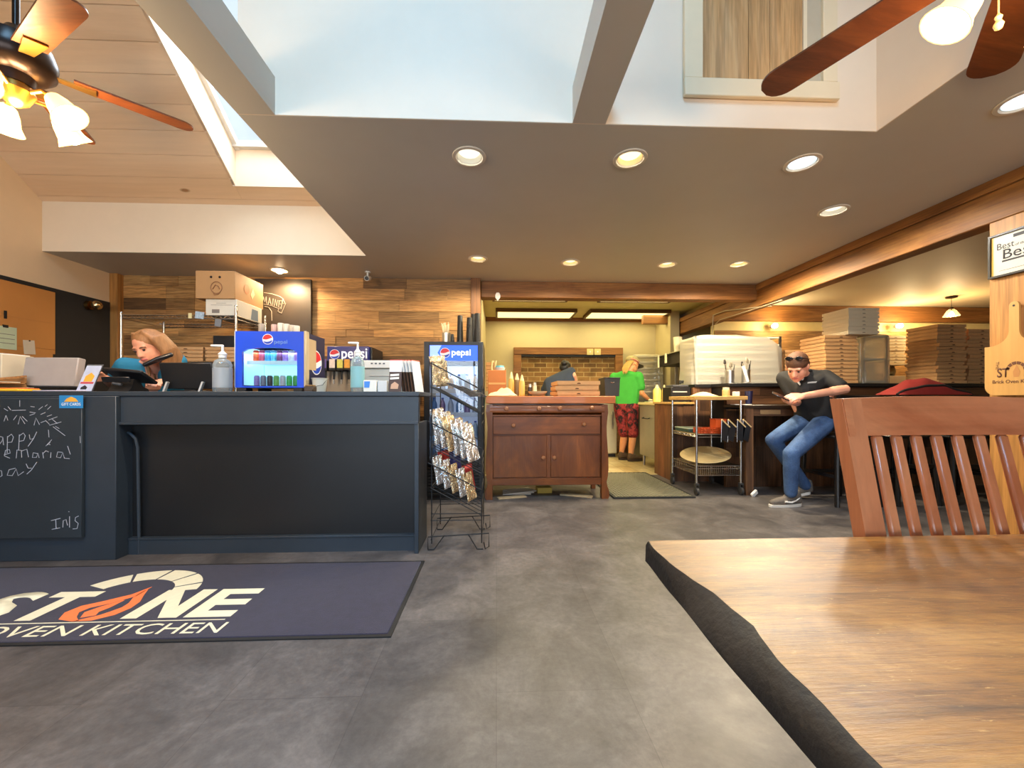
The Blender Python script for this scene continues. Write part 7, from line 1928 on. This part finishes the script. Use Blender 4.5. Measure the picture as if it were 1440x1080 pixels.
put(flesh(s_, 'shorts', m, t, .012, 3))
CAP = M('cap_camo', rgb(170, 156, 108), .85, var=.35, vscale=22)
c_ = MB(); c_.ell(P(0, -.01, .062), (.09, .112, .075), 20, Mx); c_.ell(P(0, -.07, .05), (.082, .075, .06), 16, Mx); put(flesh(c_, 'cap', CAP, t, .009, 3))
def brim(u, v_):
    a = (u - .5) * 2.3; rr = .085 + .075 * v_; return P(math.sin(a) * rr * .95, math.cos(a) * rr * 1.05 + .005, .045 - .018 * v_ - .02 * abs(math.sin(a)))
put(MB().sheet(brim, 14, 5, .006).build('cap_brim', M('cap_grey', rgb(104, 100, 84), .8), t))
put(MB().tube([P(.088 * math.sin(a), -.02 + .102 * math.cos(a), .035) for a in [2 * PI * k / 20 for k in range(20)]], .012, 8, closed=True, flat=None).build('cap_band', M('cap_red', rgb(196, 120, 96), .8), t))
h_ = MB()
for k in range(9):
    a = -.9 + 1.8 * k / 8; x_ = .062 * math.sin(a)
    h_.tube([P(x_, -.088 * math.cos(a) - .005, .02), P(x_ * 1.15, -.105, -.06), P(x_ * 1.2 + .01 * math.sin(k * 2), -.12, -.13), P(x_ * .8, -.115, -.19 - .02 * (k % 3))], [.02, .021, .017, .006], 8)
put(flesh(h_, 'hair', M('hair_sandy', rgb(186, 146, 76), .7, var=.25, vscale=50, bmp=.4, bscale=150), t, .009, 2)); put(MB().limb([(P(0, .092, -.085), .02), (P(0, .075, -.125), .012)]).build('beard', M('beard_brown', rgb(150, 104, 60), .8), t))
n0 = set(t.children); face_bits(P, 1.08, t, LIP)
SB = M('shoe_brown', rgb(86, 66, 44), .8, var=.2); SS = M('sole_brown', rgb(56, 44, 34), .7)
for an, dx in ((al, .2), (ar_, .22)): shoe(t, (an.x - .05, an.y - .03, .0055), (an.x + dx, an.y + .04, .0055), .10, SB, SS, .046)
for o in set(t.children) - n0: put(o)

# ---------------------------------------------------------------- person bending at the oven
PX3 = XY(788, 6.3)
t = thing('person', 'dark-haired person in a navy T-shirt bending before the brick oven', 'person', (PX3, 6.3, .0045)); mo = -Vector((PX3, 6.3, 0))
Q = lambda a, b2, z_: Vector((PX3 + a, 6.3 + b2, z_))
hc = atY(795, 519, 6.58); b_ = MB(); P, Mx = head(b_, hc, (.5, .7, -.5), (.3, .4, .85), 1.0)
shl, shr = Q(-.16, .16, 1.30), atY(803, 523, 6.42)
b_.limb([(Q(.02, .2, 1.36), .055), (hc + Vector((0, -.05, -.04)), .052)]); b_.hull([(shl, .055), (shr, .055), (Q(-.09, -.05, .92), .1), (Q(.09, -.05, .92), .1)])
e3 = atY(807, 529, 6.34); b_.limb([(shr, .052), (e3, .042), (Q(.36, .30, 1.05), .028)]); hand(b_, Q(.36, .30, 1.05), (.6, .5, -.3), (0, 0, -1), .4, 1)
b_.limb([(shl, .052), (Q(-.28, .2, 1.08), .04), (Q(-.18, .36, 1.0), .028)]); hand(b_, Q(-.18, .36, 1.0), (.5, .6, -.2), (0, 0, -1), .4, -1)
for q in (-1, 1): b_.limb([(Q(q * .09, -.05, .9), .09), (Q(q * .1, -.02, .5), .06), (Q(q * .11, -.06, .09), .042)])
put(flesh(b_, 'body', SK3, t, .009, 3, .45))
s_ = MB(); s_.hull([(shl, .078), (shr, .078), (Q(.02, .17, 1.34), .07)]); s_.hull([(shl + Vector((0, -.02, -.03)), .10), (shr + Vector((-.02, -.02, -.03)), .085), (Q(-.1, -.05, .92), .12), (Q(.1, -.05, .92), .12)]); s_.limb([(shr, .07), (shr * .75 + e3 * .25, .062)]); s_.limb([(shl, .076), (Q(-.23, .18, 1.17), .064)])
put(flesh(s_, 't_shirt', M('tee_navy', rgb(46, 56, 76), .85, var=.12, bmp=.3, bscale=14), t, .012, 4))
s_ = MB(); s_.hull([(Q(-.09, -.05, .9), .115), (Q(.09, -.05, .9), .115)])
for q in (-1, 1): s_.limb([(Q(q * .09, -.05, .88), .112), (Q(q * .1, -.02, .5), .085), (Q(q * .11, -.06, .10), .065)])
put(flesh(s_, 'trousers', M('trousers_black', rgb(28, 28, 30), .85), t, .012, 3))
h_ = MB(); h_.ell(P(0, -.022, .045), (.088, .105, .088), 18, Mx); h_.ell(P(0, -.06, .0), (.082, .065, .085), 16, Mx); h_.ell(P(0.02, -.12, .03), (.05, .05, .05), 14, Mx); put(flesh(h_, 'hair', M('hair_black', rgb(26, 22, 22), .5, var=.2, vscale=60), t, .009, 2))
n0 = set(t.children); face_bits(P, 1.0, t, LIP)
for q in (-1, 1): shoe(t, (PX3 + q * .11, 6.19, .0055), (PX3 + q * .12, 6.46, .0055), .10, BLKM, BLKM, .046)
for o in set(t.children) - n0: put(o)

# ---------------------------------------------------------------- person on the telephone behind the counter
WXc = XY(212, 3.5)
t = thing('person', 'long-haired person in a teal top talking on a phone behind the counter', 'person', (WXc, 3.55, 0)); mo = -Vector((WXc, 3.55, 0))
Q = lambda a, b2, z_: Vector((WXc + a, 3.55 + b2, z_))
hc = atY(210, 489, 3.20); HS = 1.10; hf, hu = (.02, -.90, -.42), (-.20, -.35, .92)
b_ = MB(); P, Mx = head(b_, hc, hf, hu, HS)
shr, shl = atY(176, 514, 3.34), atY(248, 508, 3.36)         # right arm is at the left of the picture
nb = atY(217, 514, 3.36)
b_.limb([(nb + Vector((0, .0, -.04)), .058), (hc + Vector((.01, .05, -.06)), .052)]); b_.hull([(shl + Vector((0, 0, -.012)), .048), (shr + Vector((0, 0, -.012)), .048), (nb + Vector((0, .02, -.055)), .05)]); b_.hull([(shl + Vector((0, .01, -.02)), .045), (shr + Vector((0, .01, -.02)), .045), (Q(-.1, .0, .95), .1), (Q(.1, .0, .95), .1)])
chest = atY(215, 533, 3.40); b_.hull([(nb + Vector((0, 0, -.04)), .05), (chest + Vector((.05, .02, -.02)), .085), (chest + Vector((-.05, .02, -.02)), .085)])
er = atY(158, 541, 3.42); wr = atY(149, 538, 3.10); er.z = 1.15; wr.z = 1.17
b_.limb([(shr, .05), (er, .042), (wr, .028)]); hand(b_, wr, (-.25, -.8, .12), (.7, 0, -.5), .85, -1, 1.0)
el = Q(.28, -.0, 1.15); wl = atY(226, 545, 3.06); wl.z = 1.142
b_.limb([(shl, .05), (el, .042), (wl, .028)]); hand(b_, wl, (.35, -.75, -.0), (0, 0, -1), .35, 1, 1.0)
for q in (-1, 1): b_.limb([(Q(q * .09, .03, .93), .1), (Q(q * .09, .03, .5), .064), (Q(q * .09, .08, .09), .042)])
put(flesh(b_, 'body', SK3, t, .0068, 3, .45))
TEALT = M('top_teal', rgb(36, 122, 156), .8, var=.1, bmp=.3, bscale=16)
s_ = MB(); s_.hull([(shl + Vector((0, .01, 0)), .068), (shl + Vector((-.10, .04, .0)), .055)]); s_.hull([(shr + Vector((0, .01, 0)), .068), (shr + Vector((.10, .04, .0)), .055)]); s_.hull([(shl + Vector((-.05, .07, -.02)), .06), (shr + Vector((.05, .07, -.02)), .06)])
s_.hull([(shl + Vector((-.03, .03, -.05)), .07), (Q(.12, -.02, 1.12), .11), (Q(.10, .0, .95), .125), (Q(.08, .06, 1.25), .08)]); s_.hull([(shr + Vector((.03, .03, -.05)), .07), (Q(-.12, -.02, 1.10), .11), (Q(-.10, .0, .95), .125), (Q(-.08, .06, 1.25), .08)]); s_.hull([(Q(-.11, -.03, 1.06), .11), (Q(.11, -.03, 1.06), .11), (Q(-.10, .02, .9), .12), (Q(.10, .02, .9), .12)])
s_.hull([(shr, .064), (shr + Vector((.12, .01, -.004)), .054)]); s_.hull([(shr + Vector((.02, .0, -.02)), .06), (shr + Vector((.14, .0, -.02)), .056), (shr + Vector((.1, .02, -.12)), .07)]); s_.hull([(shl + Vector((-.02, .0, -.02)), .06), (shl + Vector((-.13, .03, -.05)), .045), (shl + Vector((-.08, .02, -.12)), .07)])
s_.limb([(shr, .068), (shr * .4 + er * .6, .062)]); s_.limb([(shl, .068), (shl * .4 + el * .6, .062)])
put(flesh(s_, 'top', TEALT, t, .010, 3))
s_ = MB(); s_.hull([(Q(-.09, .03, .92), .12), (Q(.09, .03, .92), .12)])
for q in (-1, 1): s_.limb([(Q(q * .09, .03, .9), .118), (Q(q * .09, .03, .5), .085), (Q(q * .09, .08, .10), .06)])
put(flesh(s_, 'trousers', MATS['trousers_black'], t, .012, 3))
h_ = MB(); h_.ell(P(-.004, -.024, .046), (.084 * HS, .100 * HS, .084 * HS), 20, Mx); h_.ell(P(-.006, -.055, -.0), (.082 * HS, .072 * HS, .09 * HS), 18, Mx)
for q, k0 in ((1, 4), (-1, 7)):
    for k in range(k0):
        u = k / (k0 - 1); y_ = (.0 if q > 0 else .022) - .10 * u; x_ = q * ((.066 if q > 0 else .078) + .012 * math.sin(u * PI))
        pts = [P(q * .03, .02 - .08 * u, .122 - .03 * u), P(x_, y_ + .01, .06), P(x_ * 1.16, y_ - .01, -.04)]
        e0 = pts[-1]
        pts += [e0 + Vector((q * .012 + .004 * k, .03 + .05 * u, -.10)), e0 + Vector((q * .02 + .006 * k, .04 + .06 * u, -.19 - .02 * (k % 3)))]
        h_.tube(pts, [.014, .017, .018, .015, .006] if q > 0 else [.016, .021, .024, .020, .008], 8)
put(flesh(h_, 'hair', M('hair_light_brown', rgb(150, 106, 66), .55, var=.3, vscale=40, stretch=(1, 1, .2), bmp=.5, bscale=120), t, .008, 2))
n0 = set(t.children); face_bits(P, HS, t, M('lips_rose', rgb(206, 104, 100), .45))
for q in (-1, 1): shoe(t, (WXc + q * .09, 3.69, .001), (WXc + q * .09, 3.43, .001), .10, BLKM, BLKM, .045)
for o in set(t.children) - n0: put(o)
p0, p1 = atY(204, 513, 3.08), atY(240, 499, 3.15)
d = (p1 - p0); tt = thing('telephone_handset', 'black telephone handset clamped between the ear and shoulder of the person in teal', 'telephone', p0)
MB().hull([((0, 0, 0), .016), (d * .5 + Vector((0, -.012, .006)), .014), (d, .017)]).build('handset', M('handset_black', rgb(26, 24, 26), .3), tt); MB().hull([(Vector((0, .006, .006)), .015), (d * .12 + Vector((0, .008, .006)), .012)]).build('mouthpiece', M('handset_grey', rgb(150, 140, 140), .3), tt)
# ================================================================= camera and view
cd = bpy.data.cameras.new('camera'); cam = bpy.data.objects.new('camera', cd); COL.objects.link(cam)
cd.sensor_width = 36; cd.lens = F / 1440 * 36; cd.shift_y = 22 / 1440; cd.clip_start = .02
cam.location = (0, 0, HC); cam.rotation_euler = (PI / 2, 0, -YAW)
sc.camera = cam
sc.view_settings.view_transform = 'Standard'; sc.view_settings.look = 'None'; sc.view_settings.gamma = 1
sc.view_settings.use_curve_mapping = False; sc.view_settings.exposure = 0.0
sc.cycles.use_denoising = True
sc.cycles.max_bounces = 8; sc.cycles.diffuse_bounces = 5; sc.cycles.glossy_bounces = 4; sc.cycles.transparent_max_bounces = 16
sc.cycles.caustics_reflective = False; sc.cycles.caustics_refractive = False
sc.cycles.sample_clamp_indirect = 6
